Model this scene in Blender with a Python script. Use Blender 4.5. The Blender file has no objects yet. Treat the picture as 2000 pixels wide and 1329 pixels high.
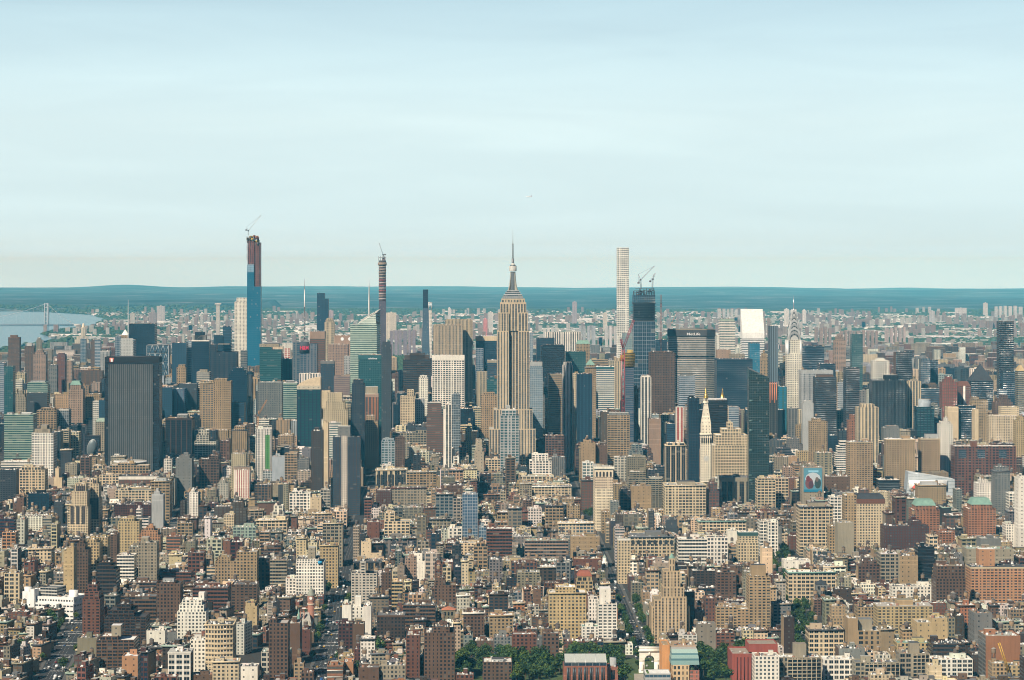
import bpy, math, random
import numpy as np
from mathutils import Vector, noise as mnoise
R = math.radians
sc = bpy.context.scene
COL = sc.collection

# ------------------------------------------------------------------ camera, sky, sun, exposure
F = 5050.0            # focal length in pixels of the 2000 px wide photograph
EYE = 515.0           # pixel row of the eye level
CAMZ = 376.0
cam = bpy.data.objects.new('camera', bpy.data.cameras.new('camera'))
COL.objects.link(cam)
cam.location = (0, 0, CAMZ)
cam.rotation_euler = (R(90), 0, 0)
cam.data.sensor_width = 36
cam.data.lens = F / 2000 * 36
cam.data.shift_y = -(664.5 - EYE) / 2000
cam.data.clip_start = 5
cam.data.clip_end = 300000
sc.camera = cam

SUN_EL, SUN_AZ = R(44), R(215)     # azimuth clockwise from the view direction (+Y)
sd = Vector((math.sin(SUN_AZ) * math.cos(SUN_EL), math.cos(SUN_AZ) * math.cos(SUN_EL), math.sin(SUN_EL)))
sun = bpy.data.objects.new('sun', bpy.data.lights.new('sun', 'SUN'))
COL.objects.link(sun)
sun.data.energy = 5.0
sun.data.angle = R(0.5)
sun.data.color = (1.0, 0.92, 0.77)
sun.rotation_euler = sd.to_track_quat('Z', 'Y').to_euler()

world = bpy.data.worlds.new('World')
sc.world = world
world.use_nodes = True
nt = world.node_tree
nt.nodes.clear()
def N(t, kind, **kw):
    n = t.nodes.new(kind)
    for k, v in kw.items():
        if k == 'inp':
            for kk, vv in v.items():
                n.inputs[kk].default_value = vv
        else:
            setattr(n, k, v)
    return n
out = N(nt, 'ShaderNodeOutputWorld')
bg = N(nt, 'ShaderNodeBackground', inp={'Strength': 0.05})
sky = N(nt, 'ShaderNodeTexSky', sky_type='NISHITA', sun_disc=False, sun_elevation=SUN_EL, sun_rotation=SUN_AZ,
        altitude=300, air_density=0.6, dust_density=0.3, ozone_density=2.0)
# thin streaks of high cirrus cloud laid over the sky
tc = N(nt, 'ShaderNodeTexCoord')
mp = N(nt, 'ShaderNodeMapping', inp={'Scale': (3.0, 3.0, 26.0), 'Rotation': (0.0, R(1.2), 0.0)})
nz = N(nt, 'ShaderNodeTexNoise', inp={'Scale': 2.2, 'Detail': 6.0, 'Roughness': 0.52, 'Distortion': 0.5})
rp = N(nt, 'ShaderNodeValToRGB')
rp.color_ramp.elements[0].position = 0.40; rp.color_ramp.elements[0].color = (0, 0, 0, 1)
rp.color_ramp.elements[1].position = 0.72; rp.color_ramp.elements[1].color = (1, 1, 1, 1)
sep = N(nt, 'ShaderNodeSeparateXYZ')
hz = N(nt, 'ShaderNodeFloatCurve')      # the veil is thick at the horizon and thins out overhead
cv = hz.mapping.curves[0]
for i, p in enumerate(((0, .98), (.05, .88), (.10, .66), (.15, .2), (.30, .02), (1, .0))):
    if i in (0, 5): cv.points[0 if i == 0 else -1].location = p
    else: cv.points.new(*p)
hz.mapping.update()
ad = N(nt, 'ShaderNodeMath', operation='MULTIPLY', inp={1: 0.30})
ad.use_clamp = True
mix = N(nt, 'ShaderNodeMix', data_type='RGBA')
vc = N(nt, 'ShaderNodeValToRGB')
for i, (p, c) in enumerate(((0, (1.10, 1.84, 2.55)), (.0050, (1.14, 1.46, 1.54)), (.055, (1.36, 1.68, 1.70)), (.11, (1.24, 1.70, 1.82)))):
    e = vc.color_ramp.elements[i] if i < 2 else vc.color_ramp.elements.new(p)
    e.position = p; e.color = (*[v / 3 for v in c], 1)
vm = N(nt, 'ShaderNodeVectorMath', operation='SCALE', inp={'Scale': 32.4})
L = nt.links.new
L(tc.outputs['Generated'], mp.inputs['Vector']); L(mp.outputs[0], nz.inputs['Vector'])
L(nz.outputs['Fac'], rp.inputs[0]); L(tc.outputs['Generated'], sep.inputs[0])
L(sep.outputs['Z'], hz.inputs['Value']); L(sep.outputs['Z'], vc.inputs[0]); L(vc.outputs[0], vm.inputs[0]); L(vm.outputs[0], mix.inputs['B'])
cl = N(nt, 'ShaderNodeMath', operation='MULTIPLY_ADD', inp={1: .13, 2: .92})
# mask added to thin the veil in the unseen southern sky and deepen shade
nm = N(nt, 'ShaderNodeMapRange', interpolation_type='SMOOTHSTEP', inp={'From Min': .35, 'From Max': .88, 'To Min': .12, 'To Max': 1.0})
vl = N(nt, 'ShaderNodeMath', operation='MULTIPLY')
L(sep.outputs['Y'], nm.inputs['Value']); L(nm.outputs[0], vl.inputs[1])
L(rp.outputs[0], cl.inputs[0]); L(cl.outputs[0], vl.inputs[0]); L(vl.outputs[0], ad.inputs[0]); L(hz.outputs[0], ad.inputs[1])
L(ad.outputs[0], mix.inputs['Factor']); L(sky.outputs[0], mix.inputs['A'])
L(mix.outputs['Result'], bg.inputs['Color']); L(bg.outputs[0], out.inputs['Surface'])

sc.view_settings.view_transform = 'Standard'
sc.view_settings.look = 'None'
sc.view_settings.exposure = 0.17
sc.view_settings.gamma = 1.0
sc.cycles.max_bounces = 4
sc.cycles.diffuse_bounces = 1
sc.cycles.glossy_bounces = 2
sc.cycles.volume_bounces = 0
sc.cycles.use_denoising = True
sc.cycles.pixel_filter_type = 'BLACKMAN_HARRIS'
sc.cycles.filter_width = 1.05

RE2 = 2 * 7.3e6
def zg(d): return -d * d / RE2                       # the ground falls away with the earth's curve
def street(n): return 4570 + (n - 34) * 80.5
def wx(px, D): return (px - 1000) / F * D            # photograph column at a depth -> metres
def wz(py, D): return CAMZ + (EYE - py) / F * D      # photograph row at a depth -> height

# ------------------------------------------------------------------ colours
C = dict(
 tan=(.345, .25, .145), cream=(.58, .47, .31), white=(.74, .70, .61), pale=(.48, .45, .37), brown=(.130, .080, .054), dbrown=(.060, .042, .034),
 red=(.155, .070, .048), dred=(.085, .038, .032), orange=(.41, .225, .12), grey=(.175, .175, .165), lgrey=(.38, .39, .38), dgrey=(.048, .052, .060),
 black=(.010, .013, .018), conc=(.30, .26, .19), pink=(.32, .225, .165), yellow=(.46, .35, .19), lime=(.46, .375, .25),
 navy=(.012, .026, .045), green=(.05, .10, .09), copper=(.20, .33, .27), mint=(.29, .37, .30), bronze=(.07, .052, .042), blue=(.09, .17, .25), steel=(.34, .38, .41),
 teal=(.035, .11, .12), olive=(.22, .195, .135), terra=(.30, .14, .075), gold=(.80, .50, .12), silver=(.48, .50, .50), sky=(.30, .42, .50),
 roofd=(.07, .07, .072), roofl=(.40, .39, .35), roofw=(.74, .73, .69), rooft=(.24, .205, .155), roofg=(.16, .165, .17), roofr=(.30, .10, .06))
G = dict(k=(.016, .022, .03), b=(.03, .075, .12), t=(.018, .07, .08), g=(.06, .075, .085), s=(.16, .22, .26), n=(.012, .035, .06), w=(.10, .10, .09),
         q=(.045, .10, .17), r=(.34, .05, .04), e=(.05, .52, .08), c=(.015, .17, .30), p=(.10, .09, .12))
# style: bay m, floor m, window width share, window height share, how dark the spandrel between windows, share of blinds
ST = dict(
 pun=(3.6, 3.5, .50, .56, 0, .25), dns=(3.2, 3.4, .56, .56, 0, .25), lof=(4.9, 4.2, .74, .62, 0, .22), bnd=(7.0, 3.9, .97, .52, 0, .22),
 str=(3.2, 3.9, .50, .60, .75, .25), pir=(5.6, 3.9, .56, .62, .88, .2), gla=(3.6, 4.2, .82, .72, .4, .15), drk=(3.6, 4.2, .86, .70, .6, .03),
 grd=(5.5, 4.2, .68, .60, 0, .2), blk=(9, 9, .0, .0, 0, 0), apt=(4.2, 3.0, .62, .50, 0, .35), bal=(5.0, 3.0, .80, .55, 0, .25), sp2=(9.0, 3.9, .78, .7, .95, .1),
 rnd=(4.4, 4.4, .62, .60, 0, .05), pst=(2.6, 3.9, .55, .72, .55, .12), few=(7.5, 5.0, .16, .28, 0, .2), mul=(6.5, 4.6, .72, .55, .25, .2))

# ------------------------------------------------------------------ materials
def new_mat(name):
    m = bpy.data.materials.new(name); m.use_nodes = True
    m.node_tree.nodes.clear()
    return m, m.node_tree, (lambda kind, **kw: N(m.node_tree, kind, **kw)), m.node_tree.links.new
def M2(n_, t, op, a, b=None, c=None):
    n = n_('ShaderNodeMath', operation=op)
    for i, v in enumerate((a, b, c)):
        if v is None: continue
        if isinstance(v, (int, float)): n.inputs[i].default_value = v
        else: t.links.new(v, n.inputs[i])
    return n.outputs[0]

def facade_material():
    m, t, n, L = new_mat('facade')
    uv = n('ShaderNodeUVMap', uv_map='bays'); sp = n('ShaderNodeSeparateXYZ'); L(uv.outputs[0], sp.inputs[0])
    aw = n('ShaderNodeAttribute', attribute_name='wall'); ag = n('ShaderNodeAttribute', attribute_name='glass')
    af = n('ShaderNodeAttribute', attribute_name='frac'); fs = n('ShaderNodeSeparateXYZ'); L(af.outputs['Vector'], fs.inputs[0])
    U, V = sp.outputs['X'], sp.outputs['Y']
    m_ = lambda op, a, b=None, c=None: M2(n, t, op, a, b, c)
    fu, fv = m_('FRACT', U), m_('FRACT', V)
    du = m_('MULTIPLY', m_('ABSOLUTE', m_('SUBTRACT', fu, .5)), 2.0)
    dv = m_('MULTIPLY', m_('ABSOLUTE', m_('SUBTRACT', fv, .48)), 2.0)
    # some bays are narrower, some storeys have a plain course
    hb = n('ShaderNodeTexWhiteNoise', noise_dimensions='1D'); L(m_('FLOOR', U), hb.inputs['W'])
    hf_ = n('ShaderNodeTexWhiteNoise', noise_dimensions='1D'); L(m_('FLOOR', m_('ADD', V, 71.0)), hf_.inputs['W'])
    loose = m_('MULTIPLY', m_('LESS_THAN', fs.outputs['X'], .79), m_('LESS_THAN', hb.outputs[0], .2))
    wfx = m_('MULTIPLY', fs.outputs['X'], m_('SUBTRACT', 1.0, m_('MULTIPLY', loose, .45)))
    belt = m_('MULTIPLY', m_('LESS_THAN', hf_.outputs[0], .09), m_('GREATER_THAN', dv, .72))
    inu = m_('LESS_THAN', du, wfx); inv = m_('LESS_THAN', dv, fs.outputs['Y'])
    win = m_('MULTIPLY', inu, inv)
    spn = m_('MULTIPLY', m_('SUBTRACT', inu, win), fs.outputs['Z'])
    # a thin mullion down the middle of each window
    mul = m_('MULTIPLY', m_('LESS_THAN', m_('ABSOLUTE', m_('SUBTRACT', fu, .5)), .035), .35)
    cb = n('ShaderNodeCombineXYZ'); L(m_('FLOOR', U), cb.inputs[0]); L(m_('FLOOR', V), cb.inputs[1]); 
    geo = n('ShaderNodeNewGeometry'); 
    rs = n('ShaderNodeVectorMath', operation='SCALE', inp={'Scale': .0})
    wn = n('ShaderNodeTexWhiteNoise', noise_dimensions='3D'); L(cb.outputs[0], wn.inputs['Vector'])
    wsp = n('ShaderNodeSeparateColor'); L(wn.outputs['Color'], wsp.inputs[0])
    blind = m_('MULTIPLY', m_('LESS_THAN', wsp.outputs[0], ag.outputs['Alpha']), m_('MULTIPLY_ADD', wsp.outputs[1], .6, .1))
    gv = n('ShaderNodeMix', data_type='RGBA'); L(blind, gv.inputs['Factor']); L(ag.outputs['Color'], gv.inputs['A'])
    gl = n('ShaderNodeMix', data_type='RGBA', blend_type='MULTIPLY', inp={'Factor': 1.0})
    wv = n('ShaderNodeMix', data_type='RGBA', inp={'Factor': .45, 'B': (.42, .40, .34, 1)}); L(ag.outputs['Color'], wv.inputs['A'])
    L(wv.outputs['Result'], gv.inputs['B'])
    # wall: soot, weather streaks and repairs
    nz1 = n('ShaderNodeTexNoise', inp={'Scale': .035, 'Detail': 4.0, 'Roughness': .6}); L(geo.outputs['Position'], nz1.inputs['Vector'])
    mpp = n('ShaderNodeMapping', inp={'Scale': (.5, .5, .06)}); L(geo.outputs['Position'], mpp.inputs['Vector'])
    nz2 = n('ShaderNodeTexNoise', inp={'Scale': 1.0, 'Detail': 3.0}); L(mpp.outputs[0], nz2.inputs['Vector'])
    var = m_('MULTIPLY_ADD', nz1.outputs['Fac'], .6, m_('MULTIPLY_ADD', nz2.outputs['Fac'], .5, m_('MULTIPLY_ADD', belt, .3, .45)))
    wc = n('ShaderNodeVectorMath', operation='SCALE'); L(aw.outputs['Color'], wc.inputs[0]); L(var, wc.inputs['Scale'])
    # floor course: a slightly paler line at every sill
    c1 = n('ShaderNodeMix', data_type='RGBA'); L(spn, c1.inputs['Factor']); L(wc.outputs[0], c1.inputs['A']); L(ag.outputs['Color'], c1.inputs['B'])
    c2 = n('ShaderNodeMix', data_type='RGBA'); L(m_('MULTIPLY', win, m_('SUBTRACT', 1.0, mul)), c2.inputs['Factor']); L(c1.outputs['Result'], c2.inputs['A']); L(gv.outputs['Result'], c2.inputs['B'])
    b = n('ShaderNodeBsdfPrincipled'); o = n('ShaderNodeOutputMaterial')
    L(c2.outputs['Result'], b.inputs['Base Color'])
    rough = m_('MULTIPLY_ADD', win, -.68, .86); L(rough, b.inputs['Roughness'])
    # windows sit a little behind the wall and each pane leans its own way
    bp = n('ShaderNodeBump', inp={'Strength': .5, 'Distance': .35}); L(m_('SUBTRACT', 1.0, win), bp.inputs['Height'])
    tl = n('ShaderNodeVectorMath', operation='MULTIPLY_ADD'); L(wn.outputs['Color'], tl.inputs[0])
    tl.inputs[1].default_value = (.02, .02, .02)
    ctr = n('ShaderNodeVectorMath', operation='SUBTRACT'); ctr.inputs[1].default_value = (.01, .01, .01)
    L(bp.outputs[0], tl.inputs[2]); nl = n('ShaderNodeTexNoise', inp={'Scale': .035, 'Detail': 2.0}); L(geo.outputs['Position'], nl.inputs['Vector'])
    bow = n('ShaderNodeVectorMath', operation='MULTIPLY_ADD'); L(nl.outputs['Color'], bow.inputs[0]); L(tl.outputs[0], bow.inputs[2])
    bw = n('ShaderNodeCombineXYZ'); bq = m_('MULTIPLY', win, .16)
    for i in range(3): L(bq, bw.inputs[i])
    L(bw.outputs[0], bow.inputs[1]); bc = n('ShaderNodeVectorMath', operation='MULTIPLY_ADD'); L(bw.outputs[0], bc.inputs[0]); bc.inputs[1].default_value = (-.5, -.5, -.5); L(bow.outputs[0], bc.inputs[2])
    L(bc.outputs[0], ctr.inputs[0])
    nrm = n('ShaderNodeVectorMath', operation='NORMALIZE'); L(ctr.outputs[0], nrm.inputs[0]); L(nrm.outputs[0], b.inputs['Normal'])
    L(m_('MULTIPLY_ADD', win, m_('MULTIPLY_ADD', m_('GREATER_THAN', fs.outputs['X'], .79), .6, .12), .25), b.inputs['Specular IOR Level'])
    L(b.outputs[0], o.inputs[0])
    return m

def plain_material(name, rough=.85, metal=0.0, spec=.3, nscale=.25, namp=.5, bump=0):
    """Takes its colour from the mesh's own 'wall' attribute; mottled with noise."""
    m, t, n, L = new_mat(name)
    a = n('ShaderNodeAttribute', attribute_name='wall'); geo = n('ShaderNodeNewGeometry')
    z = n('ShaderNodeTexNoise', inp={'Scale': nscale, 'Detail': 5.0, 'Roughness': .65}); L(geo.outputs['Position'], z.inputs['Vector'])
    s = n('ShaderNodeVectorMath', operation='SCALE'); L(a.outputs['Color'], s.inputs[0])
    L(M2(n, t, 'MULTIPLY_ADD', z.outputs['Fac'], namp * 2, 1 - namp), s.inputs['Scale'])
    b = n('ShaderNodeBsdfPrincipled', inp={'Roughness': rough, 'Metallic': metal, 'Specular IOR Level': spec}); o = n('ShaderNodeOutputMaterial')
    L(s.outputs[0], b.inputs['Base Color'])
    if bump:
        bp = n('ShaderNodeBump', inp={'Strength': .6, 'Distance': bump}); L(z.outputs['Fac'], bp.inputs['Height']); L(bp.outputs[0], b.inputs['Normal'])
    L(b.outputs[0], o.inputs[0])
    return m
MAT = dict(facade=facade_material(), plain=plain_material('rooftop'), metal=plain_material('painted_metal', .5, .3, .5, 1.0, .25),
           shiny=plain_material('bright_metal', .28, .85, .5, .3, .15), gold=plain_material('gilding', .3, .9, .5, .3, .1),
           leaf=plain_material('leaves', .7, 0, .25, .9, .55), paint=plain_material('car_paint', .3, .1, .5, 2.0, .08), stone=plain_material('stone', .9, 0, .2, .4, .3, .3))

# ------------------------------------------------------------------ mesh builder
rnd = random.Random(7)
def jit(c, a=.10, rr=None):
    q = 1 + (rr or rnd).uniform(-a, a)
    return tuple(max(0, x * q * (1 + (rr or rnd).uniform(-a, a) * .3)) for x in c[:3])
class MB:
    def __init__(s):
        s.v = []; s.f = []; s.uv = []; s.w = []; s.g = []; s.fr = []; s.mi = []; s.mats = []
        s.T = (0, 0, 0, 1, 0)
    def at(s, x=0, y=0, z=0, rot=0):
        s.T = (x, y, z, math.cos(rot), math.sin(rot)); return s
    def P(s, x, y, z):
        a, b, c, cs, sn = s.T
        s.v.append((a + x * cs - y * sn, b + x * sn + y * cs, c + z)); return len(s.v) - 1
    def face(s, pts, wall, mat='plain', uv=None, glass=(0, 0, 0, 0), fr=(0, 0, 0)):
        ids = [s.P(*p) for p in pts]
        s.face_i(ids, wall, mat, uv, glass, fr)
    def face_i(s, ids, wall, mat='plain', uv=None, glass=(0, 0, 0, 0), fr=(0, 0, 0)):
        s.f.append(ids); s.uv.extend(uv or [(0, 0)] * len(ids))
        s.w.append((*wall[:3], 1)); s.g.append(glass); s.fr.append(fr)
        if mat not in s.mats: s.mats.append(mat)
        s.mi.append(s.mats.index(mat))
    def walls(s, poly, z0, z1, wall, st, gl, mat='facade', topband=0, opened=False, poly2=None):
        bay, flo, wf, hf, spn, vari = st
        k = rnd.randrange(400)
        if topband and z1 - topband > z0:
            s.walls(poly, z1 - topband, z1, wall, ST['blk'], gl, mat, opened=opened); z1 -= topband
        n = len(poly); nf = max(1, round((z1 - z0) / flo))
        p2 = poly2 or poly
        g = (*gl[:3], vari * min(1, sum(wall[:3]) / .75))
        for i in range(n - 1 if opened else n):
            a, b = poly[i], poly[(i + 1) % n]; a2, b2 = p2[i], p2[(i + 1) % n]
            ln = math.hypot(b[0] - a[0], b[1] - a[1])
            if ln < .01: continue
            nb = max(1, round(ln / bay)); u0 = k + i * 50
            s.face([(a[0], a[1], z0), (b[0], b[1], z0), (b2[0], b2[1], z1), (a2[0], a2[1], z1)], wall, mat,
                   [(u0, k), (u0 + nb, k), (u0 + nb, k + nf), (u0, k + nf)], g, (wf, hf, spn))
    def cap(s, poly, z, col, mat='plain'):
        s.face([(p[0], p[1], z) for p in poly], col, mat)
    def box(s, x0, y0, z0, x1, y1, z1, col, mat='plain', bottom=False):
        A = [s.P(x, y, z) for z in (z0, z1) for x, y in ((x0, y0), (x1, y0), (x1, y1), (x0, y1))]
        for q in ((0, 1, 5, 4), (1, 2, 6, 5), (2, 3, 7, 6), (3, 0, 4, 7), (4, 5, 6, 7)) + (((3, 2, 1, 0),) if bottom else ()):
            s.face_i([A[i] for i in q], col, mat)
    def cone(s, x, y, z0, z1, r0, r1, col, mat='plain', n=8, cap=True, ph=0):
        lo = [s.P(x + r0 * math.cos(ph + i * 2 * math.pi / n), y + r0 * math.sin(ph + i * 2 * math.pi / n), z0) for i in range(n)]
        if r1 < 1e-3:
            t = s.P(x, y, z1)
            for i in range(n): s.face_i([lo[i], lo[(i + 1) % n], t], col, mat)
            return
        hi = [s.P(x + r1 * math.cos(ph + i * 2 * math.pi / n), y + r1 * math.sin(ph + i * 2 * math.pi / n), z1) for i in range(n)]
        for i in range(n): s.face_i([lo[i], lo[(i + 1) % n], hi[(i + 1) % n], hi[i]], col, mat)
        if cap: s.face_i(hi, col, mat)
    def bar(s, p, q, t, col, mat='metal'):
        p, q = Vector(p), Vector(q); d = (q - p).normalized()
        u = d.cross(Vector((0, 0, 1)) if abs(d.z) < .9 else Vector((1, 0, 0))).normalized() * t / 2; w = d.cross(u).normalized() * t / 2
        A = [s.P(*(e + a * u + b * w)) for e in (p, q) for a, b in ((-1, -1), (1, -1), (1, 1), (-1, 1))]
        for k in ((0, 1, 5, 4), (1, 2, 6, 5), (2, 3, 7, 6), (3, 0, 4, 7), (4, 5, 6, 7), (3, 2, 1, 0)): s.face_i([A[i] for i in k], col, mat)
    def mesh(s, name):
        me = bpy.data.meshes.new(name)
        nv, nf = len(s.v), len(s.f)
        tot = np.array([len(f) for f in s.f], dtype=np.int32)
        li = np.concatenate([np.asarray(f, dtype=np.int32) for f in s.f])
        me.vertices.add(nv); me.loops.add(len(li)); me.polygons.add(nf)
        me.vertices.foreach_set('co', np.asarray(s.v, dtype=np.float32).ravel())
        me.loops.foreach_set('vertex_index', li)
        me.polygons.foreach_set('loop_start', np.concatenate([[0], np.cumsum(tot)[:-1]]).astype(np.int32))
        me.polygons.foreach_set('loop_total', tot)
        for k in s.mats: me.materials.append(MAT[k])
        me.polygons.foreach_set('material_index', np.asarray(s.mi, dtype=np.int32))
        ul = me.uv_layers.new(name='bays'); ul.data.foreach_set('uv', np.asarray(s.uv, dtype=np.float32).ravel())
        a = me.attributes.new('wall', 'FLOAT_COLOR', 'FACE'); a.data.foreach_set('color', np.asarray(s.w, dtype=np.float32).ravel())
        if 'facade' in s.mats:
            a = me.attributes.new('glass', 'FLOAT_COLOR', 'FACE'); a.data.foreach_set('color', np.asarray(s.g, dtype=np.float32).ravel())
            a = me.attributes.new('frac', 'FLOAT_VECTOR', 'FACE'); a.data.foreach_set('vector', np.asarray(s.fr, dtype=np.float32).ravel())
        me.update(calc_edges=True); me.validate()
        return me
    def obj(s, name, parent=None, label=None):
        if not s.f: return None
        o = bpy.data.objects.new(name, s.mesh(name)); COL.objects.link(o)
        if parent: o.parent = parent
        if label: o['label'] = label
        return o

def tag(o, label=None, cat=None, group=None, kind=None):
    for k, v in (('label', label), ('category', cat), ('group', group), ('kind', kind)):
        if v: o[k] = v
    return o
def thing(name, label, cat, loc, rot=0, group=None):
    o = bpy.data.objects.new(name, None); COL.objects.link(o); o.location = loc; o.rotation_euler = (0, 0, rot)
    o.empty_display_size = 5
    return tag(o, label, cat, group)
class Parts:
    """Hands out one mesh builder per part; .flush() turns them into children of the thing."""
    def __init__(s): s.d = []
    def __call__(s, name, new=False, under=None):
        if not new:
            for k, m, u in s.d:
                if k == name: return m
        m = MB(); s.d.append((name, m, under)); return m
    def flush(s, root):
        made = {}
        roof = None
        for k, m, u in sorted(s.d, key=lambda t: t[0] != 'roof'):
            o = m.obj(k, roof if roof and k in ('water_tank', 'bulkhead', 'roof_units', 'parapet') else root)
            if k == 'roof' and o: roof = o
            if k == 'roof_units' and o: o['kind'] = 'stuff'
class OneMesh:
    def __init__(s): s.m = MB()
    def __call__(s, name, new=False, under=None): return s.m
def rect(x0, y0, x1, y1): return [(x0, y0), (x1, y0), (x1, y1), (x0, y1)]

def water_tank(P, T, x, y, z, s=1.0, rr=rnd):
    m = P('water_tank', new=True).at(*T)
    c = rr.choice([(.17, .12, .08), (.10, .08, .07), (.26, .18, .11)])
    r = 2.0 * s; h = 3.6 * s; leg = rr.uniform(2.0, 4.0) * s
    for dx, dy in ((-1, -1), (1, -1), (1, 1), (-1, 1)):
        m.box(x + dx * r * .6 - .18, y + dy * r * .6 - .18, z, x + dx * r * .6 + .18, y + dy * r * .6 + .18, z + leg, (.07, .07, .07))
    m.cone(x, y, z + leg, z + leg + h, r, r * .96, c)
    m.cone(x, y, z + leg + h, z + leg + h + 1.3 * s, r * 1.08, 0, rr.choice([(.12, .11, .10), (.30, .27, .23)]))
def roof_things(P, T, x0, y0, x1, y1, z, wall, n_tank=0, clutter=1.0, rr=rnd, bulk=True):
    """bulkhead, tanks, air handlers and vents on a flat roof"""
    w, d = x1 - x0, y1 - y0
    if w < 3 or d < 3: return
    if bulk:
        bw, bd, bh = min(w * .5, rr.uniform(3.5, 8) if w < 28 else rr.uniform(8, 14)), min(d * .5, rr.uniform(4, 8)), rr.uniform(2.8, 5.5)
        bx, by = rr.uniform(x0 + .6, x1 - bw - .6), rr.uniform(y0 + d * .25, max(y0 + d * .25, y1 - bd - .6))
        m = P('bulkhead', new=True).at(*T)
        m.walls(rect(bx, by, bx + bw, by + bd), z, z + bh, jit(wall, .15, rr), ST['few'], G['k']); m.cap(rect(bx, by, bx + bw, by + bd), z + bh, rr.choice([C['roofd'], C['roofl'], C['roofg']]))
        if n_tank and rr.random() < .5:
            water_tank(P, T, bx + bw / 2, by + bd / 2, z + bh, rr.uniform(.85, 1.2), rr); n_tank -= 1
    for i in range(n_tank):
        water_tank(P, T, rr.uniform(x0 + 3, x1 - 3) if w > 7 else (x0 + x1) / 2, rr.uniform(y0 + 3, y1 - 3) if d > 7 else (y0 + y1) / 2, z, rr.uniform(.85, 1.25), rr)
    m = P('roof_units').at(*T)
    k = int(clutter * min(34, 3 + w * d / 34))
    for i in range(k):
        a, b, h = rr.uniform(.5, 2.6), rr.uniform(.5, 2.6), rr.uniform(.5, 2.2)
        x, y = rr.uniform(x0 + .4, max(x0 + .5, x1 - a - .4)), rr.uniform(y0 + .4, max(y0 + .5, y1 - b - .4))
        m.box(x, y, z, x + a, y + b, z + h, rr.choice([(.62, .62, .60), (.35, .35, .34), (.12, .12, .12), (.45, .40, .33), (.75, .74, .70), (.30, .17, .12)]))
def roofcol(rr=rnd): return jit(rr.choice([C['roofd'], C['roofd'], C['roofl'], C['roofg'], C['rooft'], C['roofw'], C['roofw'], C['roofl']]), .12, rr)
def block(P, T, x0, y0, x1, y1, z0, z1, wall, st, gl, roof, band=0, side=None, cornice=None, par=1.1):
    """one storeyed volume with a parapet round its sunk roof"""
    m = P('wall').at(*T)
    pl = rect(x0, y0, x1, y1)
    if side is None:
        m.walls(pl, z0, z1, wall, st, gl, topband=band)
    else:
        m.walls([pl[0], pl[1]], z0, z1, wall, st, gl, topband=band, opened=True)
        m.walls([pl[1], pl[2], pl[3], pl[0]], z0, z1, side[0], side[1], gl, opened=True)
    t = .45
    if x1 - x0 > 2.5 and y1 - y0 > 2.5 and par:
        o, i = pl, rect(x0 + t, y0 + t, x1 - t, y1 - t)
        pm = P('parapet').at(*T)
        for a in range(4):
            b = (a + 1) % 4
            pm.face([(*o[a], z1), (*o[b], z1), (*i[b], z1), (*i[a], z1)], jit(wall, .05))
            pm.face([(*i[a], z1), (*i[b], z1), (*i[b], z1 - par), (*i[a], z1 - par)], wall)
        P('roof').at(*T).cap(i, z1 - par, roof)
    else:
        P('roof').at(*T).cap(pl, z1, roof)
    if cornice:
        cm = P('cornice').at(*T); e = .9
        cm.box(x0 - e, y0 - e, z1 - 1.4, x1 + e, y0 - .003, z1 + .25, cornice, bottom=True)
        cm.box(x0 - e, y0 - .003, z1 - 1.4, x0 - .003, y1, z1 + .25, cornice, bottom=True)
        cm.box(x1 + .003, y0 - .003, z1 - 1.4, x1 + e, y1, z1 + .25, cornice, bottom=True)
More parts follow.
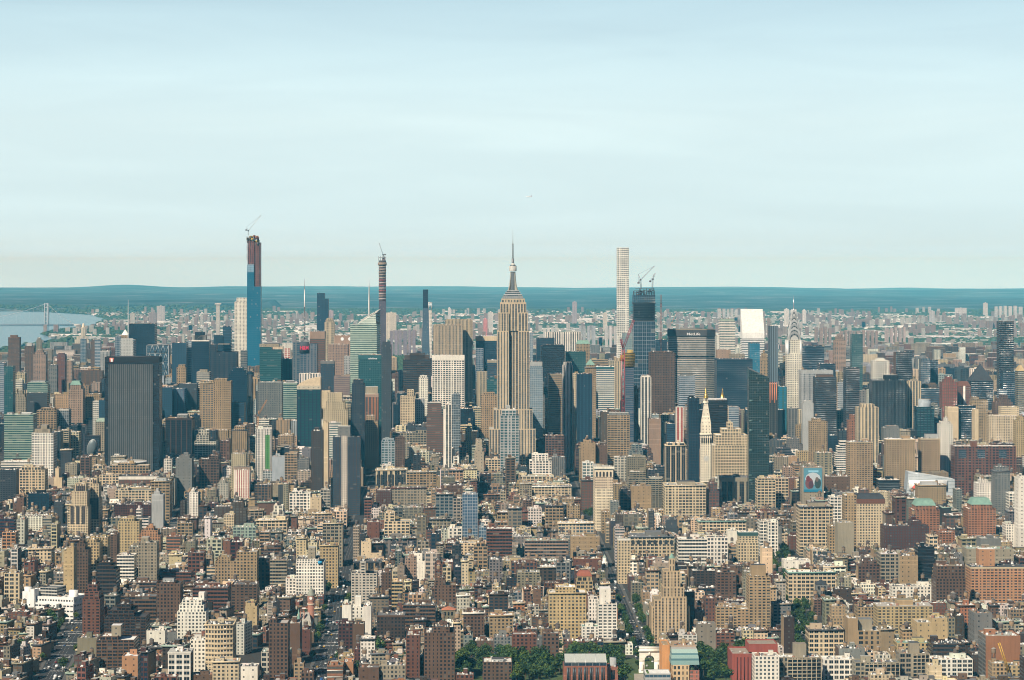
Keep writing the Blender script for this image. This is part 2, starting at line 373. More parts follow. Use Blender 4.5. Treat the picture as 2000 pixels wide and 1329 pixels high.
# ------------------------------------------------------------------ the buildings one can tell apart
# left and right edge, top row and lowest visible row in the photograph; depth ('-': from where its foot shows, sN: at N-th street); wall, style, glass; kind; options; label
# options: tX0,X1,Y tier on top; mX0,X1,Y plain block on the roof; dN depth in metres; rN turn in degrees; kN blank top band; pN,col pyramid roof up to row N; wN tanks; cCOL cornice; SCOL,style side walls; gCOL roof; aX,Y mast
KIND = dict(ot=('office_tower', 'office tower'), gt=('glass_tower', 'glass tower'), at=('apartment_tower', 'apartment tower'), ab=('apartment_building', 'apartment building'),
            lb=('loft_building', 'loft building'), ob=('office_building', 'office building'), th=('town_house', 'town house'), bb=('brick_building', 'building'), ho=('hospital', 'hospital'),
            wh=('warehouse', 'warehouse'), ct=('construction_tower', 'unfinished tower'))
ROWS = '''
16 38 659 730 s62 brown dns g at d25 k1 m20,34,655 | dark brown tower beside the river at the far edge of the city
48 66 676 751 6500 brown apt g at d25 m52,62,670 | dark greyish brown tower second from the river edge
65 89 693 752 6300 pink apt g at d30 t68,86,688 t71,83,684 | brown brick tower with stepped shoulders near the river
71 81 664 690 7300 conc apt g at d18 t73,79,660 | slender pale tower with small pointed cap in front of the river
95 111 713 770 5900 grey apt g at d20 | plain grey slab apartment tower behind the pink tower with a green cap
111 127 693 772 5950 red apt p at d24 t114,124,690 | red brown apartment tower rising among grey neighbours near the river
130 141 705 750 6300 pink dns g at d20 | slim beige brown tower just past the red brown tower
157 167 662 690 7600 steel gla b gt d25 | narrow bluish glass tower standing before the hilltop church
177 185 664 713 6900 brown dns g at d20 | slim maroon tower joined beside a grey glass tower
185 196 664 713 6880 steel bnd b gt d22 | slim grey glass tower beside the maroon one
196 214 686 715 6300 lgrey str g ot d30 k2 | low wide concrete tower with fine pale ribs above the black office slab
225 236 657 696 6000 steel gla b gt d30 | pale glass tower left of the ceramic tower with a white mast
252 302 633 697 5980 black drk n gt d45 m262,292,631 | broad black glass tower with two tiny lights near its top
336 364 670 745 5600 navy drk b gt d40 | dark blue glass tower right of the diagrid tower
364 374 666 752 5650 steel bnd s gt d40 | pale glass edge tower squeezed between two dark blue towers
374 408 665 750 5350 navy drk n gt d40 kw2 m378,402,655 m381,399,649 | dark glass tower with white top band and pale roof steps
384 409 727 790 5200 pale bnd g ot d30 m390,405,722 | pale tower with grey bands below the dark stone tower
410 462 688 745 5330 dgrey pst n ot d45 Sdgrey,pst t410,422,673 t448,461,673 m426,448,676 | dark stone tower with tan cut corners at the top
458 482 590 718 s60.5 white pun g at d22 t462,482,582 | creamy white residential tower against the blue glass supertall
470 482 685 716 5900 grey bnd g ot d20 | grey block at the foot of the creamy white tower
435 451 638 672 6550 navy bnd b gt d30 | dark banded tower left of the creamy white tower
417 435 655 672 6500 black drk n gt d30 | short black glass box left of the dark banded tower
0 8 709 805 5050 steel bnd b gt d30 | pale striped glass sliver at the left border of the photo
8 25 716 806 5000 teal gla t gt d30 | teal glass tower at the left border of the photo
53 93 751 802 5300 mint bnd t ob d35 t55,90,747 m60,88,744 | wide pale green banded block with stepped dark base
52 92 768 812 5150 dgrey bnd g ob d25 | dark grey banded block in front of the pale green one
27 51 776 812 5150 conc pun k lb d25 t31,48,770 t35,44,764 | small brown building with stepped top beside a teal tower
134 162 760 832 5050 pink pun k at d30 t137,158,752 p744,copper | pinkish brick tower with a small green pyramid cap
163 203 778 822 5100 tan pun k ob d30 t168,196,770 | wide tan building with white setbacks left of the black office slab
181 196 784 806 5000 white bnd g ob d20 | white stepped block in front of the wide tan building
193 205 782 818 4970 navy gla b gt d20 | narrow dark blue tower against the left edge of the black office slab
187 206 824 872 4700 conc pun k ab d24 p817,mint | tan hotel with pale green copper roof beside the black office slab
8 65 810 902 4560 mint bnd t ob d40 k0 gwhite w1 m14,24,806 m40,60,807 | broad pale green striped slab with white roof edge
2 64 902 922 - white bnd g ob d30 | long white low base block below the pale green slab
62 104 846 935 4400 white rnd g ob d42 gwhite m68,98,838 m80,92,831 | white building with square punched windows and messy white roof
72 110 802 845 4880 tan lof k lb d30 t80,106,797 w1 | tan loft building with large windows behind the white gridded building
111 134 800 842 4900 steel gla g ob d30 kw1 | bluish grey building framed in white at its top
323 375 817 890 4640 dbrown sp2 k ob d48 gtan k4 m346,366,810 | dark office box with tall pale vertical fins
390 417 748 842 4950 tan grd g ot d30 ccream t391,416,744 | beige gridded tower with pale ornate crown
417 451 745 838 4930 tan pun k ot d30 t419,443,740 | tan masonry tower next to the beige gridded one
447 482 732 810 5150 navy drk n gt d40 t450,478,724 t455,474,719 | dark blue glass tower with slanting crystal top
345 363 718 752 5350 tan pun k ob d25 t348,361,713 | little tan setback tower in front of the dark glass tower
350 384 750 805 5150 dgrey grd g ob d30 | dark gridded block with pale frame lines behind the fin box
313 336 757 822 5080 navy gla b gt d40 | dark blue glass block touching the right side of the black office slab
336 360 760 822 5100 blue str p gt d40 | blue glass block with faint purple stripes
452 477 787 832 4950 navy bnd b gt d35 | low navy glass block right of the tan masonry tower
380 422 862 888 4600 pale lof k ob d35 t384,408,850 t388,420,840 | pale setback building catching shadow beside the fin box
453 482 840 888 4500 tan pun k lb d30 t458,478,833 croofg | old tan building with carved top storey
507 549 684 748 s45 teal bnd t gt d45 t507,530,678 m507,545,672 | teal glass tower with slanted grey crown
549 571 701 748 5500 black mul t gt d35 | black and white flickering glass tower beside the teal one
555 567 680 702 5700 white mul r ot d20 | small pinkish white tower behind the black and white one
604 634 648 736 5600 red bnd w ot d40 kpink,14 | red striped tower with pale pink blank top
634 653 630 703 s49.5 cream pst g ot d25 t636,651,625 t638,649,622 | pale stone tower with rounded crown right of the billboard tower
619 641 584 660 s57 navy gla b gt d32 t619,634,573 | dark blue glass tower with a stepped flat top rising over the hills
653 684 656 702 5500 pink blk g ot d40 | mauve office block carrying two white round discs
641 680 673 733 5420 pink dns p ot d40 | mauve brown office block below the one with white discs
672 684 696 733 5300 lgrey dns g ot d25 | light grey slab at the edge of the mauve block
626 653 706 765 5150 dgrey dns b ot d30 kgrey,5 | dark slate slab with pale grey top band
584 626 730 757 5200 white pir g ob d30 | white vertically ribbed block behind the dome roofed tower
652 683 735 768 5080 pink bnd p ob d30 t655,665,733 | pinkish brown low block under the mauve towers
700 745 694 782 5080 teal gla t gt d45 kteal,8 | teal glass tower with white lettering on its top edge
745 764 674 842 4850 dgrey str g at d30 k0 t747,762,668 | slim dark grey tower with pale window column beside the teal tower
846 904 636 696 s50 lime str g ot d30 t848,902,634 | wide limestone slab with fine vertical stripes
869 923 626 790 s50.5 lime str g ot d35 t872,920,624 t904,931,652 | tall limestone slab behind with stepped right shoulder
844 907 695 800 5270 white grd k ot d42 kwhite,9 gwhite | bright white tower with deep square grid
929 970 657 722 s51 navy drk n ot d45 kcream,9 | navy slab tower with pale cream top band
929 944 681 727 5700 steel gla b gt d25 | bluish glass slab half hidden by the limestone tower
952 970 704 740 5500 dgrey bnd b ot d25 kconc,5 | dark striped block with tan rim left of the art deco tower
931 951 727 797 5300 lime str g ot d30 | limestone tower with vertical lines below the navy slab
951 971 741 773 5250 teal bnd t gt d25 t956,966,737 | small teal glass block beside the art deco tower
939 970 771 862 4950 tan pun k ob d30 t944,966,767 | tan masonry block left of the art deco tower shaft
787 842 702 770 5450 bronze bnd k ot d45 m790,838,694 m800,830,690 | wide bronze black office slab left of the white gridded tower
818 836 738 797 5000 white pun g at d18 t820,834,734 | narrow white tower in front of the bronze black slab
1035 1060 718 862 4900 steel gla s gt d35 klgrey,8 t1036,1059,707 | pale blue glass tower right of the art deco tower
1035 1041 650 706 6300 steel gla s gt d20 | thin bluish tower behind the art deco tower
1048 1083 661 702 6100 black drk n ot d40 | black flat topped slab in front of the white striped slab
1065 1135 649 677 s58.8 white pir k ot d35 | wide white slab with strong vertical stripes far uptown
1057 1103 676 747 5700 black drk k ot d45 t1060,1100,674 | bronze black slab below the white striped one
1105 1144 687 732 5750 green gla t gt d40 | dark green glass block right of the black slab
1126 1152 672 692 6150 tan pun k ob d30 p665,copper | tan block with small copper green roof
1143 1164 718 862 4980 tan pun k ot d26 croofg t1145,1162,713 p702,copper | slender tan tower topped by a green copper pyramid
1071 1099 731 852 4950 tan bnd w ot d30 kconc,2 | brown and tan horizontally banded tower
1099 1119 714 852 4750 white pir k at d24 t1101,1117,708 | slender white tower with black vertical stripes
1119 1125 730 870 4700 cream pun g at d20 | narrow stepped edge of cream bricks by the striped tower
1127 1157 731 868 4650 navy pst b gt d32 | blue black glass tower with thin vertical ribs
1165 1200 717 806 5200 white bnd b ot d40 kteal,5 | wide white and dark banded tower with teal roof box
1200 1213 706 800 5200 cream str g at d22 t1202,1211,700 | narrow cream tower with arched top beside the banded tower
1216 1236 651 700 5950 mint gla s gt d35 | pale green glass tower with gridded skin beside the pencil tower
1237 1275 682 790 5480 white bnd b ot d40 | white tower with thick horizontal bands below the crane topped tower
1276 1303 664 690 5900 navy drk n gt d40 | navy box tower between the crane topped tower and the octagon
1269 1319 690 812 5150 brown dns k ot d40 t1273,1315,687 gmint | brown gothic tower with closely set windows
1400 1470 702 802 5130 navy drk n gt d55 k2 | massive navy glass slab right of the lettered octagonal tower
1401 1427 684 702 5500 pink few g ot d35 | pinkish grey blank topped block above the navy slab
1427 1455 692 703 5480 conc dns g ot d35 | low grey crown behind the navy slab
1406 1436 627 690 s53.5 white bnd t ot d38 kmint,9 t1408,1434,623 a1411,603 | white banded tower with pale green crown and a thin mast
1399 1406 656 690 5750 white pst g at d25 | slim white tower by the pale green crown
1464 1484 671 728 5700 teal gla c gt d30 | bright teal glass tower before the slant topped tower
1483 1503 705 737 5950 tan dns k ot d25 t1485,1500,697 t1488,1497,690 t1491,1494,684 | tan art deco tower with crown like spikes
1502 1520 637 756 5500 dgrey pir s at d25 a1503,634 | tall slender tower with alternating white and black vertical stripes
1502 1519 751 852 4750 black pst w at d25 m1503,1518,751 | black tower with copper brown streaks rising at its top
1326 1358 735 802 5000 steel bnd n ot d35 m1330,1354,731 | dark grey banded tower in front of the octagonal tower
1345 1366 778 942 3800 black drk n gt d24 | slim black glass tower pressed against the stone clock tower
1380 1421 782 838 4200 black bnd k ot d35 m1382,1420,779 | black banded slab behind the stone clock tower
1420 1443 795 832 4650 steel bnd b ob d30 | bluish banded block right of the black banded slab
1252 1272 737 850 4700 white pir k at d24 t1254,1270,734 kwhite,4 | white striped tower with dark vertical slots
1521 1537 756 802 5000 teal mul c gt d26 | turquoise glass cube tower left of the steel spire tower
1567 1610 678 717 5800 navy bnd n ot d45 t1570,1606,675 | navy flat topped office block right of the steel spire tower
1565 1627 724 802 5200 lgrey pst g ot d45 klgrey,6 | wide grey concrete tower with fine vertical ribs
1593 1634 737 852 4950 dgrey bnd k ot d40 mbrown,1597,1628,732 | dark banded tower with brown roof block
1601 1632 711 735 5350 navy bnd n ot d35 | navy box standing behind the dark banded tower
1568 1589 788 858 4800 lgrey blk g ot d22 t1571,1586,783 | blank light grey slab in front of the ribbed tower
1630 1652 665 728 6100 pink apt g at d25 t1633,1648,658 t1636,1645,654 | pinkish brick setback tower right of the navy office block
1664 1685 653 762 5350 teal gla t at d25 | tall slender sea green glass tower
1652 1679 719 842 4850 dgrey bnd k ot d35 | dark brown banded tower before the sea green one
1705 1737 705 742 5750 white grd g at d35 m1712,1728,701 | white gridded apartment tower left of the black and brown tower
1750 1782 688 748 5600 black drk k ot d35 Sbrown,blk | black tower with a brown side wall
1799 1817 700 752 5700 grey gla b at d28 | grey blue tower right of the black and brown tower
1817 1832 704 752 5750 navy gla n at d28 | dark companion of the grey blue tower
1704 1771 743 842 4880 black pst g ot d45 Sdgrey,bnd m1728,1755,733 | black office slab with close white vertical lines and cream roof box
1771 1799 745 842 4900 cream pir g at d30 m1780,1792,741 | cream tower with vertical bays right of the lined black slab
1799 1840 760 790 5300 dgrey bnd b ob d35 groofw | low dark block with a bright white roof
1840 1870 747 828 5150 brown apt r at d30 t1844,1864,741 t1848,1860,736 | brown brick tower with balconies in red stripes
1871 1896 755 795 5200 red pun g at d28 pH745,red | red brick tower with red roof and white central stripe
1897 1940 745 806 5300 black bnd n ot d45 p711,dgrey | black tower ending in a tall dark pyramid
1951 1980 628 767 5720 black drk k at d26 m1952,1979,630 | tallest plain black slab near the right border
1959 1984 727 792 5350 navy drk n gt d32 | dark blue tower in front of the tallest plain black slab
1951 1967 762 795 5300 steel bnd b gt d20 | low slanted teal glass block under the plain black slab
1988 2003 725 812 5150 olive bnd g at d30 pH713,yellow | striped tower with yellow pointed top at the right border
1791 1825 795 864 4850 navy mul t at d30 | blue glass tower with a rounded grey drum on top
1851 1872 795 862 4780 cream blk g at d30 | blank cream slab left of the flat black panel tower
1872 1906 793 862 4770 black drk n at d30 k1 | flat black panel tower framed in cream
1904 1911 800 862 4760 cream blk g at d30 | narrow cream slab right of the flat black panel tower
1835 1861 829 922 4150 white pun g at d22 t1838,1857,824 t1845,1852,817 | slim white brick tower with pointed roof tank
1932 1991 812 868 4750 cream apt k at d28 | cream slab with even rows of windows near the right border
1658 1681 822 862 4600 terra apt k at d28 t1662,1676,811 | terracotta brick tower with narrow stepped top
1675 1716 796 878 4450 cream pir w at d30 t1683,1708,790 | cream tower with brown window bays and roof box
1583 1616 824 878 4420 tan pun k ab d28 t1588,1604,818 w1 | tan building with brown stepped roof near the dark banded tower
1726 1757 836 862 4650 grey few g ob d28 t1732,1755,832 | grey windowless block before the lined black slab
1731 1787 858 936 4080 tan apt k at d24 kcream,2 m1762,1777,851 | tan apartment slab with pale roof edge, one of two in step
1798 1836 857 924 4100 tan apt k at d24 kcream,2 m1808,1832,848 | shorter tan apartment slab left of the slim white brick tower
1656 1705 864 924 4080 tan apt k at d24 kcream,1 | tan apartment slab right of the zigzag white building
1864 1985 872 932 4100 red grd k ho d35 mred,1899,1908,862 | long red brick hospital with square window grid and blue panels
1898 1930 782 812 4950 tan apt k at d25 t1900,1912,776 | tan gridded tower below the black pyramid tower
1943 1978 786 812 4900 brown pun k at d30 t1948,1974,780 t1955,1968,772 | brown tiered brick building under the dark blue tower
1985 2002 822 895 4350 yellow pun k at d25 t1990,2002,815 | yellow brick tower at the right border
1955 1990 795 815 4850 cream pun k ab d25 | low cream block beside the brown tiered building
503 551 747 820 4800 grey dns g ob d40 | flat grey block with faint grid right of the navy glass block
553 580 748 822 4780 mint bnd t ob d30 kmint,3 m558,574,744 | pale green banded block beside the dome roofed glass tower
580 626 754 878 4400 navy mul t at d32 | dark patterned glass tower with a curved tan roof
631 679 800 830 4650 cream pun k ob d35 t636,673,785 t640,668,768 | cream ziggurat building with white vertical crown
626 644 764 800 4850 cream few k ob d25 | plain cream block left of the cream ziggurat
687 712 750 868 4500 dgrey apt n at d28 t690,709,742 | dark slab tower with balconies and rounded cap
713 739 770 832 4850 terra pir g ob d30 m714,738,756 kpink,6 | terracotta tower with pale columns and grey roof plant
713 738 822 912 4780 tan pun k ob d30 t715,732,812 | tan tower rising above the avenue canyon
608 630 842 962 3900 dbrown dns g at d30 | dark brown brick slab beside the blank cream slab
630 641 826 956 3980 cream blk g at d22 | blank cream slab, tall and very narrow
650 703 854 1002 3900 dbrown bal b at d30 m660,684,833 | tall dark brown tower with a white window column down its middle
643 665 826 900 4350 white bnd t ob d25 | white and teal banded block behind the dark brown tower
745 771 862 910 4280 steel lof t ab d28 t747,769,858 | pale blue green glass building right of the avenue canyon
772 790 855 918 4230 brown apt k at d22 | brown brick slab with white windows near the avenue canyon
766 833 846 868 4600 conc lof k ob d45 p835,dgrey t812,833,840 | long building with dark mansard roof and cream cornice
782 810 774 832 4780 cream apt k at d28 t795,808,762 | cream brown tower with balconies and small roof block
809 829 780 828 4820 lgrey pun g ob d25 | light grey block right of the cream brown tower
833 868 812 878 4450 red bnd w ct d30 kwhite,1 t835,862,786 | unfinished tower with orange red netting floors
866 870 800 918 4180 white blk g ct d10 | thin pale concrete hoist shaft
870 882 791 920 4160 white pir k at d22 | narrow white tower with one black stripe
882 899 771 872 4420 steel gla g gt d28 t886,897,769 | grey glass tower behind the narrow white one
734 794 918 957 - cream sp2 k ob d45 ccream w1 | wide cream building with a row of tall arched windows
794 852 922 957 4020 tan lof k lb d35 cconc w1 | wide tan loft with pale cornice right of the arched building
734 764 958 994 - dred dns w ab d30 w1 | dark red brick block below the arched building
764 833 953 993 3900 conc lof w lb d35 cred w2 | long concrete loft with a red painted top band
903 933 966 1063 3500 steel gla q gt d24 Sgreen,bnd | slim blue glass tower with a checkered skin
935 950 1030 1062 - steel gla q ob d20 | small blue glass wing beside the checkered glass tower
935 978 966 987 3950 brown lof k lb d30 cterra w1 | brown loft with orange cornice behind the checkered glass tower
977 1014 812 895 4380 lgrey mul t ob d35 t980,1008,800 kwhite,2 | white and teal striped building in front of the art deco tower
948 978 898 927 - cream lof k lb d30 w1 | cream loft with broad windows left of the stepped white one
500 530 838 942 - white pst g ct d25 Spale,str | unfinished white tower with a bright green netting strip
513 533 920 948 - lgrey rnd g ab d20 | pale grey block with square windows, lower of a pair
534 560 914 946 - lgrey rnd g ab d22 w1 | pale grey block with square windows, taller of a pair
531 556 892 915 4150 steel blk g ob d25 | block wrapped in light blue netting
556 580 886 915 4120 tan lof k lb d25 w1 | tan loft right of the blue netting block
581 603 896 920 4100 grey dns g lb d25 w1 | grey loft left of the dark brown slab
565 606 964 1002 - white lof k lb d28 w1 t570,590,960 | white loft with dark square windows left of the cream pair
606 627 972 1004 - cream few k lb d25 | cream blank sided loft below the dark brown brick slab
626 645 957 992 - pale lof k lb d25 w2 | pale loft with a tank left of the white window column tower
500 560 1016 1040 - cream lof k lb d28 ccream w2 | long cream loft with a deep pale cornice
562 598 1038 1052 - white lof k lb d22 | low white loft under the long cream one
598 662 1043 1064 3480 dgrey blk g wh d26 | low charcoal grey blank box
630 669 1022 1078 - conc lof k lb d35 ccream w1 groofd | long stone loft with black roof at the avenue corner
717 741 1020 1062 - red few k bb d25 w1 | red brown brick slab standing alone by the avenue
750 800 1018 1052 - cream grd k lb d28 t751,771,1002 w1 | cream building with dark square windows and corner tower
838 880 1014 1036 - conc lof k lb d28 croofd w1 | stone loft with dark cornice left of the checkered glass tower
876 902 1032 1062 - white lof k lb d22 w1 | white loft just left of the checkered glass tower
950 1000 1033 1092 - red bnd k ab d30 w2 | brown red apartment house with pale floor bands
1034 1078 900 933 - white grd k ob d30 t1039,1071,888 | white stepped building with big black windows
1013 1082 931 946 4150 cream mul k ob d40 | low wide base with green terrace under the white stepped building
1078 1104 893 937 - grey dns k lb d25 w1 | grey brown loft right of the white stepped building
1038 1116 950 976 - cream lof k lb d40 cwhite w1 groofg | long pale building with slate roof and white cornice
1065 1100 988 1038 - tan lof k lb d30 croofd w2 | tan brick loft with dark cap, wider of two neighbours
1108 1133 988 1020 - tan pun k lb d30 w1 | tan brown brick block right of the wider tan loft
1090 1160 1022 1052 - cream lof b lb d28 ccream w1 | cream loft with blue tinted windows
1136 1160 938 976 - red lof w lb d28 croofd gcopper | dark pink ornate building with a green roof left of the wedge
1138 1160 904 938 4000 white mul t ob d25 | white and turquoise glass building behind the pink ornate one
1135 1163 866 912 4220 tan few k lb d28 w1 t1140,1155,860 | tan blank walled loft left of its darker twin
1163 1186 870 912 4230 brown few k lb d28 w1 | brown blank walled loft near the avenue
1187 1230 811 902 4320 tan bal k at d28 m1190,1228,806 | beige tower with close balconies under the red crane
1200 1225 893 946 - pale lof g lb d28 w1 | pale grey loft tower with big windows right of the wedge
1225 1262 892 946 4080 olive dns k lb d28 w1 | olive stone loft beside the pale grey loft tower
1228 1293 935 982 - olive bal k at d32 t1230,1262,922 t1265,1290,918 | grey green stepped apartment block with balconies
1300 1340 870 952 4000 cream sp2 k ob d32 ccream t1303,1338,866 | cream tower with tall paired windows and deep cornice
1233 1272 950 997 - tan few k lb d28 w1 | tan loft block right of the dark gridded one
1211 1233 959 1005 - dbrown lof k lb d28 w1 t1213,1225,955 | dark brown gridded loft with a roof tank
1299 1379 948 1022 3760 cream lof k ob d50 ccream m1325,1358,941 | big cream office block with rounded corner and broad windows
1391 1466 870 936 4030 cream rnd k ob d50 t1398,1460,850 t1410,1448,838 t1422,1432,826 | huge cream stepped office block right of the stone clock tower
1409 1466 933 988 3870 conc sp2 k ob d38 groofg kconc,8 | grey block with tall slot windows before the cream stepped block
1479 1515 938 1002 - cream lof k at d28 t1482,1512,934 | cream apartment block right of the green glass tower
1267 1291 818 862 4600 pink blk k ob d25 | mauve blank slab near the red crane
1302 1321 828 852 4550 navy bnd b ob d25 | dark blue banded block right of the mauve slab
1229 1247 760 868 4600 brown dns k at d22 t1232,1244,754 | dark brown slim brick tower right of the crane mast
1321 1335 796 864 4500 white pir r at d22 | brown and white striped slim tower
1364 1457 1018 1046 - cream lof k lb d28 ccopper w1 | long cream loft edged with a green cornice
1231 1317 1048 1102 3500 cream lof k ob d55 croofg groofg m1262,1305,1040 w2 | large ornate building with arched windows below a slate cornice
1421 1441 1037 1075 3420 white blk k ob d20 | blank white side wall slab next to a green glass crown
1441 1481 1060 1113 3380 cream pun k ob d24 t1443,1480,1040 kgreen,7 | cream building with dark green glass floors on top
1484 1520 1018 1058 - white lof k lb d28 w1 | white loft with large windows right of the green crowned one
1515 1540 893 925 - conc pun k lb d25 w1 | grey stone building with small tower behind the billboard
1557 1590 882 909 - yellow pun k lb d25 w1 | yellow brick loft behind the billboard building
1530 1553 913 935 - pink pun k lb d22 w1 | pinkish loft left of the billboard
1567 1609 913 978 3850 conc few k lb d30 w1 | grey building carrying a large blue billboard
1612 1660 931 964 - brown few k lb d30 w1 | brown brick block with blank wall right of the billboard
1659 1697 925 958 - cream pun k lb d28 p914,mint | cream building with pale green mansard roof
1697 1722 924 956 - terra bnd k ab d25 w1 t1703,1713,915 | terracotta banded apartment block right of the green mansard
1632 1656 885 924 - white bnd k ab d28 t1636,1656,872 t1641,1655,862 | white terraced apartment building with zigzag profile
1500 1540 935 988 3760 cream lof k at d28 Scream,blk | cream slab with windows at its left and a blank right half
1562 1627 990 1078 3330 cream lof k lb d36 croofd m1580,1612,982 w1 | big cream loft with rows of wide black windows
1650 1673 968 1082 3340 tan pun k ab d26 m1655,1668,963 | tan flank of the ornate white hotel with slate mansard
1673 1728 975 1082 3340 cream pun k ab d30 kred,9 p965,dgrey | ornate white hotel with red arches under a slate mansard roof
1622 1650 971 1022 3560 white lof k lb d28 w1 | white loft behind the big cream loft
1636 1668 1021 1090 3220 conc blk k bb d24 | grey tan windowless slab
1620 1636 1028 1088 3230 tan pun k bb d24 w1 | narrow tan building attached to the windowless slab
1717 1757 938 962 - black bnd g ob d30 gwhite kblack,4 | low black roofed building with white base
1794 1848 948 992 - tan pun k lb d32 ctan w1 m1800,1830,942 | tan ornate loft before the tilted glass building
1908 1943 944 987 - white pun k ab d26 w1 t1915,1930,938 | white apartment block with stepped right flank
1943 1973 920 994 - grey apt g at d26 t1946,1970,912 croofg | grey green stone tower near the right border
1971 1993 964 1000 - white lof k lb d25 w1 | white gridded loft right of the grey green tower
1989 2003 934 1082 3300 white few k ab d25 t1992,2003,930 | white tower cut by the right border
1783 1835 996 1048 - terra apt k at d34 t1788,1828,988 p975,copper | orange brick tower with green pyramid, left of a pair
1891 1945 994 1053 - terra apt k at d34 t1897,1938,986 p972,copper | orange brick tower with green pyramid, right of a pair
1727 1815 1028 1078 - dred dns g ab d32 t1780,1800,1018 w1 | long maroon brick apartment house with many small windows
1835 1865 1040 1068 - terra apt k ab d26 w1 | orange brick wing between the two green pyramid towers
1855 1882 904 928 - brown bnd k ab d24 | brown banded block left of the orange brick tower
1965 1990 1024 1060 - white pun k lb d25 w1 | white building with columns by the right border
1500 1520 1020 1062 - white lof k lb d25 w1 | white loft fully left of the big cream loft
32 87 918 970 - cream lof k lb d32 t42,80,912 w1 | cream loft with rows of big windows near the left border
0 31 918 982 - dgrey apt k at d28 | dark slab in shade at the left border
55 96 964 999 - black gla n ob d26 | black glass cube below the cream loft
25 47 972 1005 - brown few k bb d22 Sblack,blk | brown windowless box with a white painted patch
132 172 990 1052 3450 cream pun k at d30 t140,170,960 t147,168,945 Scream,pun | cream tower with dark brown upper floors, left of twins
172 194 975 1052 3470 cream pun k at d30 t176,193,945 t180,190,934 | cream and brown tower with a pierced crown, right of twins
105 121 933 958 - cream blk k lb d20 t108,115,915 | small blank cream building with chimney
121 132 926 955 - dred dns k lb d20 | narrow dark red building beside the cream chimney
127 150 906 935 - conc pun k lb d25 w1 | grey brown loft behind the cream chimney
194 232 928 953 - cream lof k lb d30 w2 | cream loft with large panes behind the brown crowned twins
232 310 931 953 - red lof w lb d38 kwhite,6 w2 | long loft with red lower floors and white top
225 296 958 983 - cream lof k lb d30 w1 t235,250,954 | long cream loft with deep windows
295 331 940 1007 - tan lof k lb d32 ctan w1 m305,325,934 | tan gridded loft with pale cornice and blue roof tank
296 319 966 1017 3560 lgrey blk k bb d20 t301,312,960 | pale blue grey blank wall building
222 294 986 1013 - dred dns k ab d28 w2 | dark red brick row of apartments
343 375 895 962 - grey few g bb d25 t350,370,890 | tall grey wall with a few windows
388 428 897 958 - brown lof k lb d32 w1 t408,426,890 | brown gridded loft in full sun left of the red netting tower
320 335 897 930 - white rnd k lb d22 w1 | small white building with black square windows
286 312 893 925 - cream blk k lb d20 | pale blank cream box near the drum arena
370 387 962 1014 - white pun k bb d24 Sblack,blk t373,381,957 | narrow white building with black side
425 446 944 985 - pale pun g ab d22 t429,440,938 | pale stepped building left of the red netting tower
457 487 918 978 - white str r ct d28 mpink,456,488,913 w1 | unfinished tower with red and white vertical strips
250 290 1012 1032 - white bnd k ob d22 t266,276,995 | white banded block with a small white shaft
231 272 1018 1060 - yellow pun k ab d28 t236,262,1012 w1 | sandy yellow apartment block with shadowed recess
271 313 1045 1067 - orange pun k ab d28 t276,308,1036 t285,300,1030 | orange tan stepped apartment block
455 500 1030 1056 - mint lof g lb d28 w1 | pale green loft with white piers
346 376 1022 1044 - tan lof k lb d24 w2 | tan loft with a tank below the narrow white building
437 457 1006 1036 - cream pun k lb d24 w1 | cream loft with paired windows
4 30 1040 1068 - orange lof k lb d24 w1 | orange brick loft at the left border
124 144 1076 1148 - yellow few k ab d24 t130,144,1070 Syellow,few | yellow flank of the dark brown stepped tower
144 172 1074 1152 2980 brown pun k ab d26 t150,166,1062 t155,163,1052 w1 | dark brown stepped tower with one sunlit yellow side
165 194 1060 1117 - yellow pun k ab d28 t170,188,1054 | yellow sandstone coloured apartment tower with a niche
194 210 1050 1110 - yellow pun k ab d24 w1 | slim yellow tower attached behind the sandstone one
210 228 1044 1085 - brown apt k ab d26 w1 | brown block behind the yellow towers
228 262 1085 1124 - white bnd k ab d24 w1 | white stepped block with ribbon windows
270 306 1060 1132 - conc pun k ab d26 m276,290,1050 | tall grey beige apartment block with small windows
252 272 1068 1100 - conc pun k ab d24 gcopper | shorter grey beige wing with a roof garden
187 227 1112 1158 - dbrown bnd k ab d30 t190,222,1104 t194,216,1098 w1 | dark brown terraced block with ribbon windows
161 195 1170 1230 - red apt k ab d30 t165,193,1155 t172,190,1142 w1 | red brick ziggurat with terraces
8 38 1120 1158 - cream lof k lb d24 w1 | cream gridded loft near the left border
55 100 1072 1097 - cream lof k lb d26 ccream w1 | cream loft with even rows of arched windows
203 285 1205 1272 2480 dbrown bal k ab d32 t210,262,1192 t228,255,1180 w1 | olive brown stepped apartment house with terraces
188 262 1250 1322 2400 brown bal k ab d30 t195,230,1243 m218,236,1222 | brown apartment block with white balconies and tall chimney
151 190 1246 1280 - olive blk k bb d24 | olive grey windowless box beside the wide road
238 269 1282 1322 - orange few k ab d22 Slgrey,pun | bright orange walled house
306 352 1140 1200 - brown pun k ab d28 t315,342,1137 m318,340,1130 | pinkish brown block with even small windows
306 373 1118 1150 2950 red bnd k ab d28 m335,348,1113 | long red brown apartment block with ribbon windows
252 305 1138 1162 2900 brown bnd k ab d24 groofg | low brown ribbon windowed block left of the pinkish one
236 305 1165 1197 - brown bnd k ab d26 groofg w1 | low ribbon windowed block with dark green roof lines
346 402 1195 1232 - white pun k ab d28 t350,398,1182 t356,394,1172 mwhite,388,399,1158 | white wedding cake apartment house with tall roof box
401 455 1220 1280 - cream lof k ob d34 ccream | cream office block with rounded front and nine even bays
371 401 1250 1274 - white pun k th d20 | low white building beside the cream rounded one
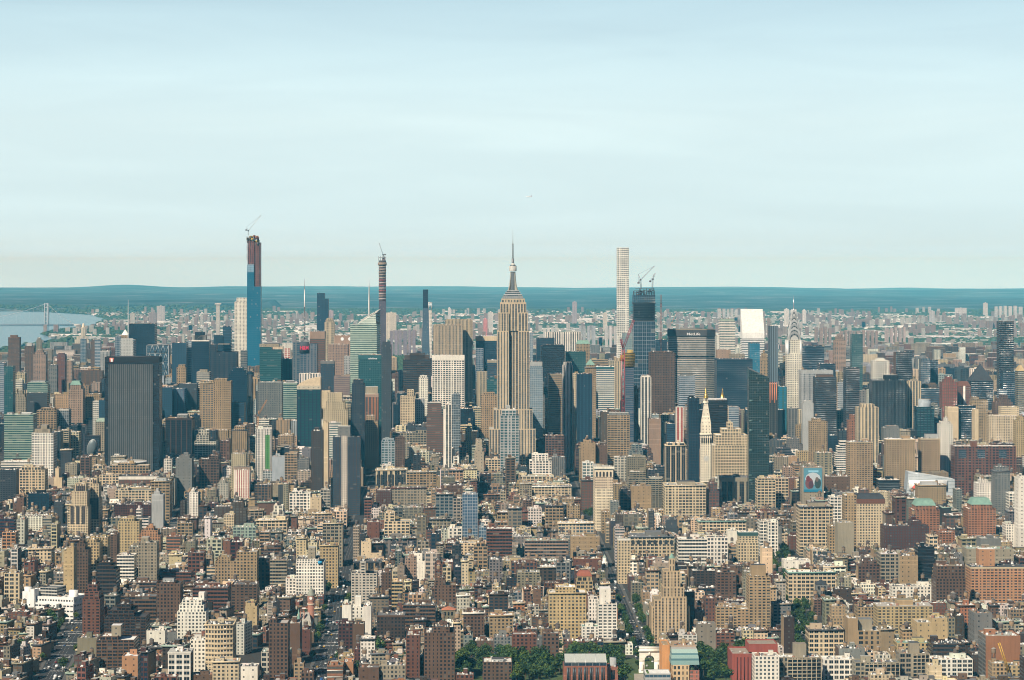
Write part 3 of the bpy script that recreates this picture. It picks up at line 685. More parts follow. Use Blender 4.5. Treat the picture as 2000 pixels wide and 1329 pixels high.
328 372 1274 1312 - white mul k lb d24 Sbrown,few kwhite,3 | white fronted building with arched brown windows
420 462 1096 1137 - tan pun k ab d26 t426,450,1088 w1 | tan apartment block with stepped tank house
462 502 1078 1137 - tan pun k ab d28 w1 | taller tan apartment block with projecting bays
367 398 1080 1115 - red lof k ab d26 groofg | brick red block with a green roof terrace
376 445 1148 1180 - red bnd k ab d28 w1 groofg | wide red brown block with ribbon windows
452 502 1142 1180 - brown apt k ab d28 groofg | dark brown block topped by roof plants
479 502 1184 1242 2600 yellow few k ab d24 t481,498,1178 Sbrown,pun | yellow corner building with dark side
325 352 1048 1074 - terra bnd g ab d22 | low block with orange brick end walls, one of two ends
286 322 1232 1246 - white few k th d18 | low bright white studio building
415 466 1292 1318 - cream pun k th d20 ccream | cream row building with a bracketed cornice
467 503 1302 1328 2420 white few k th d20 | large white flat roofed shed at the bottom
578 632 1100 1172 2860 white dns k ab d40 t579,622,1092 mconc,602,616,1070 w1 | big white brick apartment house with terrace and blue awning
558 578 1130 1168 2870 white pun k ab d28 | white stepped wing left of the big white apartment house
624 660 1065 1118 - yellow pun k lb d28 cyellow w2 | yellow ochre loft by the avenue
686 736 1120 1167 - pale apt k ab d26 t704,714,1097 kwhite,2 | grey white apartment block with a tall centre shaft
705 745 1080 1097 3120 cream few k lb d26 t705,725,1058 | cream blank stepped building above the arched facade
690 745 1097 1120 3050 tan sp2 k ob d30 kdgrey,3 | tan building with a line of pointed arches
765 786 1136 1178 - yellow bnd k ab d20 | small building with lemon yellow bands
668 686 1182 1232 - white blk k ab d26 | white blank tower wall left of a white slab
686 710 1186 1225 2640 white pun k ab d22 mwhite,694,705,1166 | white windowed middle between two blank white walls
710 725 1184 1232 - white blk k ab d26 | tall blank white wall right of the windowed middle
661 689 1218 1250 - dred dns k bb d20 | dark red building veiled by scaffolding net
689 711 1219 1250 - brown blk k bb d20 | brown blank wall right of the scaffolded building
525 562 1217 1292 - brown pun k ab d28 w1 t527,540,1208 | tan brown block with rows of small windows by the avenue
562 586 1218 1292 2470 brown blk k ab d28 | blank tan brown half of the avenue block
510 566 1274 1332 2420 pale lof k lb d28 gcopper w1 | pale stone loft with large panes at the bottom
793 820 1241 1332 2415 red pun k ab d34 w1 | left wing of the large brown apartment house
828 888 1236 1332 2400 brown pun k ab d36 t846,878,1225 w1 | large brown brick apartment house with many windows
639 670 1300 1332 2390 terra bnd w ob d26 | orange banded low building on the avenue
670 690 1293 1325 2410 orange blk k ob d24 | blank orange brick wall behind the banded building
787 850 1182 1212 - brown bnd k ab d26 w1 groofg | wide brown apartment block with balconies left of a church tower
736 790 1202 1230 - dbrown pun k ab d26 kbrown,3 | dark brown block with a single row of white sills
704 732 1248 1274 - white pun w th d20 croofd | small white and red tenement with black cornice
725 755 1276 1302 - conc pun k th d20 croofg | grey tenement with heavy cornice
905 946 1197 1228 - brown pun k ab d24 cwhite w1 | brown apartment block with white cornice near the tree clumps
956 1002 1202 1232 - tan pun k ab d24 ctan | tan brick row with bracketed cornice
791 813 1090 1128 - pink pun k ab d24 w1 | pinkish brown narrow block below a black roof tank
849 864 1102 1142 - red pun k ab d24 w1 | narrow bright brick red building
848 890 1143 1172 - brown pun k ab d26 w1 t850,870,1128 | brown building with a raised brick corner
925 952 1068 1118 - tan lof k lb d26 w1 t930,948,1060 | tan loft just right of the checkered glass tower foot
943 1000 1293 1332 2390 brown pun k ab d28 m960,985,1288 | low brown building before the park trees
500 527 1090 1132 - dbrown lof k lb d26 w1 groofg | dark brown block with large panes left of the white apartment house
527 560 1094 1134 - conc bnd k ab d26 w1 | grey tan banded block near the big white apartment house
815 838 1058 1082 - conc lof k lb d24 w2 | stone loft with two dark roof tanks
892 917 1163 1184 - pale pun k th d20 cwhite | pale tenement with striped cornice between trees
745 764 1118 1152 - brown pun k ab d24 w1 | brown block right of the tall centre shaft
1072 1145 1158 1222 - yellow pun k ab d30 cyellow t1085,1125,1147 | sandy apartment house with deep light courts
1145 1159 1162 1210 2730 red few k ab d30 | red brick side of the sandy apartment house
1168 1205 1180 1264 2570 white apt k at d34 mwhite,1172,1193,1150 | white brick apartment tower with windowless roof tower
1150 1168 1170 1230 2620 white pun k at d24 | white flank behind the white brick apartment tower
1136 1170 1224 1264 2540 white apt k ab d20 gcopper | lower white wing with a planted roof
1126 1158 1135 1150 2800 yellow lof k ab d24 t1128,1156,1126 p1115,roofr | sandy building with a bright red tiled roof
1463 1505 1128 1242 2790 tan apt k at d28 mtan,1468,1496,1104 t1464,1502,1125 | tall tan apartment tower with plain roof block
1399 1440 1186 1242 2720 tan apt k ab d28 | left wing of the tall tan apartment tower
1440 1463 1190 1242 2740 tan apt k ab d24 | recessed middle wing beside the tall tan tower
1325 1381 1053 1107 - white bnd k ab d26 w1 | white block with grey ribbon windows
1381 1422 1050 1107 - white rnd k lb d26 w2 | white block with dark square windows
1352 1400 1115 1150 - dbrown apt k ab d24 w2 | dark brown block with roof tanks
1400 1438 1118 1168 - brown apt k ab d24 w1 t1411,1421,1108 | brown block with a cream lift tower
1025 1110 1056 1097 - pink bnd k ab d28 gmint w1 | long pinkish brown block with green tinted roof
1115 1171 1048 1082 - tan few k lb d26 w2 | tan brown pair of blocks with blank walls
1010 1055 1118 1152 - olive apt k ab d26 w1 | olive brown block with shaded balconies
1087 1114 1099 1133 - grey lof k lb d22 w1 | grey brown loft with white sills
1120 1175 1092 1112 - red few k lb d24 w1 gtan | low red brown brick hall
1207 1231 1053 1135 3200 cream pun k ab d24 kwhite,3 w1 | cream building facing the main avenue
1896 2003 1108 1192 2830 orange apt k at d30 kcream,3 m1912,1943,1073 | huge orange brick apartment slab with square windows
1888 1980 1072 1100 2960 conc few k ob d30 gmint | grey green roofed block behind the orange brick slab
1915 1955 1052 1072 3080 grey blk k ob d25 | plain grey box above the grey green roof
1720 1757 1082 1142 - conc lof k lb d30 w1 | grey beige loft tower with roof plants
1757 1793 1086 1142 - tan few k lb d28 w1 | beige building with a slanting shaded corner
1793 1825 1068 1140 - black bnd k ct d24 | black scaffolded tower with green netting on top
1828 1886 1130 1177 - brown pun k ab d28 t1830,1886,1106 w2 | brown brick block with long pale ledges
1714 1822 1184 1230 - yellow apt k ab d28 mtan,1752,1784,1172 kcream,1 | wide sandy apartment house with stacks of dark balconies
1675 1715 1186 1215 - tan pun k ab d24 w1 | tan block with plain left wall beside the sandy apartment house
1540 1632 1118 1152 - cream lof k lb d30 ccopper w3 | long cream loft with dark green cornice and roof tanks
1531 1583 1095 1116 3150 white few k lb d24 w1 | white walled building above the green corniced loft
1580 1648 1230 1262 - cream lof k lb d28 croofd w2 | cream loft with black cornice by the leafy avenue
1656 1676 1208 1268 - tan blk k lb d26 | plain tan tower wall left of an arched loft
1676 1720 1232 1268 - tan lof k lb d28 m1677,1704,1210 | tan loft with tall paired windows and a white roof box
1791 1851 1216 1252 - yellow few k ob d28 t1820,1850,1208 | sandy school building with zigzag skylights
1520 1604 1284 1332 2380 conc lof k at d22 mconc,1551,1575,1258 groofw | leftmost of three beige towers with deep square windows
1670 1757 1294 1332 2390 conc lof k at d22 groofg | middle of three beige towers with deep square windows
1757 1815 1276 1332 2400 conc lof k at d22 mconc,1777,1796,1256 | rightmost of three beige towers with deep square windows
1608 1670 1288 1332 2430 white lof k ab d22 groofw | white apartment block between the beige towers
1818 1900 1288 1332 2430 white lof k ab d22 w2 groofw | white apartment block with two metal tanks at the lower right
1925 1993 1242 1325 2450 terra blk k bb d34 Sgrey,pun w1 | big blank red wall building
1903 1938 1198 1275 2520 grey few k bb d30 w2 | grey brown walled building beside the big red wall
1938 1968 1296 1334 2350 tan pun k ab d20 w1 | tan block in front of the big blank red wall
1968 2003 1300 1334 2345 yellow pun k ab d20 | sandy block at the lower right corner behind the yellow crane
1700 1745 1318 1340 2330 cream pun k ab d14 w1 | cream roof block at the foot of the middle beige tower
1815 1840 1300 1334 2345 cream few k ab d16 | cream stub beside the rightmost beige tower
588 612 1314 1340 2335 brown pun k ab d16 | brown corner block at the foot of the avenue block
700 740 1304 1336 2345 brown few k ab d18 groofg | brown low block with glass skylights
740 792 1300 1336 2350 conc pun k ab d18 groofl w1 | grey row with a pale curved gable left of the large brown house
890 925 1318 1340 2330 red pun k ab d14 | red low row in front of the trees
376 420 1318 1340 2330 brown few k ab d16 groofw | brown wall and white roof at the bottom
300 345 1322 1342 2320 red lof k th d14 | red brick roof edge at the bottom
214 290 909 930 4150 tan lof k lb d25 w2 t230,262,905 | tan loft row in front of the drum arena
1822 1885 1258 1282 - dbrown bnd k ob d30 groofd | low dark flat museum like building
1945 1990 1214 1240 - conc pun k lb d24 cmint w2 | stone building with pale green cornice
1752 1822 1256 1275 - yellow pun k ab d22 gcopper | sandy terrace with planters on its roof
1743 1825 1146 1170 - white pun k lb d24 w2 | long white row building
1000 1048 1239 1258 - red pun k th d18 | red town house row end with chimneys
1060 1092 1237 1260 - brown pun k th d18 | brown town house left of white roofs
1474 1522 1282 1332 2370 white pun g ob d24 | white panelled block before the deep red library
'''
# ------------------------------------------------------------------ building the listed buildings
GRID = 0.014           # the avenues run this much to the left of the view axis
GROT = math.atan(GRID)
PROT = []              # (left px, right px, lowest visible row, depth)
FOOT = []              # (X0, X1, Y0, Y1)
def col_of(k): return C[k]
def depth_from_row(yb): return 1807900.0 / (yb - EYE)
def clash(X0, X1, Y0, Y1, m=1.2):
    for f in FOOT:
        if X0 + m < f[1] and X1 - m > f[0] and Y0 + m < f[3] and Y1 - m > f[2]: return f
    return None
def parse(line):
    head, label = [q.strip() for q in line.split('|')]
    a = head.split()
    r = dict(x0=float(a[0]), x1=float(a[1]), yt=float(a[2]), yb=float(a[3]), wall=a[5], st=a[6], gl=a[7], kind=a[8], opt=a[9:], label=label, D0=a[4], xy=(a[0], a[2]))
    r['D'] = depth_from_row(r['yb']) if a[4] == '-' else street(float(a[4][1:])) if a[4][0] == 's' else float(a[4])
    r['D'] = min(r['D'], 1885000.0 / max(1, r['yb'] - EYE)) if r['yb'] < 1325 else min(r['D'] - 75, 2335)
    o = dict(t=[], m=[], d=26.0, k=0, kc=None, p=None, w=0, c=None, S=None, g=None, a=[], r=0)
    for q in a[9:]:
        k, v = q[0], q[1:]
        if k in 'tma':
            vv = v.split(','); c = None
            if k == 'm' and not vv[0].replace('.', '').isdigit(): c = vv.pop(0)
            o[k].append((*map(float, vv), c))
        elif k == 'd': o['d'] = float(v)
        elif k == 'r': o['r'] = float(v)
        elif k == 'w': o['w'] = int(v)
        elif k == 'k':
            vv = v.split(',')
            if vv[0].isdigit(): o['k'] = float(vv[0])
            elif len(vv) == 1 and len(vv[0]) < 4: o['k'] = 2; o['kc'] = 'white'
            else: o['kc'] = vv[0]; o['k'] = float(vv[1]) if len(vv) > 1 else 4
        elif k == 'p': vv = v.replace('H', '').split(','); o['p'] = (float(vv[0]), vv[1])
        elif k in 'cg': o[k] = v
        elif k == 'S': o['S'] = v.split(',')
    r['o'] = o
    return r
HOOK = {}
def build_row(r):
    o = r['o']; D = r['D']; rr = random.Random(r['label'])
    s = D / F
    X0, X1 = wx(r['x0'], D), wx(r['x1'], D)
    g = zg(D)
    root = thing(KIND[r['kind']][0], r['label'], KIND[r['kind']][1], ((X0 + X1) / 2, D, g), GROT + R(o['r']))
    T = (0, 0, 0, 0)
    P = Parts()
    st = list(ST[r['st']]); wall = jit(C[r['wall']], .05, rr); gl = G[r['gl']]
    side = None
    if o['S']:
        side = (C[o['S'][0]], ST[o['S'][1] if len(o['S']) > 1 else 'blk'])
    H = wz(r['yt'], D) - g
    w = X1 - X0
    dep = max(6, o['d'])
    roof = C[o['g']] if o['g'] in C else roofcol(rr)
    band = o['k'] * s
    def blk(x0, y0, x1, y1, z0, z1, band=0, cornice=None):
        if band and o['kc']:
            block(P, T, x0, y0, x1, y1, z0, z1 - band, wall, st, gl, roof, side=side, par=0)
            P('wall').at(*T).walls(rect(x0 - .3, y0 - .3, x1 + .3, y1 + .3), z1 - band, z1, C[o['kc']], ST['blk'], gl)
            P('roof').at(*T).cap(rect(x0 - .3, y0 - .3, x1 + .3, y1 + .3), z1, roof)
        else:
            block(P, T, x0, y0, x1, y1, z0, z1, wall, st, gl, roof, band=band, side=side, cornice=cornice)
    last = not o['t']
    blk(-w / 2, 0, w / 2, dep, 0, H, band if last else 0, C[o['c']] if o['c'] in C else (C['conc'] if o['c'] else None))
    bx = (-w / 2, 0, w / 2, dep); z = H
    cx = (X0 + X1) / 2
    tiers = sorted(o['t'], key=lambda t: -t[2])
    for i, t in enumerate(tiers):
        ins = dep * .09 * (i + 1); Dt = D + ins
        a, b, zt = wx(t[0], Dt) - cx, wx(t[1], Dt) - cx, wz(t[2], Dt) - g
        a, b = max(a, bx[0] + .01), min(b, bx[2] - .01)
        if b - a < 1 or zt <= z: continue
        y0, y1 = bx[1] + dep * .09, bx[3] - dep * .07
        if y1 - y0 < 2: y0, y1 = bx[1] + .2, bx[3] - .2
        lastt = i == len(tiers) - 1
        if i == 0: roof_things(P, T, bx[0] + .8, bx[1] + .6, a - .3, bx[3] - .6, z - 1.05, wall, 0, .7, rr, False) if a - bx[0] > 5 else None
        blk(a, y0, b, y1, z - 1.05, zt, band if lastt else 0)
        bx = (a, y0, b, y1); z = zt
    if o['p']:
        zp = wz(o['p'][0], D + dep / 2) - g; hp = max(2, zp - z); pw = min(bx[2] - bx[0], bx[3] - bx[1])
        m = P('pitched_roof').at(*T); e = .4
        a, y0, b, y1 = bx[0] - e, bx[1] - e, bx[2] + e, bx[3] + e
        ins = pw / 2 - .15 if hp > .45 * pw else hp * .55
        lo = [(a, y0, z), (b, y0, z), (b, y1, z), (a, y1, z)]; hi = [(a + ins, y0 + ins, z + hp), (b - ins, y0 + ins, z + hp), (b - ins, y1 - ins, z + hp), (a + ins, y1 - ins, z + hp)]
        for i in range(4):
            j = (i + 1) % 4; m.face([lo[i], lo[j], hi[j], hi[i]], C[o['p'][1]])
        m.face(hi, C[o['p'][1]])
    else:
        zr = z - (1.05 if not (band and o['kc']) else 0)
        for t in o['m']:
            ins = (bx[3] - bx[1]) * .25; Dt = D + bx[1] + ins
            a, b, zt = wx(t[0], Dt) - cx, wx(t[1], Dt) - cx, wz(t[2], Dt) - g
            m = P('bulkhead', new=True).at(*T); c = C[t[3]] if t[3] else rr.choice([C['grey'], C['conc'], C['lgrey'], wall])
            y0 = bx[1] + ins; y1 = min(bx[3] - 1, y0 + max(6, (bx[3] - bx[1]) * .5))
            m.walls(rect(a, y0, b, y1), zr, max(zr + 2, zt), c, ST['few'] if rr.random() < .5 else ST['blk'], G['g']); m.cap(rect(a, y0, b, y1), max(zr + 2, zt), roofcol(rr))
        if bx[2] - bx[0] > 4:
            roof_things(P, T, bx[0] + .8, bx[1] + .8, bx[2] - .8, bx[3] - .8, zr, wall, o['w'], .9 if D < 4200 else .5, rr, not o['m'] and D < 4400)
    for t in o['a']:
        m = P('mast', new=True).at(*T); x = wx(t[0], D + dep / 2) - cx; zt = wz(t[1], D + dep / 2) - g
        m.cone(x, dep / 2, z - 1, zt, .9, .3, C['grey'], 'metal', 6)
    r['geo'] = dict(X0=X0, X1=X1, D=D, g=g, H=H, top=z, dep=dep, bx=bx, cx=cx, w=w)
    if r['xy'] in HOOK: HOOK[r['xy']](r, P, T, root)
    P.flush(root)
    r['root'] = root
    return root

RECT = []     # rectangles in the picture for working out what is visible: (depth, x0, x1, yt, ybase, id)
rows = [parse(l) for l in ROWS.strip().split('\n')]
def place_rows():
    for r in sorted(rows, key=lambda r: r['D']):
        D = r['D']; dep = r['o']['d']
        for k in range(40):
            X0, X1 = wx(r['x0'], D), wx(r['x1'], D)
            f = clash(X0, X1, D, D + dep)
            if not f: break
            D = f[3] + .5
        if D - r['D'] > 60 and r['D0'] != '-': r['moved'] = D - r['D']
        r['D'] = D
        FOOT.append((X0, X1, D, D + dep))
        gy = EYE + F * (CAMZ - zg(D)) / D
        PROT.append((r['x0'], r['x1'], min(r['yb'], gy - 8 * F / D) if r['yb'] < 1325 else r['yb'], D))
        RECT.append((D, r['x0'], r['x1'], min([r['yt']] + [t[2] for t in r['o']['t']]), EYE + F * (CAMZ - zg(D)) / D, r))
# ------------------------------------------------------------------ landmarks with a shape of their own
def claim(x0, x1, yb, D, dep, yt=None, r=None):
    FOOT.append((wx(x0, D), wx(x1, D), D, D + dep)); PROT.append((x0, x1, min(yb, EYE + F * (CAMZ - zg(D)) / D - 8 * F / D) if yb < 1325 else yb, D))
    RECT.append((D, x0, x1, yt or yb - 50, EYE + F * (CAMZ - zg(D)) / D, r))
class Px:
    """turns photograph columns and rows at a landmark's distance into its own metres"""
    def __init__(s, xc, D): s.xc, s.D, s.X, s.g = xc, D, wx(xc, D), zg(D)
    def x(s, px, dy=0): return wx(px, s.D + dy) - s.X
    def z(s, py, dy=0): return wz(py, s.D + dy) - s.g
    def root(s, name, label, cat, rot=GROT, group=None): return thing(name, label, cat, (s.X, s.D, s.g), rot, group)
def prism(P, part, poly, z0, z1, wall, st, gl, roof=None, new=False, band=0):
    m = P(part, new=new); m.walls(poly, z0, z1, wall, st, gl, topband=band)
    m = P('roof') if roof and not new else m
    m.cap(poly, z1, roof or wall)

def art_deco_tower():
    q = Px(1002.5, 4570); claim(960, 1044, 893, 4570, 60, 575); t = q.root('skyscraper', 'tallest pale limestone art deco tower with a silver mast and antenna', 'skyscraper')
    P = Parts(); S = list(ST['str']); S[0] = 5.0; S[2] = .60; S[3] = .5; S[4] = .86
    lime = (.54, .44, .30)
    x, z = q.x, q.z
    # stepped base and shaft; wings stand proud of the middle bay
    for a, b, y0, y1, top in ((955, 1046, 0, 62, 838), (964, 1040, 3, 58, 800), (971, 994, 6, 54, 647), (1013, 1034, 6, 54, 647), (974, 993.5, 9, 51, 611), (1012.5, 1031, 9, 51, 611)):
        block(P, (0, 0, 0, 0), x(a), y0, x(b), y1, 0, z(top), lime, S, G['g'], C['roofl'], band=1.5, par=1)
    block(P, (0, 0, 0, 0), x(994), 14, x(1013), 48, 0, z(590), jit(lime, .02), S, G['g'], C['roofl'])
    block(P, (0, 0, 0, 0), x(977), 12, x(1028), 47, z(647), z(591), lime, S, G['g'], C['roofl'], band=3)
    block(P, (0, 0, 0, 0), x(979.5), 14, x(1025.5), 45, z(592), z(584), lime, S, G['g'], C['roofl'], band=2)
    m = P('observation_deck')
    for a, b, y0, top in ((982, 1022, 17, 579), (984, 1020, 19, 575.5), (987, 1017, 21, 571), (990, 1014.5, 22, 567.5)):
        m.walls(rect(x(a), y0, x(b), 62 - y0), z(586), z(top), C['silver'], ST['bnd'], G['g']); m.cap(rect(x(a), y0, x(b), 62 - y0), z(top), C['lgrey'])
    ma = P('mooring_mast'); cy = 31; c0 = x(1002.2)
    ma.cone(c0, cy, z(568), z(531), 5.6, 4.6, (.11, .125, .135), 'plain', 12)
    for k in range(4):
        an = R(45 + 90 * k); ca, sa = math.cos(an), math.sin(an)
        pts = [(5, z(568)), (11.5, z(568)), (8.2, z(556)), (6.2, z(541)), (5.2, z(531)), (3, z(531))]
        nx, ny = -sa * .9, ca * .9
        f = [(c0 + ca * r_ + nx, cy + sa * r_ + ny, zz) for r_, zz in pts]; bk = [(c0 + ca * r_ - nx, cy + sa * r_ - ny, zz) for r_, zz in pts]
        ma.face(f[::-1], (.34, .33, .28), 'plain'); ma.face(bk, (.34, .33, .28), 'plain')
        for i in range(len(f)):
            j = (i + 1) % len(f); ma.face([f[i], f[j], bk[j], bk[i]], (.34, .33, .28), 'plain')
    ma.cone(c0, cy, z(530), z(520), 6.6, 6.6, (.48, .47, .43), 'plain', 16)
    ma.cone(c0, cy, z(520), z(517.5), 5.2, 4.6, (.12, .13, .14), 'metal', 16)
    ma.cone(c0, cy, z(517.5), z(514), 4.2, 1.8, (.5, .5, .46), 'plain', 16)
    an = P('antenna')
    an.cone(c0, cy, z(515), z(505), 2.1, 2.1, (.20, .21, .22), 'metal', 8)
    an.cone(c0, cy, z(505), z(475), 1.1, .8, (.18, .20, .21), 'metal', 8)
    for k in range(7): an.cone(c0, cy, z(503 - k * 4), z(501.5 - k * 4), 1.7, 1.7, (.14, .15, .16), 'metal', 8)
    an.cone(c0, cy, z(475), z(449), .55, .18, (.30, .30, .30), 'metal', 6)
    P.flush(t)

def steel_spire_tower():
    q = Px(1552.5, 5300); claim(1533, 1573, 800, 5300, 45, 580); t = q.root('skyscraper', 'pale tower crowned by overlapping steel arches and a needle spire', 'skyscraper')
    P = Parts(); x, z = q.x, q.z; T = (0, 0, 0, 0); wall = (.68, .64, .53)
    S = list(ST['pun']); S[0] = 3.6; S[1] = 3.8; S[2] = .5; S[3] = .55
    block(P, T, x(1533), 0, x(1572), 44, 0, z(842), wall, S, G['k'], C['roofl'])
    block(P, T, x(1538), 4, x(1567), 36, 0, z(690), wall, S, G['k'], C['roofl'], band=2)
    block(P, T, x(1540.5), 6, x(1564.5), 33, z(690), z(664), wall, S, G['k'], C['roofl'])
    cx, cy = x(1552.5), 19.5
    m = P('crown')
    steel = (.50, .51, .50)
    # corner piers of the shaft's head
    for sx in (-1, 1):
        for sy in (-1, 1):
            m.box(cx + sx * 13.4 - 2.4, cy + sy * 13.4 - 2.4, z(692), cx + sx * 13.4 + 2.4, cy + sy * 13.4 + 2.4, z(665), steel, 'metal')
    lev = [(665, 12.6), (656, 11.6), (648, 10.2), (640, 8.6), (632, 6.9), (624, 4.9)]
    wm = P('crown_window')
    def arch(face, half, z0, hgt, th, mat, c, out, inner=0):
        n = 10; pts = [(half * math.cos(math.pi * i / n), hgt * math.sin(math.pi * i / n) ** .8) for i in range(n + 1)]
        ca, sa = math.cos(face), math.sin(face)
        f = [(cx + ca * out - sa * u, cy + sa * out + ca * u, z0 + v) for u, v in pts]
        b = [(cx + ca * (out - th) - sa * u, cy + sa * (out - th) + ca * u, z0 + v) for u, v in pts]
        mm = c[1]
        mm.face(f, c[0], mat)
        for i in range(n): mm.face([f[i], b[i], b[i + 1], f[i + 1]], c[0], mat)
    for i, (py, h) in enumerate(lev):
        z0 = z(py); nz = z(lev[i + 1][0]) if i < 5 else z(614)
        hg = (nz - z0) * 2.0
        m.walls(rect(cx - h * .9, cy - h * .9, cx + h * .9, cy + h * .9), z0 - 2, nz + 2, steel, ST['blk'], G['g'], 'metal')
        m.cap(rect(cx - h * .9, cy - h * .9, cx + h * .9, cy + h * .9), nz + 2, steel, 'metal')
        for k in range(4):
            fa = R(90 * k)
            arch(fa, h, z0 - 1, hg, h, 'metal', (tuple(v * (1.05 if i % 2 else .8) for v in steel), m), h + .5)
            arch(fa, h * .78, z0 - 1, hg * .76, .3, 'metal', ((.16, .17, .17), m), h + .62)
            arch(fa, h * .62, z0 - 1, hg * .58, .3, 'metal', ((.62, .62, .58), m), h + .74)
            for j in range(3):     # triangular windows following the arch
                an = R(50 + 40 * j); u, v = h * .70 * math.cos(an), hg * .66 * math.sin(an)
                ca, sa = math.cos(fa), math.sin(fa); o = h + .85; s = h * .13
                P0 = lambda a, b: (cx + ca * o - sa * a, cy + sa * o + ca * a, z0 - 1 + b)
                wm.face([P0(u - s, v - s), P0(u + s, v - s), P0(u, v + s * 1.6)], C['black'], 'metal')
    sp = P('spire')
    sp.cone(cx, cy, z(624), z(611), 4.6, 2.0, steel, 'shiny', 8); sp.cone(cx, cy, z(611), z(600), 2.0, 1.0, steel, 'shiny', 8); sp.cone(cx, cy, z(600), z(577), 1.0, .12, steel, 'shiny', 8)
    P.flush(t)

def pencil_tower():
    q = Px(1217, 6400); claim(1205, 1229, 700, 6400, 30, 484); t = q.root('skyscraper', 'very slender white square tower with an open grid of square windows', 'skyscraper')
    P = Parts(); x, z = q.x, q.z; w = (.78, .76, .68); S = (4.87, 4.75, .62, .62, 0, .08)
    ys = [484, 540, 545, 596, 601, 652, 657, 840]
    top = z(484)
    for i in range(0, 8, 2):
        m = P('wall'); m.walls(rect(x(1205.4), 0, x(1228.6), 29.3), z(ys[i + 1]) if i < 6 else 0, z(ys[i]), w, S, G['n'])
        if i < 6:
            m = P('open_floor', new=True); m.walls(rect(x(1205.4) + .4, .4, x(1228.6) - .4, 28.9), z(ys[i + 2]), z(ys[i + 1]), w, (4.87, 4.75, .5, .55, 0, .6), G['w'])
    P('roof').cap(rect(x(1205.4), 0, x(1228.6), 29.3), top, C['roofl'])
    P.flush(t)

def lattice_crane(q, label, base, top, jib_end, tail, col=(.55, .50, .40), th=1.3, apex=None, jibcol=None, dy=10, group=None):
    """tower crane: mast, cab, luffing jib, counter jib and ballast; points are (column, row) in the photograph"""
    bx, by = base; t = thing('tower_crane', label, 'crane', (wx(bx, q.D + dy), q.D + dy, wz(by, q.D + dy)), 0, group)
    X = lambda p: (wx(p[0], q.D + dy) - wx(bx, q.D + dy), 0, wz(p[1], q.D + dy) - wz(by, q.D + dy))
    P = Parts(); a = X(base); b = X(top); e = X(jib_end); f = X(tail)
    def truss(m, p, r, w, c, seg=9):
        p, r = Vector(p), Vector(r); d = (r - p).normalized(); u = Vector((0, 1, 0)); v = d.cross(u).normalized()
        cs = [(u * w / 2 * i + v * w / 2 * j) for i, j in ((-1, -1), (1, -1), (1, 1), (-1, 1))]
        for o in cs: m.bar(p + o, r + o, w * .22, c)
        for k in range(seg):
            s0, s1 = p.lerp(r, k / seg), p.lerp(r, (k + 1) / seg)
            for i in range(4): m.bar(s0 + cs[i], s1 + cs[(i + 1) % 4], w * .13, c)
    truss(P('mast'), a, b, th * 1.5, col)
    truss(P('jib'), b, e, th, jibcol or col)
    truss(P('counter_jib'), b, f, th, col, 3)
    P('counterweight').box(f[0] - 2.2, -1.6, f[2] - 2.6, f[0] + 2.2, 1.6, f[2] + .8, (.12, .12, .13))
    P('cab').box(b[0] - 1.8, -1.8, b[2] - 1.4, b[0] + 1.8, 1.8, b[2] + 1.8, (.10, .11, .12))
    if apex:
        k = X(apex); P('a_frame').bar(b, k, th * .5, col); P('stay').bar(k, e, .35, (.2, .2, .2)); P('stay').bar(k, f, .35, (.2, .2, .2))
    P.flush(t)

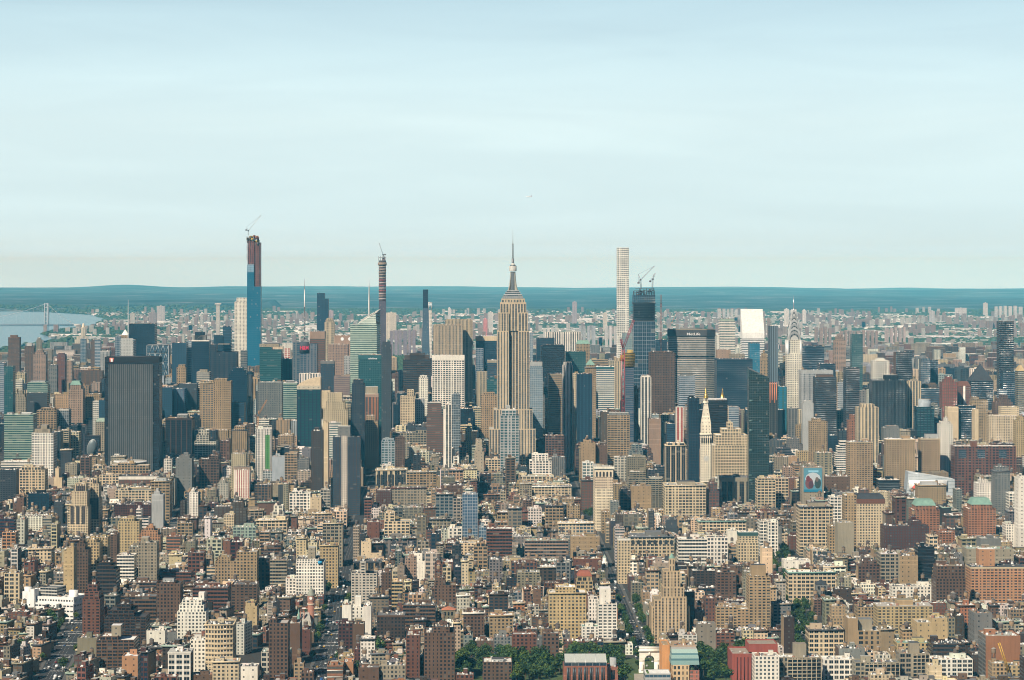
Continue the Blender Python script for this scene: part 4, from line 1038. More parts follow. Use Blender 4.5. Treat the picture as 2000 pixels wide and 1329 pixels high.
def supertalls_under_construction():
    # blue glass supertall
    q = Px(495.5, 6460); claim(481, 510, 716, 6460, 34, 458)
    t = q.root('construction_tower', 'tallest unfinished supertall with blue glass below raw concrete floors', 'unfinished tower'); P = Parts(); x, z = q.x, q.z; T = (0, 0, 0, 0)
    gb = (3.2, 4.6, .93, .90, .2, .06)
    block(P, T, x(482.5), 0, x(496), 32, 0, z(517), (.03, .12, .18), gb, (.012, .13, .22), C['roofg'], par=0)
    block(P, T, x(496), .3, x(509), 34, 0, z(560), (.03, .12, .18), gb, (.012, .13, .22), C['roofg'], par=0)
    m = P('unglazed_band'); m.walls(rect(x(482.4), -.12, x(495.9), 3), z(532), z(517), (.22, .36, .46), (3.2, 4.6, .2, .5, 0, 0), G['b'])
    core = P('raw_floors'); raw = (5.2, 4.6, .55, .70, 0, .35)
    core.walls(rect(x(483.5), 1, x(495.5), 30), z(517), z(472), (.21, .085, .075), raw, G['k']); core.cap(rect(x(483.5), 1, x(495.5), 30), z(472), C['conc'])
    core.walls(rect(x(495.5), 3, x(508.3), 30), z(560), z(474), (.18, .085, .075), raw, G['k']); core.cap(rect(x(495.5), 3, x(508.3), 30), z(474), C['conc'])
    fw = P('formwork'); rr = random.Random(3)
    for i in range(30):
        a = rr.uniform(480.5, 503); yy = rr.uniform(459, 474) if a < 501 else rr.uniform(472, 484); c = rr.choice([(.45, .30, .06), (.20, .16, .10), (.12, .10, .09), (.38, .27, .08), (.25, .10, .07)])
        y0 = rr.uniform(-2, 22); fw.box(x(a), y0, z(yy + 5), x(a + rr.uniform(2, 6)), y0 + 8, z(yy), c, bottom=True)
    ho = P('hoist_rails')
    for k in range(26): ho.box(x(508.3), 4, z(476 + k * 3.4), x(510.4), 8, z(476 + k * 3.4) + .8, (.15, .14, .14), bottom=True)
    for k in range(22): ho.box(x(481.2), 2, z(462 + k * 2.2), x(483.6), 6, z(462 + k * 2.2) + .7, (.18, .15, .13), bottom=True)
    P.flush(t)
    lattice_crane(q, 'thin pale crane with raised jib on the blue glass supertall', (485, 460), (485, 451), (510, 421), (481, 449), (.45, .45, .42), 1.0, (482, 443), jibcol=(.62, .62, .58))
    # slim banded supertall
    q = Px(746.5, 6430); claim(739, 755, 668, 6430, 20, 497)
    t = q.root('construction_tower', 'needle thin unfinished tower with red and white striped upper floors', 'unfinished tower'); P = Parts(); x, z = q.x, q.z
    block(P, T, x(740), 0, x(753.5), 20, 0, z(588), (.17, .11, .12), (2.6, 4.2, .55, .8, .9, .1), (.05, .08, .12), C['roofg'], par=0)
    m = P('raw_floors'); stripes = [(588, 584, 'dgrey'), (584, 581, 'white')]
    y = 588; i = 0
    while y > 518:
        h = 2.6; c = [(.13, .10, .11), (.42, .34, .32) if y > 545 else (.36, .31, .26), (.09, .08, .09), (.28, .10, .10) if 580 > y > 548 else (.30, .25, .22)][i % 4]
        e = .5 if i % 2 else 0
        m.box(x(740) - e, -e, z(y), x(753.2) + e, 19 + e, z(y - h), c, bottom=True); y -= h; i += 1
    m.box(x(739.7), 0, z(535), x(753.4), 19.6, z(524), (.20, .16, .16)); m.box(x(740.2), .3, z(524), x(752.8), 19, z(516), (.12, .10, .10))
    fw = P('formwork'); fw.box(x(738), -1.5, z(519), x(754.6), 21, z(513), (.28, .22, .17), bottom=True); fw.box(x(739.5), -1, z(513), x(753.5), 20, z(509), (.10, .10, .11), bottom=True)
    for a in (739.5, 743, 747, 751, 753.5): fw.box(x(a) - .5, 2, z(509), x(a) + .5, 3, z(501), (.2, .2, .22))
    fw.box(x(746), 4, z(509), x(752), 14, z(503), (.22, .16, .17)); fw.box(x(740), 2, z(504), x(753), 3, z(503), (.25, .25, .26), bottom=True)
    P.flush(t)
    lattice_crane(q, 'small crane leaning over the needle thin unfinished tower', (750, 503), (748, 498), (740.5, 475), (752, 497), (.16, .13, .13), 1.3)
    # tower under two white cranes
    q = Px(1259, 5330); claim(1236, 1282, 686, 5330, 45, 563)
    t = q.root('construction_tower', 'broad unfinished dark glass tower with blue netting and tangled steel top', 'unfinished tower'); P = Parts(); x, z = q.x, q.z
    block(P, T, x(1237.5), 0, x(1280), 42, 0, z(628), (.30, .36, .40), (9.5, 7.8, .93, .93, .0, .12), (.02, .045, .07), C['roofg'], par=0)
    m = P('raw_floors')
    for k, (a, b, y0, y1, c) in enumerate([(1239, 1278, 628, 625, (.66, .66, .60)), (1238, 1279, 625, 594, (.02, .035, .05)), (1236.5, 1280.5, 594, 591, (.10, .12, .13)), (1237, 1258, 591, 577, (.03, .13, .20)), (1258, 1280, 591, 577, (.04, .10, .14))]):
        m.walls(rect(x(a), 1 if k > 2 else 2, x(b), 39), z(y0), z(y1), c, (4.5, 4.4, .8, .72, .5, .1) if k in (1, 3, 4) else ST['blk'], (.03, .05, .07)); m.cap(rect(x(a), 1 if k > 2 else 2, x(b), 39), z(y1), (.2, .2, .2))
    for k in range(11):
        e = 1.1 * (k % 3); m.box(x(1237) - e, -1, z(626 - k * 3.3), x(1280) + e, 41, z(626 - k * 3.3) + .7, (.07, .09, .10), bottom=True)
    s = P('steel_frame'); rr = random.Random(5)
    for a in np.linspace(1239, 1279, 9):
        for yy in (3, 20, 36): s.box(x(a) - .45, yy, z(577), x(a) + .45, yy + .9, z(565 + rr.uniform(-2, 6)), (.06, .08, .10))
    for k in range(3):
        for yy in (3, 20, 36): s.box(x(1239 + k * 2), yy, z(573 - k * 4), x(1279 - k), yy + .8, z(573 - k * 4) + .8, (.10, .11, .12), bottom=True)
    for k in range(26):
        a = rr.uniform(1239, 1272); yy = rr.uniform(565, 576); s.box(x(a), rr.uniform(2, 30), z(yy + 2), x(a + rr.uniform(1, 5)), 33, z(yy), rr.choice([(.05, .06, .08), (.18, .10, .08), (.12, .20, .26)]), bottom=True)
    P.flush(t)
    lattice_crane(q, 'larger crane with long raised jib on the dark unfinished tower', (1252, 565), (1251, 547), (1278, 520), (1247, 552), (.22, .27, .30), 1.7, (1247, 536), (.30, .34, .34))
    lattice_crane(q, 'smaller crane with upright jib beside the larger one', (1274, 565), (1275, 546), (1280, 534), (1270, 549), (.25, .28, .30), 1.5, (1277, 536), (.28, .3, .3), dy=30)
    lattice_crane(Px(1291, 5600), 'rust brown construction hoist mast right of the dark unfinished tower', (1291, 690), (1291, 594), (1291.5, 576), (1291, 598), (.22, .13, .12), 2.2)
    # red crane with yellow formwork
    q = Px(1217, 4560); claim(1204, 1240, 760, 4560, 20, 684)
    t = q.root('construction_tower', 'unfinished slim tower wrapped in mustard yellow formwork behind the red crane', 'unfinished tower'); P = Parts(); x, z = q.x, q.z
    block(P, T, x(1222), 4, x(1238), 24, 0, z(708), (.10, .11, .14), ST['bnd'], G['b'], C['roofg'], par=0)
    m = P('formwork'); m.box(x(1219), 2, z(717), x(1240), 26, z(690), (.38, .26, .05), bottom=True); m.box(x(1212), 5, z(706), x(1219), 22, z(694), (.32, .21, .05), bottom=True); m.box(x(1226), 4, z(690), x(1237), 20, z(684), (.42, .30, .10))
    for k in range(9): m.box(x(1219) - 1, 1, z(715 - k * 3), x(1240) + 1, 2.2, z(715 - k * 3) + .9, (.16, .12, .06), bottom=True)
    P.flush(t)
    q = Px(1217, 4330)
    lattice_crane(q, 'tall red tower crane rising in front of yellow formwork', (1217, 806), (1217, 682), (1238, 625), (1213, 663), (.33, .045, .06), 3.0, (1212, 664), (.35, .05, .07), dy=12)
    lattice_crane(Px(1310, 5470), 'thin pinkish crane behind the lettered octagonal tower', (1304, 660), (1306, 643), (1321, 612), (1303, 646), (.45, .25, .20), 1.3)
    lattice_crane(Px(508, 4300), 'orange tower crane bending above the green netted tower', (503, 842), (504, 812), (521, 781), (497, 812), (.50, .24, .08), 1.8, (506, 802), dy=14)
    lattice_crane(Px(1968, 2255), 'yellow lattice crane at the lower right border', (1976, 1345), (1972, 1318), (1951, 1256), (1978, 1322), (.62, .38, .06), 1.7)

def lettering(txt, parent, loc, height, col, name='lettering', width=None, strength=0):
    cu = bpy.data.curves.new(name, 'FONT'); cu.body = txt; cu.size = height * 1.35; cu.extrude = .15; cu.align_x = 'CENTER'; cu.offset = height * .02
    tmp = bpy.data.objects.new(name, cu); COL.objects.link(tmp)
    bpy.context.view_layer.update()
    me = bpy.data.meshes.new_from_object(tmp); bpy.data.objects.remove(tmp)
    xs = [v.co.x for v in me.vertices]; k = (width / (max(xs) - min(xs))) if width else 1
    o = bpy.data.objects.new(name, me); COL.objects.link(o); o.parent = parent
    o.location = loc; o.rotation_euler = (R(90), 0, 0); o.scale = (k, 1, 1)
    m = bpy.data.materials.new('lettering_paint'); m.use_nodes = True; b = m.node_tree.nodes['Principled BSDF']
    b.inputs['Base Color'].default_value = (*col, 1); b.inputs['Roughness'].default_value = .5
    me.materials.clear(); me.materials.append(m)
    return o

def midtown_landmarks():
    T = (0, 0, 0, 0)
    # octagonal slab with lettering
    q = Px(1352, 5400); claim(1305, 1399, 790, 5400, 40, 644); t = q.root('office_tower', 'wide grey octagonal slab with white lettering along its dark top', 'office tower'); P = Parts(); x, z = q.x, q.z
    oc = lambda e=0: [(x(1305) - e, 16), (x(1321) - e, -e), (x(1381) + e, -e), (x(1399) + e, 16), (x(1399) + e, 26), (x(1381) + e, 42 + e), (x(1321) - e, 42 + e), (x(1305) - e, 26)]
    w = (.40, .37, .32); S = (2.7, 3.9, .98, .50, 0, .2)
    m = P('wall')
    m.walls(oc(-1.5), 0, z(699), w, S, G['g']); m.walls(oc(-3), z(699), z(695.5), C['dgrey'], ST['sp2'], G['k']); m.walls(oc(-1.5), z(695.5), z(657), w, S, G['g'])
    m.cap(oc(-1.5), z(657), w); m.cap(oc(-1.5)[::-1], z(695.5), w)
    m = P('sign_band'); m.walls(oc(0), z(657), z(645), (.075, .075, .08), ST['blk'], G['k']); m.walls(oc(-1), z(645), z(643.6), C['conc'], ST['blk'], G['k']); m.cap(oc(-1), z(643.6), C['roofd']); m.cap(oc(0)[::-1], z(657), C['dgrey']); m.cap(oc(0), z(645), C['dgrey'])
    mm = P('bulkhead'); mm.box(x(1330), 12, z(643.6), x(1372), 30, z(641), C['grey'])
    P.flush(t); lettering('MetLife', t, (x(1354.5), -.35, z(655.2)), 5.6, (.8, .8, .78), width=28)
    # slant topped tower
    q = Px(1471.5, 6050); claim(1450, 1494, 700, 6050, 48, 603); t = q.root('office_tower', 'white banded tower with a bright roof slanting towards the viewer', 'office tower'); P = Parts(); x, z = q.x, q.z
    W = (.80, .80, .76); a, b, d = x(1450), x(1493), 48
    m = P('wall'); m.walls(rect(a, 0, b, d), 0, z(650), W, (5, 4.1, .99, .5, 0, .15), G['n'], topband=z(650) - z(692) + 3 if False else 13)
    zb, ztop = z(650), z(604, 48)
    r = P('slanted_roof'); r.face([(a, 0, zb), (b, 0, zb), (b, d - 9, ztop), (a, d - 9, ztop)], (.70, .70, .66), 'plain'); r.face([(a, d - 9, ztop), (b, d - 9, ztop), (b, d, ztop), (a, d, ztop)], W)
    r.face([(b, 0, zb), (b, d, zb), (b, d, ztop), (b, d - 9, ztop)], W); r.face([(a, d, zb), (a, 0, zb), (a, d - 9, ztop), (a, d, ztop)], W); r.face([(b, d, zb), (a, d, zb), (a, d, ztop), (b, d, ztop)], W)
    P.flush(t)
    # crystal tower with white spire
    q = Px(713, 5170); claim(684, 744, 770, 5170, 50, 606); t = q.root('glass_tower', 'angular pale green glass tower with sloping crystal top and white spire', 'glass tower'); P = Parts(); x, z = q.x, q.z
    pg = (.40, .50, .42); S = (5, 4.2, .985, .46, 0, .25)
    m = P('wall')
    A, B, Cc, Dd = (x(684), 2), (x(736), 0), (x(742), 30), (x(688), 44)
    z1 = z(634)
    m.walls([A, B, Cc, Dd], 0, z1, pg, S, (.05, .10, .10)); m.cap([A, B, Cc, Dd], z1, C['roofl'])
    cr = P('crystal_crown'); e = .3
    p1 = (x(698), 1, z1); p2 = (x(735) - e, .6, z1); p3 = (x(741), 29, z1); p4 = (x(698), 36, z1)
    u1 = (x(699), 2.5, z(633)); u2 = (x(733.5), 2, z(612)); u3 = (x(742), 26, z(604, 26)); u4 = (x(710), 34, z(622))
    cl = (.52, .60, .52)
    g4 = (*G['t'], .3)
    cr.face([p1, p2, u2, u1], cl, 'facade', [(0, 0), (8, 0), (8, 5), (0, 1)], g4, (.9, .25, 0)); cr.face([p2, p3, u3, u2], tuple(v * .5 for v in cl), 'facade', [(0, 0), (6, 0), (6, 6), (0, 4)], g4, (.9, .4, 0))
    cr.face([p3, p4, u4, u3], cl); cr.face([p4, p1, u1, u4], cl); cr.face([u1, u2, u3, u4], C['roofl'])
    cr.bar(u1, u2, 1.1, (.75, .75, .68)); cr.bar(u2, u3, 1.1, (.75, .75, .68)); cr.bar(u1, u4, 1, (.75, .75, .68)); cr.bar(u4, u3, 1, (.75, .75, .68))
    sp = P('spire'); sx = x(721, 14)
    sp.cone(sx, 14, z(628), z(560), 2.4, .9, (.45, .47, .45), 'metal', 8); sp.cone(sx, 14, z(560), z(539), .8, .15, (.7, .7, .7), 'metal', 6)
    P.flush(t)
    # billboard tower with antenna
    q = Px(595, 5280); claim(570, 620, 742, 5280, 45, 668); t = q.root('office_tower', 'dark glass tower carrying a red lettered sign and a tall antenna', 'office tower'); P = Parts(); x, z = q.x, q.z
    block(P, T, x(571), 4, x(586), 44, 0, z(669), (.13, .15, .16), ST['mul'], G['b'], C['roofg']); block(P, T, x(586), 0, x(619), 44, 0, z(672), (.14, .15, .17), ST['mul'], G['b'], C['roofg'])
    m = P('sign_board'); m.box(x(585), -1.2, z(690), x(604), -.2, z(668), (.06, .07, .08), bottom=True)
    m = P('roof_frame')
    for a in (585, 603):
        for yy in (4, 22): m.box(x(a) - .6, yy, z(672), x(a) + .6, yy + 1, z(648), (.5, .5, .48))
    for yy in (4, 22):
        for r_ in (648.5, 657): m.box(x(585), yy, z(r_), x(603), yy + .8, z(r_) + 1, (.5, .5, .48), bottom=True)
    m.bar((x(585), 4, z(666)), (x(603), 4, z(650)), .8, (.4, .4, .4)); m.bar((x(603), 4, z(666)), (x(585), 4, z(650)), .8, (.4, .4, .4))
    for k in range(8): m.cone(x(588 + k * 2), 8, z(669), z(664 - (k * 7 % 5)), 1.0, 1.0, (.28, .28, .28), 'metal', 6)
    an = P('antenna'); an.cone(x(595, 13), 13, z(668), z(600), 1.7, 1.1, (.10, .11, .12), 'metal', 6); an.cone(x(595, 13), 13, z(600), z(566), 1.3, 1.0, (.62, .62, .60), 'metal', 6); an.cone(x(595, 13), 13, z(566), z(545), .6, .2, (.25, .25, .25), 'metal', 6)
    for k in range(4): an.cone(x(595, 13), 13, z(648 - k * 9), z(646.5 - k * 9), 1.9, 1.9, (.3, .3, .3), 'metal', 6)
    P.flush(t); lettering('H&M', t, (x(594.5), -1.5, z(683.5)), 8.5, (.75, .03, .09), width=17)
    # ceramic tower with white mast
    q = Px(247, 5290); claim(234, 262, 697, 5290, 40, 662); t = q.root('office_tower', 'pale grey ribbed tower with a tall white mast above the black office slab', 'office tower'); P = Parts(); x, z = q.x, q.z
    block(P, T, x(235), 0, x(261), 40, 0, z(664), (.36, .38, .37), (5, 3.6, .98, .45, 0, .1), G['g'], C['roofg'])
    m = P('screen_wall'); m.walls(rect(x(236), -.8, x(260), -.2), 20, z(661), (.45, .46, .44), (3, 3, .3, .3, 0, 0), G['g'])
    P('mast').cone(x(250.5, 15), 15, z(664), z(586), .9, .25, (.82, .82, .80), 'metal', 6); P.flush(t)
    q = Px(243, 5950); claim(238, 250, 662, 5950, 30, 644); t = q.root('office_tower', 'tower whose white pyramid cap shows behind the mast tower', 'office tower'); P = Parts(); x, z = q.x, q.z
    block(P, T, x(237), 0, x(250), 18, 0, z(655), C['tan'], ST['pun'], G['k'], C['roofg'], par=0); P('pyramid_roof').cone(x(243.5), 9, z(655), z(643.5), 11, 0, (.85, .85, .78), 'plain', 4, ph=R(45)); P.flush(t)
    # diagrid tower
    q = Px(308, 5980); claim(287, 330, 735, 5980, 40, 674); t = q.root('glass_tower', 'dark glass tower wrapped in a white diagonal steel lattice', 'glass tower'); P = Parts(); x, z = q.x, q.z
    a, b = x(287), x(329); block(P, T, a, 0, b, 40, 0, z(674), (.10, .14, .16), ST['drk'], G['b'], C['roofg'], par=0)
    m = P('diagonal_lattice'); n = 4; hh = (z(674) - z(740)) / 4; wv = (b - a) / n; cc = (.36, .40, .42)
    for j in range(-4, 4):
        zb_ = z(740) + j * hh
        if zb_ < 20: continue
        for i in range(n):
            o = .5 * (j % 2)
            for s_ in (0, 1):
                xa = a + (i + o) * wv; xb = a + (i + .5 + o) * wv; xc_ = a + (i + 1 + o) * wv
                p_, r_ = ((xa, -.5, zb_), (xb, -.5, zb_ + hh)) if s_ == 0 else ((xc_, -.5, zb_), (xb, -.5, zb_ + hh))
                if max(p_[0], r_[0]) <= b + .1: m.bar(p_, r_, 1.0, cc)
        m.bar((a, -.5, zb_), (b, -.5, zb_), .8, cc)
    m.bar((a, -.5, z(674.5)), (b, -.5, z(674.5)), 1.2, cc); m.bar((a, -.6, 30), (a, -.6, z(675)), 1.1, cc); m.bar((b, -.6, 30), (b, -.6, z(675)), 1.1, cc); P.flush(t)
    # slim black tower flaring at its foot
    q = Px(831, 6180); claim(822, 843, 692, 6180, 25, 566); t = q.root('skyscraper', 'very slim black slab tower widening towards its foot', 'skyscraper'); P = Parts(); x, z = q.x, q.z
    block(P, T, x(826), 2, x(836), 22, 0, z(566), (.012, .02, .035), ST['drk'], G['n'], C['roofd'], par=0)
    m = P('flared_base'); m.walls(rect(x(821), 0, x(842.5), 24), 0, z(602), (.10, .14, .18), (2, 4, .8, .9, .5, .1), (.07, .12, .17), poly2=rect(x(825.8), 1.8, x(836.6), 22.2)); m.cap(rect(x(825.8), 1.8, x(836.6), 22.2), z(602), C['navy']); P.flush(t)
    q = Px(840, 6700); claim(837, 844, 640, 6700, 25, 591); t = q.root('apartment_tower', 'pale tower with open lattice crown right of the slim black tower', 'apartment tower'); P = Parts(); x, z = q.x, q.z
    block(P, T, x(836.5), 0, x(843.5), 16, 0, z(606), C['white'], ST['pun'], G['g'], C['roofl'], par=0)
    m = P('lattice_crown')
    for (a_, b_) in ((836.7, 840), (843.3, 840), (836.7, 836.7), (843.3, 843.3)):
        m.bar((x(a_), 1, z(606)), (x(b_), 1, z(591)), 1.1, (.8, .8, .78)); m.bar((x(a_), 14, z(606)), (x(b_), 14, z(591)), 1.1, (.8, .8, .78))
    m.bar((x(836.7), 1, z(591)), (x(843.3), 1, z(591)), 1.2, (.8, .8, .78)); P.flush(t)
    # black slab with grey striped face
    q = Px(257, 4420); claim(203, 314, 893, 4420, 40, 698); t = q.root('office_tower', 'huge black office slab with a finely striped grey face', 'office tower'); P = Parts(); x, z = q.x, q.z
    block(P, T, x(204), 2, x(311), 42, 0, z(698), (.022, .026, .032), (3, 3.9, .9, .85, .5, .02), G['k'], C['roofd'], band=9, par=2)
    m = P('striped_face'); m.walls(rect(x(212), 0, x(298), 6), 0, z(712), (.115, .12, .12), (3.4, 3.9, .5, .95, .95, 0), (.045, .052, .056)); m.cap(rect(x(212), 0, x(298), 6), z(712), C['dgrey'])
    m = P('sign'); m.box(x(214), 1.2, z(708), x(222.5), 1.98, z(699.5), (.75, .22, .16), 'metal', True)
    P('bulkhead').box(x(225), 12, z(698) - 2, x(300), 30, z(696.5), C['dgrey'])
    P.flush(t); lettering('1', t, (x(218.2), 1.1, z(707)), 5.6, (.9, .86, .82), width=3.2)
    # round drum arena
    q = Px(250, 4300); claim(216, 284, 902, 4230, 90, 900); t = q.root('arena', 'round drum arena with a white rim in front of the black office slab', 'arena'); P = Parts(); x, z = q.x, q.z
    m = P('wall'); m.cone(0, 28, 0, z(904.5), 27, 27, C['conc'], n=40); P('rim').cone(0, 28, z(904.5) + .01, z(902.5), 28, 27, (.7, .7, .68), n=40); P('roof').cone(0, 28, z(902.5) + .01, z(901), 26, 12, C['roofl'], n=40); P.flush(t)
    # silvery oval roof
    q = Px(178, 4650); claim(168, 192, 892, 4650, 30, 857); t = q.root('glass_hall', 'silvery oval glass facade leaning between dark blocks', 'glass hall'); P = Parts(); x, z = q.x, q.z
    block(P, T, x(165), 2, x(193), 24, 0, z(852), (.05, .05, .06), ST['drk'], G['k'], C['roofd'])
    m = P('oval_glass'); n = 22; cxx = x(179); 
    prev = None
    rings = []
    for sc_, oy in ((1.0, 1.9), (.9, -.2), (.5, -1.2), (.02, -1.4)):
        rings.append([m.P(cxx + 8.6 * sc_ * math.cos(2 * math.pi * i / n) + 2.5 * math.sin(2 * math.pi * i / n) * sc_, oy, (z(858) + z(891)) / 2 + sc_ * (z(858) - z(891)) / 2 * math.sin(2 * math.pi * i / n)) for i in range(n)])
    for k in range(3):
        for i in range(n):
            m.face_i([rings[k][i], rings[k][(i + 1) % n], rings[k + 1][(i + 1) % n], rings[k + 1][i]], (.40, .42, .41) if k == 0 else (.14, .17, .18), 'metal')
    P.flush(t)

def clock_tower():
    q = Px(1378.5, 3880); claim(1365, 1393, 946, 3880, 26, 757); t = q.root('clock_tower', 'white stone bell tower with clock face, arcade and golden cupola', 'clock tower'); P = Parts(); x, z = q.x, q.z; T = (0, 0, 0, 0)
    W = (.80, .72, .56); c = x(1379.5); h = x(1390) - c
    block(P, T, c - h, 0, c + h, 2 * h, 0, z(850), W, (3.3, 3.9, .36, .5, 0, .2), G['k'], C['roofl'])
    m = P('wall'); cy = h
    m.walls(rect(c - h, 0, c + h, 2 * h), z(850) - .5, z(846.5), W, ST['blk'], G['k'])
    m = P('arcade'); m.walls(rect(c - h * .96, .6, c + h * .96, 2 * h - .6), z(863), z(851), W, ST['blk'], G['k'])
    for i in range(5):
        a = c - h * .8 + i * h * .4
        P('arch_opening', new=True).box(a - 1.1, -.25, z(866), a + 1.1, .2, z(855), (.03, .03, .035), bottom=True)
    P('cornice').box(c - h - 1, -1, z(850), c + h + 1, 2 * h + 1, z(848), W, bottom=True)
    m = P('upper_shaft'); m.walls(rect(c - h * .9, h * .1, c + h * .9, h * 1.9), z(848), z(830), W, (5, 5, .25, .45, 0, 0), G['k']); m.cap(rect(c - h * .9, h * .1, c + h * .9, h * 1.9), z(830), W)
    # tall pyramid roof with small dark dormers
    p0 = rect(c - h * .9, h * .1, c + h * .9, h * 1.9); p1 = rect(c - h * .33, h * .67, c + h * .33, h * 1.33)
    m = P('pyramid_roof'); m.walls(p0, z(830), z(788), (.72, .66, .52), (4.5, 6.5, .22, .22, 0, 0), G['k'], poly2=p1); m.cap(p1, z(788), W)
    m = P('lantern'); m.cone(c, cy, z(788), z(785), 4.2, 4.2, W, n=8); 
    for k in range(8):
        a = k * math.pi / 4; m.cone(c + 2.9 * math.cos(a), cy + 2.9 * math.sin(a), z(785), z(777), .4, .4, W, n=5)
    m.cone(c, cy, z(785), z(777), 1.8, 1.8, (.12, .11, .09), n=8)
    g = P('gold_cupola'); n = 12; zz = z(777); R0 = 3.4; prev = R0
    for k in range(6):
        a0, a1 = k * 15, (k + 1) * 15
        g.cone(c, cy, zz + 6.4 * math.sin(R(a0)), zz + 6.4 * math.sin(R(a1)), R0 * math.cos(R(a0)), max(.02, R0 * math.cos(R(a1))), C['gold'], 'gold', n, cap=k == 5)
    g.cone(c, cy, zz - 1, zz, 3.8, 3.8, C['gold'], 'gold', n); g.cone(c, cy, zz + 6, zz + 9.5, 1.3, 1.1, C['gold'], 'gold', 8); g.cone(c, cy, zz + 9.5, z(757), 1.1, .1, C['gold'], 'gold', 8)
    ck = P('clock_face'); n = 28; zc = z(896); rr_ = 4.0
    for rad, yy, cc in ((rr_ * 1.15, -.30, (.45, .40, .32)), (rr_, -.45, (.60, .60, .55))):
        f = [(c + rad * math.cos(2 * math.pi * i / n), yy, zc + rad * math.sin(2 * math.pi * i / n)) for i in range(n)]
        ck.face(f[::-1], cc)
        for i in range(n):
            j = (i + 1) % n; ck.face([f[i], f[j], (f[j][0], 0, f[j][2]), (f[i][0], 0, f[i][2])], cc)
    hd = P('clock_hands'); hd.bar((c, -.6, zc), (c + 1.9, -.6, zc + 1.4), .35, C['black']); hd.bar((c, -.6, zc), (c - .6, -.6, zc - 3.1), .3, C['black'])
    P.flush(t)
    q = Px(1411, 4560); claim(1398, 1424, 782, 4560, 30, 759); t = q.root('office_tower', 'tower topped by a slim golden pyramid peeking over the black banded slab', 'office tower'); P = Parts(); x, z = q.x, q.z
    block(P, T, x(1399), 0, x(1423), 30, 0, z(793), C['cream'], ST['pun'], G['k'], C['roofl']); block(P, T, x(1404), 5, x(1418), 25, z(793) - 1, z(783), C['cream'], ST['pun'], G['k'], C['roofl'], par=0)
    P('gold_pyramid').cone(x(1411.3, 14), 14, z(783), z(764), 5.2, .7, C['gold'], 'gold', 8); P('gold_pyramid').cone(x(1411.3, 14), 14, z(764), z(759), .8, .1, C['gold'], 'gold', 6); P.flush(t)
    # dark green glass tower with tilted top
    q = Px(1482, 3860); claim(1462, 1504, 990, 3860, 26, 722); t = q.root('glass_tower', 'tall dark green glass tower with a tilted jagged top edge', 'glass tower'); P = Parts(); x, z = q.x, q.z
    a, b = x(1463), x(1502.5); gs = (.012, .032, .034); S = (2.6, 3.6, .86, .84, .3, .10)
    m = P('wall'); z1 = z(741); m.walls(rect(a, 0, b, 24), 0, z1, (.045, .065, .065), S, gs)
    cr = P('tilted_crown'); g4 = (*gs, .1)
    ul, ur = z(722), z(738)
    cr.face([(a, 0, z1), (b, 0, z1), (b, 0, ur), (a, 0, ul)], (.06, .10, .10), 'facade', [(0, 0), (12, 0), (12, 1), (0, 4)], g4, (.86, .84, .3))
    cr.face([(b, 0, z1), (b, 24, z1), (b, 24, ur), (b, 0, ur)], (.06, .10, .10)); cr.face([(b, 24, z1), (a, 24, z1), (a, 24, ul + 3), (b, 24, ur)], (.06, .10, .10)); cr.face([(a, 24, z1), (a, 0, z1), (a, 0, ul), (a, 24, ul + 3)], (.06, .10, .10)); cr.face([(a, 0, ul), (b, 0, ur), (b, 24, ur), (a, 24, ul + 3)], C['roofg'])
    gl_ = P('painted_lit_bays'); rr = random.Random(4)  # paler boxes at the corner, their lit look is painted into the colour
    for k in range(26):
        zz = 15 + k * 7.4
        if zz < z1 - 10 and rr.random() < .5: gl_.box(a + .3, -.35, zz, a + rr.uniform(4, 6.5), -.05, zz + rr.uniform(2, 4), (.10, .17, .16), 'metal', True)
    P.flush(t)
    # wedge building
    q = Px(1180, 3640); claim(1160, 1198, 970, 3640, 56, 912); t = q.root('wedge_building', 'ornate cream wedge shaped building with deep white cornice', 'building'); P = Parts(); x, z = q.x, q.z
    a, b = x(1162), x(1197.5); poly = [(a, 0), (b, 0), (a + 3.5, 56), (a, 56)]; W = (.72, .62, .45); H = z(916)
    m = P('wall'); m.walls(poly, 0, z(955), W, (3.0, 4.0, .5, .55, 0, .3), G['k']); m.walls(poly, z(955), z(931), (.62, .50, .36), (3.0, 3.8, .48, .5, 0, .3), G['k']); m.walls(poly, z(931), H, W, ST['blk'], G['k'])
    for i in range(5):
        aa = a + 2.6 + i * 4.9
        o = P('arched_window', new=True); n = 6; hw = 1.35; zb_, zs = z(931.5), z(923.5)
        pts = [(aa - hw, zb_), (aa + hw, zb_)] + [(aa + hw * math.cos(math.pi * j / n), zs + hw * math.sin(math.pi * j / n)) for j in range(n + 1)]
        o.face([(u, -.2, v) for u, v in pts], (.05, .045, .045))
    co = P('cornice'); e = 1.6; po = [(a - e, -e), (b + e, -e), (a + 4, 57), (a - e, 57)]
    co.walls(po, H, z(912), (.80, .74, .60), ST['blk'], G['k']); co.cap(po, z(912), C['roofl']); co.cap(po[::-1], H, W)
    for i in range(10): P('finials').cone(a + i * (b - a) / 9, -.6, z(912), z(909.5), .55, .3, (.8, .74, .6), n=6)
    P('bulkhead').box(a + 3, 6, z(912), a + 10, 13, z(912) + 3.5, C['conc']); P.flush(t)

